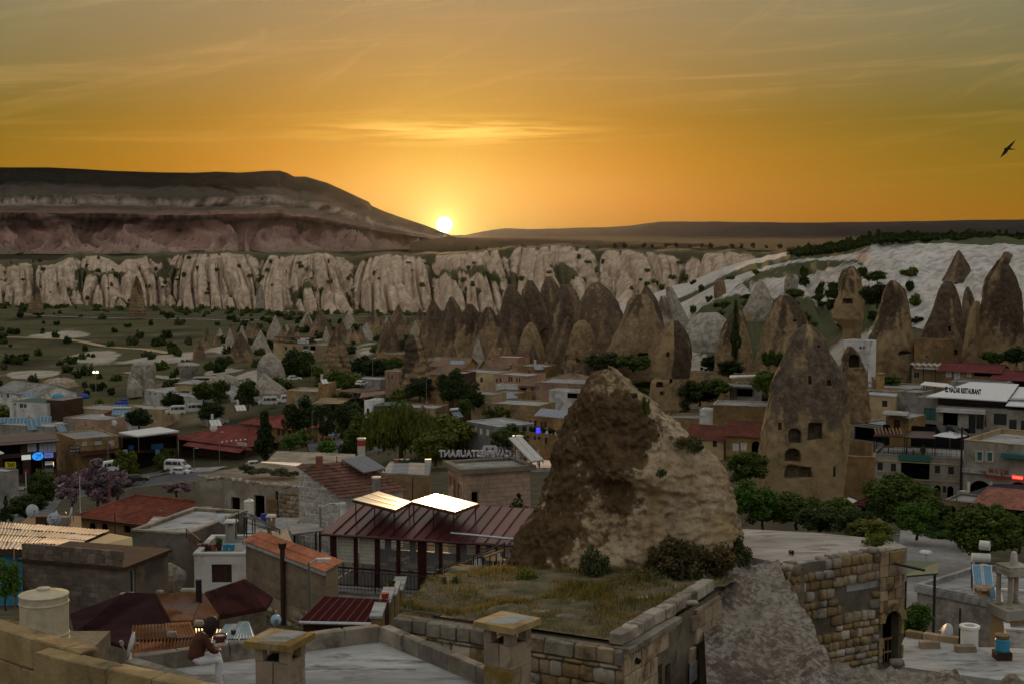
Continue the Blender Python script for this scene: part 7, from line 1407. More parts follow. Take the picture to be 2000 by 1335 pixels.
 for lb,pts,m in(('long brown terrace roof left of the layered rock',[(658,762,380),(702,766,378),(745,760,390),(690,757,392)],MATS['brown_tile']),('second brown terrace roof with a bent edge by the layered rock',[(702,776,366),(752,768,372),(752,762,380),(706,766,376)],MATS['brown_tile']),('green cloth roof at the left of the street trees',[(572,782,372),(606,782,371),(612,774,378),(578,776,378)],m_green),('long dark green awning above the big willow',[(730,792,352),(800,790,350),(795,783,360),(738,784,361)],m_green)):
  sheet(lb,zs_quad(pts),m,.2,'terrace_roof','roof',[(.03,.05),(.5,.05),(.97,.05)],zf=-52)
 B('pale corner house with a dark arched door above the big willow',712,356,728,355,782,830,6,m_white,zb=-51,par=.2,ops=[(716,796,721,812,'oa')]);B('low stone terrace house with a long railing above the big willow',728,362,850,356,792,830,9,m_pink,zb=-50,par=.3)
 a,b=P(760,790,360),P(850,788,356);railing('long black railing on the stone terrace above the big willow',[a,a.lerp(b,.5),b],1.2,step=.55,r=.03,top=.05)
 B('narrow stone gate house beside the layered rock',752,402,780,400,724,762,6,m_pink,zb=-48,par=.3,ops=[(757,730,760,741,'w'),(764,730,767,741,'w')],cop=m_pale)
 B('square masonry base carrying the dark pointed rock',738,470,783,466,690,735,8,m_ochre,zb=-48,par=.1);B('low flat roof of a cafe right of the banded pointed rock',690,405,742,400,738,752,6,m_grey,zb=-48,par=.1)
 t=B('yellow hotel with a roof pergola and hanging sign, far behind the wide tree',552,522,640,516,672,705,10,m_cream,zb=-52,par=.1,ops=[(556,676,561,683,'w'),(572,676,577,683,'w'),(592,674,602,684,'w'),(606,672,616,684,'o')],**W);f,h,w,dp,zr=t_info[t.name]
 B('left wing of the yellow hotel behind the wide tree',535,528,553,526,668,690,8,m_cream,zb=-52,par=.1);sheet('dark roof pergola on the yellow hotel',zs_quad([(535,658,524),(617,658,520),(617,656,530),(537,656,534)]),m_brown,.3,'pergola','pergola',[(i/8,.05)for i in range(9)],m_brown,zf=f.o.z+h)
 sign('white sign hanging on the roof edge of the yellow hotel',f,581,664,603,671,m_canvas,'HOTEL',m_blue)
 t=B('long white flat building with a row of tiny windows, left of centre',285,452,380,430,760,800,16,m_white,zb=-58,par=.2,ops=[(x,765+(x-292)*.09,x+4,770+(x-292)*.09,'w')for x in(291,301,315,330,344,361)]);f,h,w,dp,zr=t_info[t.name]
 B('white annex of the long flat building behind the two round trees',380,440,466,446,762,800,14,m_white,zb=-58,par=.2,ops=[(440,768,446,780,'w')])
 B('cream roof box with metal sides on the long white building',342,446,381,444,748,760,9,m_cream,'hip',zb=zat(762,446),rise=.8,over=.3,tile=m_zinc,backdrop=False)
 B('white gabled house with sign lettering at the left edge',-10,455,76,440,762,790,14,m_white,'gable',zb=-60,rise=2.6,tile=m_grey,ops=[(13,768,18,776,'w'),(2,768,5,775,'w'),(60,750,64,757,'w')])
 B('white flat house with a dark roof and three windows near the left edge',20,405,92,400,783,806,10,m_white,zb=-57,par=0,rmat=m_green,ops=[(27,786,31,791,'w'),(38,787,45,796,'w'),(46,788,52,796,'w')]);B('brown timber annex right of the white flat house near the left edge',92,402,124,400,780,802,9,m_brown,zb=-57,par=.1,cop=m_cream)
 B('long grey flat building carrying blue solar racks at the left edge',-10,372,100,366,828,850,10,m_grey,zb=-58,par=.2);B('long pinkish grey flat house in the middle of the left town',125,388,205,382,815,845,12,m_pink,zb=-58,par=.2,cop=m_pale);B('cream low house with a light roof left of the blue stacked tanks',150,410,228,404,796,815,10,m_cream,zb=-58,par=.2);B('ochre house right of the blue stacked tanks',228,412,316,406,795,815,9,m_cream,zb=-58,par=.2)
 for i,(px,py,n,lb)in enumerate([(12,822,5,'blue solar rack at the far left edge'),(36,822,5,'blue solar rack left of the tall tilted panels'),(86,820,4,'blue solar rack right of the tall tilted panels')]):solar(lb,P(px,py+6,376),.1,n,.95,2.0,.9,None,flat('blue_solar',(.05,.17,.27),.25,spec=.7))
 solar('three long blue panels tilted in front of the blue solar racks',P(67,838,368),.5,3,1.2,3.6,.75,None,MATS['blue_solar']);solar('solar heater with a white tank on the yellow stone building',P(120,842,345),.8,2,1.1,2.2,.6,'lying',MATS['blue_solar']);solar('blue panel heap on the roof behind the white flat house',P(57,775,415),.5,3,1.2,2.4,.5,None,MATS['blue_solar'])
 B('white water tower house under the stacked blue solar tanks',224,392,250,390,808,835,5,m_white,zb=-58,par=.05);B('yellow side house left of the water tower house',205,395,225,394,808,840,6,m_ochre,'shed',zb=-58,rise=.8,tile=MATS['maroon_tile'])
 solar('stacked blue panels and tanks on the white water tower house',P(237,810,392),.1,5,1.0,2.6,.5,'lying',MATS['blue_solar']);solar('upper blue panels on the white water tower house',P(236,797,396),.1,4,1.0,1.8,.5,'two',MATS['blue_solar'],tm=flat('deep_blue',(.01,.03,.5),.5))
 for i,(px,py,lb)in enumerate([(113,772,'blue tarpaulin covering a heap in the left town'),(163,772,'deep blue tarpaulin beside the lit lamp post'),(16,838,'pale blue covered heap at the left edge')]):o=MB().lathe([(1.9,0),(1.8,.6),(1.1,1.3),(.1,1.5)],12).build('covered_heap',m_skyblue if i!=1 else flat('deep_blue2',(.01,.04,.3),.6),smooth=True);o.location=P(px,py+5,380 if i==2 else 420);tag(o,lb,'heap')
 for i,(px,py,r)in enumerate([(222,824,.9),(200,812,.8),(417,834,.9),(28,776,.8)]):dish(('white satellite dish beside the water tower house','white satellite dish on the pinkish grey flat house','white satellite dish on the maroon roof of the big restaurant','dark satellite dish on the white flat house')[i],P(px,py+5,345 if px==417 else 385),r,.3,.5,m_tank if i<3 else m_dish)
 t=B('dark brown timber shop with lit signs and curved upper windows at the left edge',-30,318,112,326,866,930,14,m_brown,zb=-57,par=0,rmat=m_maroon,ops=[(53,862+3,72,881,'g',m_curtain),(76,864,111,882,'g',m_curtain),(-5,868,40,884,'o'),(60,897,82,925,'o'),(84,897,110,915,'o'),(5,895,45,925,'o')]);f,h,w,dp,zr=t_info[t.name]
 MB().slab([(-1,-1.6,h-.3),(w+.5,-1.6,h-.3),(w+.5,5,h+.7),(-1,5,h+.7)],.2).build('canopy_roof',m_maroon,t)
 sign('white lit sign panel on the dark brown shop',f,42,888,60,896,flat('lit_white',(.5,.55,.5),.5,emit=(.75,.85,.75),es=.45),y=-.5);sign('blue drop-shaped lit sign reading 2M',f,64,883,85,897,flat('lit_blue',(.02,.2,.7),.4,emit=(.03,.32,1),es=.9),'2M',m_black,-.6,shape='drop',fill=.5);sign('violet-blue lit sign strip right of the drop-shaped sign',f,86,884,104,892,flat('lit_violet',(.1,.15,.5),.5,emit=(.15,.22,.7),es=.5),'MARKET',m_red,-.5)
 for x in(90,97,103):lb={90:'left',97:'middle',103:'right'}[x]+' one of three narrow warm lit lamps in the dark shop front';o=MB().box(0,0,0,.18,.1,1.1).build('lit_lamp',flat('warm_light',(.8,.6,.2),.5,emit=(1,.65,.2),es=1.6));o.location=f.w_(f.at(x,905)[0],-.1,f.at(x,910)[1]);tag(o,lb,'lamp','lit lamps of the dark shop')
 t=B('yellow stone corner building with three white windows and a brown awning',150,332,233,338,857,925,14,m_ochre,zb=-57,par=.25,rmat=m_roofc,cop=m_cream,ops=[(160,861,171,875,'w',m_curtain),(185,860,199,873,'w',m_curtain),(213,858,224,869,'w',m_curtain),(160,888,228,915,'o')]);f,h,w,dp,zr=t_info[t.name]
 B('left return of the yellow stone corner building with a glass door',112,345,151,332,857,925,8,m_ochre,zb=-57,par=.2,ops=[(116,885,130,920,'o'),(142,888,150,918,'g')]);MB().slab([(.5,-2.2,f.at(160,886)[1]),(w,-2.2,f.at(160,886)[1]),(w,-.02,f.at(160,880)[1]),(.5,-.02,f.at(160,880)[1])],.1).build('awning',m_maroon,t)
 sign('black sign with white and yellow words ANATOLIAN POT at the yellow corner building',f,136,870,156,882,m_black,'ANATOLIAN',m_canvas,-.5,two='POT')
 t=B('dark timber cafe under a wide white canopy roof',230,338,348,344,852,915,10,m_brown,zb=-57,par=0,rmat=m_brown,ops=[(236,856,345,874,'o'),(240,886,340,912,'o')]);f,h,w,dp,zr=t_info[t.name]
 q=zs_quad([(232,843,330),(268,850,322),(350,840,336),(312,832,350)]);sheet('wide white canopy roof over the dark timber cafe',q,m_canvas,.35,'canopy','canopy',[(.95,.05),(.05,.05)],m_wood,zf=-50)
 sign('blue sign with white letters on the dark timber cafe',f,295,866,319,875,m_blue,'CAFE BAR',m_skyblue,-.5);sign('small light blue sign board under the blue cafe sign',f,303,876,312,887,m_skyblue,'CAFE',m_canvas,-.5);sign('blue oval sign on the left of the dark cafe',f,251,869,262,877,m_blue,None,None,-.5);sign('white oval sign plate reading OMER above the bright green street tree',f,231,878,249,886,m_canvas,'OMER',m_black,-.5)
 t=B('big restaurant with a broad maroon hipped roof and a dark ground floor',350,352,480,338,852,915,18,m_brown,'hip',zb=-57,rise=2.6,over=1.2,name='restaurant',tile=mat('maroon_roof',[(.16,.038,.032),(.21,.055,.045)],2,.85,.3),ops=[(356,858,374,880,'o'),(380,862,430,880,'o'),(385,888,425,912,'o'),(436,890,476,912,'o')]);f,h,w,dp,zr=t_info[t.name]
 MB().slab([(w*.2,-3,h-1.4),(w+1,-3,h-1.4),(w+1,-.02,h-.3),(w*.2,-.02,h-.3)],.12).build('lower_roof',MATS['maroon_roof'],t);sign('orange fascia with a white and red sign at the right of the big restaurant',f,438,868,492,879,flat('orange_fascia',(.24,.11,.03),.7),None,None,-1.0);sign('white and red sign reading RESTAURANT on the orange fascia',f,463,862,482,870,m_canvas,'RESTAURANT',m_red,-1.2)
 for i in range(6):o=MB().lathe([(.16,0),(.3,-.18),(.02,.12)],8).build('lamp_shade',m_canvas);o.location=f.w_(f.at(440+9*i,856)[0],-1.0,f.at(440+9*i,860-i)[1]);tag(o,'small white lamp, %s from the left under the big maroon eaves'%('first second third fourth fifth sixth'.split()[i]),'lamp','lamps under the maroon eaves')
 solar('solar heater with a pale panel on the big maroon roof',P(421,832,336),.5,3,.9,2.4,.55,'upright',MATS['pale_reflection_glass'])
 t=B('yellow house with a maroon hipped roof right of the big restaurant',500,352,577,342,824,880,12,m_ochre,'hip',zb=-55,rise=2.4,over=1.0,tile=MATS['maroon_roof'],ops=[(542,836,547,850,'w'),(551,836,556,850,'w'),(562,832,569,848,'w')],**W);B('low yellow link house between the two maroon roofs',470,362,515,358,826,870,9,m_ochre,'shed',zb=-56,rise=1.0,tile=MATS['maroon_roof'])
 solar('solar heater with pale panels behind the second maroon roof',P(470,802,362),.5,3,.9,2.2,.6,'upright',MATS['pale_reflection_glass'])
 o=thing('taxi_board','yellow taxi board with black letters at the left edge','sign',P(10,912,285));MB().box(0,0,-1.2,2.2,.1,.0).box(.3,.02,-4,.4,.08,-1.2).build('frame',m_steel,o);MB().box(.0,-.06,0,2.2,.0,1.15).build('board',flat('taxi_yellow',(.62,.50,.02),.5),o);lettering('TAXI',m_black,o,1.4,.75,(1.2,-.075,.58),bold=.04);MB().box(1.0,-.05,-2.2,2.1,0,-.3).build('lower_board',MATS['taxi_yellow'],o)
 o=umbrella('white parasol top over a tan kiosk at the left edge',P(-2,945,255),1.1,6.2,m_canvas);building('grey kiosk wall at the left edge below the parasol',-20,258,14,256,918,960,3,m_grey,zb=-52,par=.1,name='kiosk')
 o=thing('round_sign','red and white round street sign on the pavement by the dark brown shop','road sign',P(51,948,290));MB().cyl((0,0,-1),(0,0,2.9),.09,n=6).build('pole',m_canvas,o);MB().cyl((0,-.05,3.0),(0,0,3.0),.45,n=16).build('disc',m_red,o)
 o=thing('blue_sign','blue pedestrian sign beside the street curve, left of the willow','road sign',P(656,868,262));MB().cyl((0,0,-.5),(0,0,1.5),.05,n=6).build('pole',m_steel,o);MB().box(-.3,-.05,1.5,.3,0,2.3).build('plate',m_blue,o)
 o=thing('lit_mast','tall lamp mast with two lit lamps above the left town','street lamp',P(188,785,430));z=zat(727,430)-zat(785,430);MB().cyl((0,0,-1),(0,0,z),.14,.08,7).build('pole',m_steel,o)
 for s in(-.5,.5):MB().lathe([(.36,z-.1),(.4,z+.2),(.2,z+.5)],10,(s,0,0)).build('lit_lamp',flat('lamp_glow',(.9,.9,.6),.5,emit=(1,.95,.55),es=4),o)
 for px,py,d,h,lb in((211,898,315,4,'street lamp pole before the yellow corner building'),(429,905,318,7.2,'tall street lamp pole before the big maroon restaurant'),(379,915,312,4.6,'teal street lamp by the parked white minibus'),(1,0,0,0,''),(833,786,350,6.2,'tall pole lamp on the stone terrace above the willow'),(609,745,440,5,'street lamp in front of the wide dark tree'),(728,742,415,6.5,'lamp pole right of the banded pointed rock'),(660,905,0,0,''),(610,860,285,6,'pole lamp by the street trees left of the willow')):
  if d:lamp(lb,P(px,py,d),h,.7,.2,m_steel)
 van=None
 for lb,px,py,d,rz,kind,body in[('white minibus parked behind the maroon roof, left of its twin',343,808,392,3.35,'van',m_tank),('second white minibus half hidden behind the first one',376,804,402,3.45,'van',m_tank),('white minibus parked side-on left of the flat tan house',523,790,412,3.3,'van',m_tank),('white minibus partly hidden by the flat tan house',558,786,420,3.4,'van',m_canvas),('white van parked by the shop street under the lilac trees',207,922,306,4.1,'van',m_canvas),('white minibus with dark windows in front of the big maroon restaurant',347,918,310,-.2,'van',m_canvas),('dark car with a pale roof behind the red hipped roof',268,940,270,.3,'car',m_black),('white car parked beside the white minibus in the street',353,925,300,-.1,'car',m_canvas),('silver car parked under the yellow hotel',601,690,505,.2,'car',m_tank),('pale car under the trees left of the wide dark tree',575,742,425,.3,'car',m_tank),('white car beside the low cafe roof right of the banded rock',706,752,385,1.2,'car',m_tank),('silver car in the shade of the lilac trees',228,946,262,.1,'car',m_steel),('small white truck by the street, left of the yellow corner building',96,922,315,1.9,'van',m_steel),('white car far right of the maroon restaurant',500,912,300,.3,'car',m_tank)]:
  vehicle(lb,P(px,py,d),rz,kind,body)
middle()
def lv(s):return[tuple(float(a)for a in q.split(','))for q in s.split()]
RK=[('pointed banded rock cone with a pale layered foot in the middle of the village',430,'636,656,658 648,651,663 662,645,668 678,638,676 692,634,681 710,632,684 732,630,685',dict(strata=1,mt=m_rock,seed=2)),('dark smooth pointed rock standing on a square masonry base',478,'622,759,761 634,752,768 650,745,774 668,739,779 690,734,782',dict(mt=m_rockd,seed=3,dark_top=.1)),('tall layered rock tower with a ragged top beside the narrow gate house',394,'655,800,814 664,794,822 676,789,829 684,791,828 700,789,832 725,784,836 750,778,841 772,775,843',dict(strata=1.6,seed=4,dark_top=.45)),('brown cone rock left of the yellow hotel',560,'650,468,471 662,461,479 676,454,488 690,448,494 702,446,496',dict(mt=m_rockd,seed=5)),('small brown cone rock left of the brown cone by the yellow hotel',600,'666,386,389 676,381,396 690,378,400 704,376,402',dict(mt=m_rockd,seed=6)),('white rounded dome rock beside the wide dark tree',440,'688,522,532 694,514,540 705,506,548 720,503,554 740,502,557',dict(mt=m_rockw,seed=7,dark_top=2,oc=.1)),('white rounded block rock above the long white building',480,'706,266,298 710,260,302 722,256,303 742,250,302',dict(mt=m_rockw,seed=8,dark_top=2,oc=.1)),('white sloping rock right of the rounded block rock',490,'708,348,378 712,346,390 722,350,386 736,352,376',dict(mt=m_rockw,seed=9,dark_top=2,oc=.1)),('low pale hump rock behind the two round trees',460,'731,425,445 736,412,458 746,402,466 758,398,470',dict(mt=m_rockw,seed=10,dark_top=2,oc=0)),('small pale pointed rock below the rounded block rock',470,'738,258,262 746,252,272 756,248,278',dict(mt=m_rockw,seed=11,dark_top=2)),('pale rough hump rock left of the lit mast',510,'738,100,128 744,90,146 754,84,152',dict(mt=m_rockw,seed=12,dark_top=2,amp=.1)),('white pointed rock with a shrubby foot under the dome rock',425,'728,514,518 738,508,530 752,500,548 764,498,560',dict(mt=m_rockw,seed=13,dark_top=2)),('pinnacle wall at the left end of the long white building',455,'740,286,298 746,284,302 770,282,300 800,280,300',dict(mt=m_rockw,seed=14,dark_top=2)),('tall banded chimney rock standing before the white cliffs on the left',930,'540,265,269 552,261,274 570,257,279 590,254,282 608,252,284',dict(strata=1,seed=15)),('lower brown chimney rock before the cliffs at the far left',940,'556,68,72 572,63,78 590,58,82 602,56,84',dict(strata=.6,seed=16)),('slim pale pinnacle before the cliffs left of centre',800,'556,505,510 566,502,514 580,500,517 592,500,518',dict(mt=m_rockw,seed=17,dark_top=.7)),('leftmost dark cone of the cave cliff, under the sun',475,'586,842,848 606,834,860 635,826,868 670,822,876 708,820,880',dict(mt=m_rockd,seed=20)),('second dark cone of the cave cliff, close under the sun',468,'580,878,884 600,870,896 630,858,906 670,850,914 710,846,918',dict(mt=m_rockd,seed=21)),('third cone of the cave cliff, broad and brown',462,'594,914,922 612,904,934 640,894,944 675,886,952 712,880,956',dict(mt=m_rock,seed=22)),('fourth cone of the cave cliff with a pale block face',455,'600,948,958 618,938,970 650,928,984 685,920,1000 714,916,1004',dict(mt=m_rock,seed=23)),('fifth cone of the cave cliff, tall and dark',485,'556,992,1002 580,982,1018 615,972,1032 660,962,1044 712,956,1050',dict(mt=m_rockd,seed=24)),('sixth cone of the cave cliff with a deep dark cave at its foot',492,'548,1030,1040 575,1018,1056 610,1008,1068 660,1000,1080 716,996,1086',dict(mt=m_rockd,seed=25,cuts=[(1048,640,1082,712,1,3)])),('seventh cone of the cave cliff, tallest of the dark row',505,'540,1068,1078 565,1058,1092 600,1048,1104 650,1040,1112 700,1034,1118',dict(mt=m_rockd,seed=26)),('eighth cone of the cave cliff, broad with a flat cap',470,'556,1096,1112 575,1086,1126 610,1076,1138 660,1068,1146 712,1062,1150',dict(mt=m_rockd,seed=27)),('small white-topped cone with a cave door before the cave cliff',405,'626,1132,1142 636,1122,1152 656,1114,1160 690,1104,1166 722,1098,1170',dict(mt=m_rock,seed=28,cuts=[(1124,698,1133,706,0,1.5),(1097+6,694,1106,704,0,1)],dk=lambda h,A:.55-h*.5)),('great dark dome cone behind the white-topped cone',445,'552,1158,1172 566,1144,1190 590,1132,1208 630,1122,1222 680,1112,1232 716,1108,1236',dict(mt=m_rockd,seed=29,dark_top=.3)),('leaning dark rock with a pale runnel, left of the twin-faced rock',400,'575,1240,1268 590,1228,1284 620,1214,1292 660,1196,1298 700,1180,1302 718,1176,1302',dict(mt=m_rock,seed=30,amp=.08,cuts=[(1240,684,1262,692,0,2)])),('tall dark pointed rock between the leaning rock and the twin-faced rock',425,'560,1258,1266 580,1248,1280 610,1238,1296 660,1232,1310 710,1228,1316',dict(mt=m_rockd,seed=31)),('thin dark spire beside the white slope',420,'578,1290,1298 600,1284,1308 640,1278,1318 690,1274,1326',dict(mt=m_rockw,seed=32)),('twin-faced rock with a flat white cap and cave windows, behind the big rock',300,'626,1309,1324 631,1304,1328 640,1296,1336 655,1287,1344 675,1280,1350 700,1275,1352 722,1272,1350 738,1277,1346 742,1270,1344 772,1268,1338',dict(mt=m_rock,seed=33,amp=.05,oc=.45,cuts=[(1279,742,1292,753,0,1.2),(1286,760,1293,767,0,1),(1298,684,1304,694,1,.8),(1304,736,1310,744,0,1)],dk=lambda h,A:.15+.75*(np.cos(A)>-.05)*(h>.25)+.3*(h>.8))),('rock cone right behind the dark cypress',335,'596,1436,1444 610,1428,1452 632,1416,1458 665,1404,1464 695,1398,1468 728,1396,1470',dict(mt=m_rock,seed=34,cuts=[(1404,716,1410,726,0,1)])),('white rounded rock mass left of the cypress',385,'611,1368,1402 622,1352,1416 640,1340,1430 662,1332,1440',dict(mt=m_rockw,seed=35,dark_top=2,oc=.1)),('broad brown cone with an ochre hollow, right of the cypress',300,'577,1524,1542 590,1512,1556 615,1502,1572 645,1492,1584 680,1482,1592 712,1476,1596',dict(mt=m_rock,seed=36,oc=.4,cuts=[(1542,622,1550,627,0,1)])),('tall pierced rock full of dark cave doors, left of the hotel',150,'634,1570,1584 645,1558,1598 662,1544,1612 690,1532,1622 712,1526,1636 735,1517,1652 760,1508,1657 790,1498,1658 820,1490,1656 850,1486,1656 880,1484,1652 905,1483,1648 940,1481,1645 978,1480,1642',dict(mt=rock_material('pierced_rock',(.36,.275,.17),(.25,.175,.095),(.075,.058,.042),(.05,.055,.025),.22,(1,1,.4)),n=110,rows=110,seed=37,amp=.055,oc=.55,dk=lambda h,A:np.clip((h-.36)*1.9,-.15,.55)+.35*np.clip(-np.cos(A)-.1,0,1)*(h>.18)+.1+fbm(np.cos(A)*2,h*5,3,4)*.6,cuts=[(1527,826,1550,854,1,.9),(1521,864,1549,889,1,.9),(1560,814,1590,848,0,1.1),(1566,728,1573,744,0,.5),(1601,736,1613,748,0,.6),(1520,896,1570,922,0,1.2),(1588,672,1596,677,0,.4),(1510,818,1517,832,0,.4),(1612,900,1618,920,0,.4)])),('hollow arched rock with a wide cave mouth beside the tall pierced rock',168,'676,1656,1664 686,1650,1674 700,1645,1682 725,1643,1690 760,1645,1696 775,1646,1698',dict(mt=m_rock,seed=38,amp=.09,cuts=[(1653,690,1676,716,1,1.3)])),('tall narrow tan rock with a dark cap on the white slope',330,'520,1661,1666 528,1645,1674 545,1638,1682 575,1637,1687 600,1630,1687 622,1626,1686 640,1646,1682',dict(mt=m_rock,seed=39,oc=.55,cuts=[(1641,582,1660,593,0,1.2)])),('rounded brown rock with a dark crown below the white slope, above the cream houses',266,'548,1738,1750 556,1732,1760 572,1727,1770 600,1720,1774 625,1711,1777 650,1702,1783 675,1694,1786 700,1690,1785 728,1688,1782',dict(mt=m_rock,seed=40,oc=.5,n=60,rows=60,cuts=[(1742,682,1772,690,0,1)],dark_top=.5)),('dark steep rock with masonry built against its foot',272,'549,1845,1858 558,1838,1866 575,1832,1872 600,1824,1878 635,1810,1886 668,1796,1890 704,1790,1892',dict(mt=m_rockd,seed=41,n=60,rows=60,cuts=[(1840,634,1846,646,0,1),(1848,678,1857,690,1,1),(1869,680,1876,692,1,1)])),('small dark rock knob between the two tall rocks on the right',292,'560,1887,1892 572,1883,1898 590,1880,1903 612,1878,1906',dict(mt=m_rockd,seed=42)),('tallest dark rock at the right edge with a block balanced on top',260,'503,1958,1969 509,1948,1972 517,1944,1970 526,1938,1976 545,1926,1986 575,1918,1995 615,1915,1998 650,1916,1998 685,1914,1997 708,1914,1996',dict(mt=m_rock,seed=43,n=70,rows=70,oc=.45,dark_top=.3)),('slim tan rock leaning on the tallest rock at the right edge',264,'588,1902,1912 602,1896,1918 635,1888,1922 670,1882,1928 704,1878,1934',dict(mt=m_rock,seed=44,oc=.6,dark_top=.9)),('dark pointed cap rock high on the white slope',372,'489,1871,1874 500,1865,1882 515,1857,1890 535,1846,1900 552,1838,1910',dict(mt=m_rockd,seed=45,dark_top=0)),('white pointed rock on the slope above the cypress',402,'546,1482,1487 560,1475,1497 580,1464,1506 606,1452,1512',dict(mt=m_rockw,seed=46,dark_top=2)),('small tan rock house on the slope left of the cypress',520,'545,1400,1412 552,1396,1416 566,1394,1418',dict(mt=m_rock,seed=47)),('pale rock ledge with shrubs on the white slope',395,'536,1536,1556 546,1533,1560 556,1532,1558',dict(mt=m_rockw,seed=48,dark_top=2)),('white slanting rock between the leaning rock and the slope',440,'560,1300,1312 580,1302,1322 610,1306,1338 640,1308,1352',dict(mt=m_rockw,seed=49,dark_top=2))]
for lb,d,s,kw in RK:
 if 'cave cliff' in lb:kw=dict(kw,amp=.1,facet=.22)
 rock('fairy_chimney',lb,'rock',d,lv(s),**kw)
rr=random.Random(3)
for i in range(30):
 px=815+500*i/30+rr.uniform(-12,12);d=rr.uniform(415,530);g=onG(px,d);pb=455-g.z/d*F;h=rr.uniform(30,105);w=h*rr.uniform(.22,.4);k=rr.uniform(-.3,.3)*w
 rock('fairy_chimney','smaller eroded rock cone wedged among the tall cones of the cave cliff','rock',d,[(pb-h,px-2+k,px+2+k),(pb-h*.85,px-w*.35+k,px+w*.3+k),(pb-h*.5,px-w*.62+k*.5,px+w*.7+k*.4),(pb,px-w,px+w)],n=30,rows=34,amp=.11,facet=.25,mt=(m_rockd,m_rock,m_rockd,m_rockw)[i%4],seed=120+i,dark_top=rr.uniform(.3,1.0),group='smaller cones wedged into the cave cliff')
o=obj('boulder',stone_mesh(2,m_rockd,.12));o.location=P(1966,503,260);o.scale=(1.5,1.3,1.9);o.rotation_euler=(.1,.35,.3);tag(o,'dark block balanced on the tallest rock at the right edge','rock')
rr=random.Random(12);GRP='cluster of small rock cones left of the cave cliff'
for i in range(44):
 px=405+430*(i/44)+rr.uniform(-14,14);d=rr.uniform(590,760);g=onG(px,d);pb=455-g.z/d*F;h=rr.uniform(22,54)*(1 if px>470 else.7);w=h*rr.uniform(.30,.5)
 rock('fairy_chimney','small brown rock cone crowded among others on the slope left of the cave cliff','rock',d,[(pb-h,px-1,px+1),(pb-h*.7,px-w*.4,px+w*.35),(pb-h*.3,px-w*.8,px+w*.75),(pb,px-w,px+w)],n=18,rows=20,mt=(m_rockd,m_rock,m_rockw)[i%3],seed=60+i,dark_top=.55 if i%3<2 else 1.2,group=GRP)
def street(name,path,w,m,dz=.12,kerb=True):
 p=[onG(*q)for q in path];pts=[]
 for a,b in zip(p[:-1],p[1:]):
  n=max(2,int((b-a).length/3))
  pts+=[a.lerp(b,i/n)for i in range(n)]
 pts.append(p[-1]);X=[]
 for i,q in enumerate(pts):
  t=(pts[min(i+1,len(pts)-1)]-pts[max(i-1,0)]);t.z=0;t.normalize();nn=Vector((-t.y,t.x,0));X.append([q+nn*w*k for k in(-.5,-.25,0,.25,.5)])
 A=np.array([[(v.x,v.y,max(G(v.x,v.y),G(r[2].x,r[2].y)-.1)+dz)for v in r]for r in X]);obj(name,grid_mesh(name,A[...,0],A[...,1],A[...,2],m),kind='structure')
 if kerb:
  for c in(0,4):
   mb=MB()
   for i in range(0,len(A)-1,1):
    a,b=Vector(A[i,c]),Vector(A[i+1,c]);mb.hexa([a+Vector((0,-.15,-.3)),b+Vector((0,-.15,-.3)),b+Vector((0,.15,-.3)),a+Vector((0,.15,-.3)),a+Vector((0,-.15,.13)),b+Vector((0,-.15,.13)),b+Vector((0,.15,.13)),a+Vector((0,.15,.13))])
   mb.build('kerb',m_pave,kind='structure')
street('road',[(-160,285),(20,292),(130,302),(240,316),(345,318),(440,312),(540,306),(600,300),(660,306),(730,316),(800,330)],13,m_asph)
street('road',[(-60,232),(30,262),(60,290)],12,m_asph);street('road',[(560,245),(600,262),(640,290),(640,330),(620,372)],8,m_asph)
street('pavement',[(-120,308),(60,311),(200,324),(330,332),(430,325)],6,m_pave,.2,False);street('road',[(700,350),(722,385),(742,415),(790,450)],5,m_pave,.15,False);street('path',[(-60,800),(120,760),(260,690),(330,640)],5,m_cream,.25,False);street('path',[(60,960),(300,930),(560,900),(800,860)],9,m_dirt,.3,False);street('path',[(250,560),(330,520),(400,500),(480,470)],5,m_rockw,.25,False);street('road',[(1740,132),(1830,140),(1875,146),(1960,150)],7,m_asph)
FH=[(105,352,40,12,'grey',m_grey),(178,402,34,9,'pale pink',m_pink),(262,428,30,10,'cream',m_cream),(305,372,44,13,'tan',m_tan),(428,398,40,9,'grey',m_grey),(470,430,36,12,'white',m_white),(640,345,40,14,'tan',m_ochre),(676,352,34,12,'white',m_white),(700,440,30,10,'tan',m_tan),(810,342,44,13,'pinkish',m_pink),(852,330,34,14,'cream',m_cream),(870,392,34,12,'tan',m_ochre),(985,395,36,12,'cream',m_cream),(1020,372,30,14,'pink',m_pink),(1075,392,40,13,'tan',m_tan),(1098,300,40,16,'cream',m_cream),(990,292,50,15,'ochre',m_ochre),(935,300,34,12,'tan',m_tan),(1120,420,40,12,'ochre',m_ochre),(1190,350,50,12,'cream',m_cream),(1250,330,46,12,'pinkish',m_pink),(1385,300,36,12,'tan',m_tan),(1490,300,34,12,'cream',m_cream),(1405,345,40,9,'grey',m_grey),(1455,292,40,14,'ochre',m_ochre)]
PL=['behind the dark brown shop','behind the pinkish grey flat house','left of the long white building','behind the dark timber cafe','behind the broad tree','by the white annex','left of the street curve','at the head of the street curve','beyond the banded pointed rock','behind the big willow','right behind the big willow','under the brown porch roof','under the salmon slit-window house','beside the salmon porch house','under the cave cliff','beside the top left of the big rock','below the tan flat house','behind the blue-grey roofed house','below the white-topped cone','above the top of the big rock','right of the top of the big rock','above the red-tiled houses','left of the tall pierced rock','under the cypress','behind the red-tiled houses']
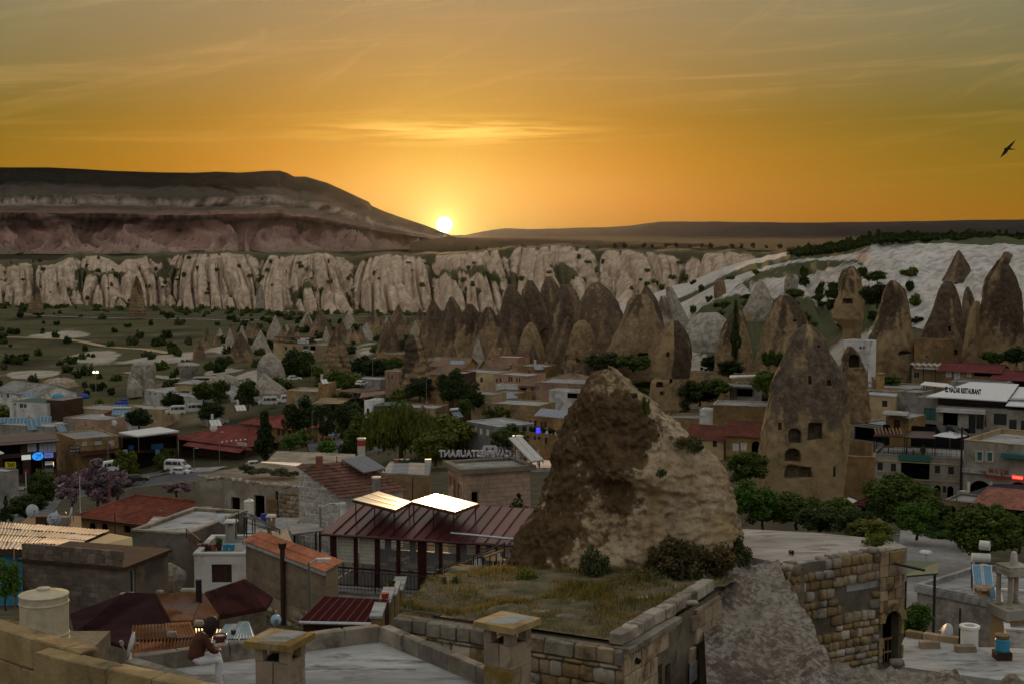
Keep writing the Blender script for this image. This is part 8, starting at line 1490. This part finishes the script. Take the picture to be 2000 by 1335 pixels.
for(px,d,w,h,cw,m),pl in zip(FH,PL):
 g=onG(px,d);pb=455-g.z/d*F;a=rr.uniform(-6,6)
 t=building('small '+cw+' flat-roofed house '+pl,px-w/2,d+a,px+w/2,d-a,pb-h,pb+2,rr.uniform(5,8),m,par=.25,frame=m_brownframe,ops=[(px-w*.36,pb-h*.75,px-w*.36+5,pb-h*.75+6,'w'),(px-w*.02,pb-h*.75,px-w*.02+5,pb-h*.75+6,'w'),(px+w*.24,pb-h*.7,px+w*.24+5,pb,'d')])
 f,hh,w_,dp,zr=t_info[t.name];chimney('chimney of the '+t['label'],f.w_(w_*rr.uniform(.2,.8),dp*.6,zr),.7,1.5,m)
 if w>38:solar('solar heater on the '+t['label'],f.w_(w_*.5,dp*.35,zr),f.rz+.4,2,1,2,.6,'lying',m_sol)
TR=[('great weeping willow in the middle of the town',782,900,258,112,136,'willow',l_yel),('yellow-green tree right of the great willow',868,905,262,98,112,'wide',l_yel),('low bright tree at the foot of the great willow',850,906,236,60,84,'round',l_yel),('round dark tree left of the great willow',712,872,268,62,62,'round',l_mid),('tall street tree with a thin trunk above the street curve',684,846,300,62,66,'round',l_dark),('slim street tree on a bare trunk beside the street',632,868,275,78,46,'loose',l_dark),('dense street tree behind the yellow maroon-roofed house',585,846,330,66,62,'round',l_dark),('dark tree covering the right end of the big maroon restaurant',518,898,292,84,60,'poplar',l_dark),('bright shrubby tree beside the flat earth roof',567,880,220,32,44,'round',l_bright),('small bright tree beside the street, right of the shrubby tree',640,886,205,26,40,'round',l_bright),('bushy green tree below the yellow maroon-roofed house',590,872,262,34,44,'round',l_mid),('yellow-green street tree before the yellow corner building',246,938,250,62,54,'loose',l_yel),('dark clipped tree by the street at the left',80,985,205,52,52,'wide',l_dark),('dark spreading shrub tree behind the dark junk roof',50,1008,180,42,70,'wide',l_dark),('lilac tree in blossom, left one',140,992,200,70,62,'loose',l_lilac),('lilac tree in blossom, tallest in the middle',192,990,192,92,78,'loose',l_lilac),('lilac tree in blossom, right one',228,980,198,66,56,'loose',l_lilac),('reddish bare shrub left of the ruined house',345,968,150,28,60,'loose',l_lilac),('small dark conifer at the left edge',12,1015,150,46,26,'cone',l_dark),('left of two round trees in front of the long white building',398,785,402,40,44,'round',l_mid),('right of two round trees in front of the long white building',430,784,405,40,36,'round',l_mid),('tree at the corner of the long white building',338,800,400,34,40,'round',l_dark),('broad tree behind the big maroon roof',415,818,370,32,44,'round',l_dark),('tall dark tree right of the two round trees',484,798,400,52,42,'round',l_dark),('dark tree beside the side-on minibus',545,772,430,34,54,'round',l_mid),('green tree by the water tower house',272,836,350,40,52,'round',l_dark),('wide dark tree under the yellow hotel',588,745,470,58,76,'wide',l_dark),('thick green tree at the foot of the banded pointed rock',660,770,402,48,56,'wide',l_mid),('second thick tree at the foot of the banded pointed rock',694,768,404,36,40,'wide',l_mid),('dark round tree beside the low cafe roof',732,745,420,42,50,'round',l_dark),('small tree in front of the dark pointed rock base',765,722,440,24,44,'round',l_mid),('tree between the banded rock and the dark pointed rock',706,735,450,44,40,'loose',l_dark),('shady tree at the foot of the layered rock',820,782,372,44,62,'round',l_dark),('thick dark tree with lit lower leaves in the village',882,790,340,66,50,'round',l_dark),('pale leafy tree before the cream flat house',920,772,345,34,34,'loose',l_olive),('yellow-green plane tree beside the blue-grey roofed house',970,842,270,48,56,'loose',l_yel),('leafy garden tree below the plane tree',992,876,235,44,72,'round',l_mid),('dark tree below the tan flat house',925,800,318,40,40,'round',l_dark),('two-crowned tree under the small porch',905,812,300,32,34,'round',l_mid),('dark green tree mass at the foot of the leaning rock',1180,725,390,36,64,'wide',l_dark),('broad green tree at the foot of the twin-faced rock',1238,724,385,32,60,'wide',l_mid),('tree below the twin-faced rock, right of the top of the big rock',1340,795,300,50,66,'wide',l_dark),('dark tree right of the twin-faced rock',1366,790,305,44,60,'round',l_dark),('tall slim dark cypress before the rock cone',1436,712,320,108,26,'poplar',l_dark),('dark tree at the foot of the cypress',1425,738,315,34,50,'round',l_dark),('pair of round trees by the little white cube house, left',1502,718,290,34,26,'round',l_mid),('pair of round trees by the little white cube house, right',1522,720,292,32,26,'round',l_mid),('green tree beside the modern white house',1498,775,285,48,56,'round',l_mid),('low tree left of the modern white house',1400,772,300,32,60,'round',l_mid),('dark tree right of the twin-faced rock base',1392,720,340,26,44,'round',l_dark),('garden tree under the red-tiled houses, left of the tall pierced rock',1460,950,140,66,74,'round',l_mid),('lower garden tree beside the shoulder of the big rock',1470,1012,105,70,84,'wide',l_bright),('large spreading tree in front of the hotel block',1762,1022,132,94,134,'wide',l_mid),('bright lower tree in front of the large spreading tree',1790,1050,118,66,74,'round',l_bright),('large leafy tree before the dark shop, right edge',1925,1085,104,96,134,'wide',l_mid),('tall shrub tree at the right edge beside the leafy tree',1990,1075,108,72,70,'round',l_mid),('dark tree left of the kiosk, behind the grey roof',1600,1035,98,42,90,'wide',l_dark),('yellow-green hedge tree behind the grey roof',1700,1052,102,38,84,'wide',l_yel),('green hedge at the left of the kiosk',1530,1010,106,46,80,'wide',l_mid),('bright hedge behind the courtyard planters',1850,1068,122,30,80,'wide',l_bright),('dark tree beside the kiosk',1712,1010,128,40,40,'round',l_dark),('green bush tree between the arched-door house and the pale ashlar house',1788,1246,62,68,62,'round',l_bright),('dark tree behind the left end of the grey roof',1490,1030,112,60,70,'round',l_dark),('green tree between the grey roof and the tall pierced rock',1556,1030,118,66,84,'round',l_mid),('bushy tree at the foot of the tall pierced rock, right side',1640,1030,122,60,80,'round',l_mid),('dark bushy tree behind the yellow-green hedge tree',1672,1050,112,52,74,'wide',l_dark),('leafy tree left of the street lamp',1842,1060,126,54,60,'round',l_dark),('broad green tree right of the street lamp',1888,1060,116,66,80,'round',l_mid),('dark tree in front of the stone arcade',1830,1030,140,44,70,'wide',l_dark),('pale green tree behind the courtyard planters, right end',1950,1050,120,60,70,'round',l_bright),('dark tree on the white slope right of the narrow tan rock',1712,600,318,46,56,'round',l_dark),('shrub tree at the top of the white slope',1714,552,345,22,30,'round',l_mid),('green trees at the foot of the tallest rock, right edge',1985,712,240,34,46,'round',l_dark),('rounded tree left of the tallest rock foot',1940,712,244,26,44,'round',l_mid),('tree on the yellow chimney house below the rounded rock',1740,752,205,18,36,'round',l_mid),('bush tree beside the narrow tan rock',1630,585,345,22,34,'round',l_dark),('round bush tree on the slope above the cypress',1530,625,345,26,40,'round',l_dark),('slope tree between the white pointed rock and the ledge',1552,585,370,20,34,'round',l_mid)]
for i,(lb,px,py,d,h,w,k,m)in enumerate(TR):
 p=onG(px,d)if h>26 and d>200 else P(px,py,d);q=P(px,py,d);p=q if abs(p.z-q.z)<4 else q;s=d/F
 n,lf=(9000,.062)if h*w>6000 else((6000,.07)if h*w>2500 else(3000,.095))
 tree({'cone':'conifer','poplar':'poplar','willow':'willow'}.get(k,'broadleaf_tree'),lb,p,h*s*1.08,w*s*1.22,k,m,'tree',.03 if k in('wide','poplar','cone')else.08,n,lf,1+i%3)
rr=random.Random(31)
for i in range(64):
 px=(rr.uniform(-10,560),rr.uniform(560,1050),rr.uniform(1150,1500))[i%3];d=rr.uniform(290,470);p=onG(px,d);h=rr.uniform(3.5,7)
 tree('garden_tree','small garden tree growing between the houses of the town',p,h,h*rr.uniform(.8,1.2),('round','wide','loose')[i%3],(l_dark,l_mid,l_mid,l_yel)[i%4],'tree',.05,1500,.1,1+i%3,'garden trees of the town')
rr=random.Random(5)
for i in range(90):
 px=1545+480*i/90+rr.uniform(-5,5);d=rr.uniform(440,500);tp=float(prof([(1540,490),(1600,482),(1660,474),(1700,466),(2030,464)],px));h=rr.uniform(13,24)*(1 if px>1640 else.75)
 tree('plateau_tree','dark tree in the wooded rim of the plateau above the white slope',P(px,tp+12,d),h*d/F*1.2,h*d/F*rr.uniform(.9,1.7),('round','poplar','round')[i%3],l_dark,'tree',.1,700,.13,1+i%3,'trees along the plateau rim')
def scrub_mass(name,spots,m):
 me=crown('shrub',3,260,.22);b=np.empty(len(me.vertices)*3);me.vertices.foreach_get('co',b);b=b.reshape(-1,3)
 co=np.concatenate([b*[w/2,w/2,h]+[p.x,p.y,p.z-.2]for p,h,w in spots]);n=len(co)
 o=bpy.data.meshes.new(name);o.vertices.add(n);o.vertices.foreach_set('co',co.ravel());o.loops.add(n);o.loops.foreach_set('vertex_index',np.arange(n,dtype=np.int32));o.polygons.add(n//4);o.polygons.foreach_set('loop_start',np.arange(0,n,4,dtype=np.int32));o.update();o.materials.append(m);obj(name,o,kind='stuff')
sp=[]
for i in range(90):
 px=1560+470*i/90+rr.uniform(-5,5);d=rr.uniform(420,440);sp.append((P(px,float(prof([(1540,500),(1600,494),(1660,486),(1700,473),(1800,469),(2030,471)],px))+2,d),rr.uniform(1.4,2.8),rr.uniform(2,5)))
scrub_mass('plateau_scrub',sp,l_dark);sp=[];fc=bpy.data.objects['fluted_cliffs']
for i in range(330):
 px=rr.uniform(-20,1400);d=float(prof([(-200,1120),(300,1080),(600,1020),(900,900),(1200,800),(1450,700)],px))-8
 if i%3:p=onG(px,d-abs(rr.gauss(0,34)))
 else:
  ok,p,_n,_i=fc.ray_cast(Vector(),ray(px,rr.uniform(505,590)).normalized())
  if not ok:continue
 sp.append((p,rr.uniform(1.2,3.4),rr.uniform(2,6)))
scrub_mass('cliff_foot_scrub',sp,l_mid)
for i in range(26):
 px=905+640*i/26+rr.uniform(-9,9);d=1000-(px-900)*.35+rr.uniform(0,150);y=float(prof([(900,488),(1110,484),(1300,482),(1545,484)],px));h=rr.uniform(6,13)
 o=shrub('small dark tree scattered along the cliff top right of the sun',P(px,y+2,d),h*d/F,h*d/F*.9,l_dark,'tree',240,.2,None,'trees along the far cliff top','cliff_top_tree','round')
for i in range(190):
 px=rr.uniform(-20,700)if i<150 else rr.uniform(700,1500);d=math.exp(rr.uniform(math.log(470),math.log(1010)))if i<150 else rr.uniform(400,640)
 p=onG(px,d);h=rr.uniform(1.6,4.6);shrub('dark green shrub dotted over the plain below the white cliffs' if i<150 else 'dark green shrub among the rock cones at the foot of the cliffs',p,h,h*rr.uniform(1.0,2.0),(l_dark,l_mid,l_olive,l_dark)[i%4],'shrub',260,.2,None,'scrub dotted over the plain' if i<150 else 'scrub among the rock cones')
for i in range(100):
 if i<60:px=rr.uniform(1340,1800);py=rr.uniform(535,640);ok,p,_n,_i=bpy.data.objects['white_tuff_slope'].ray_cast(Vector(),ray(px,py).normalized());p=p if ok else onG(px,330);lb,g='dark scrub in the gullies of the white slope','scrub on the white slope'
 else:px=rr.uniform(500,1500);p=onG(px,rr.uniform(260,400));lb,g='garden bush between the village houses','bushes between the village houses'
 shrub(lb,p,rr.uniform(1.2,3.2),rr.uniform(2,5),(l_dark,l_mid)[i%2],'shrub',300,.2,None,g)
def bird():
 d=60;t=thing('bird','dark swallow in flight at the right edge of the sky','bird',P(1968,291,d));k=d/F;m=flat('dark_feather',(.03,.025,.02),.8)
 MB().tube([(-8*k,0,.5*k),(-5*k,0,0),(2*k,0,0),(9*k,0,-.8*k),(16*k,0,-1*k)],[.2*k,1.8*k,2.1*k,1.2*k,.2*k],8).build('body',m,t,True)
 for a in([(-5,0,0),(4,0,0),(9,-5,9),(12,-9,17),(6,-6,11)],[(-5,0,0),(3,0,0),(0,5,-8),(-11,9,-17),(-8,6,-9)]):
  v=[Vector(q)*k for q in a];MB().add(v+[q+Vector((0,.4*k,.2*k))for q in v],[tuple(range(5)),tuple(range(9,4,-1))]+[(i,5+i,5+(i+1)%5,(i+1)%5)for i in range(5)]).build('wing',m,t)
bird()
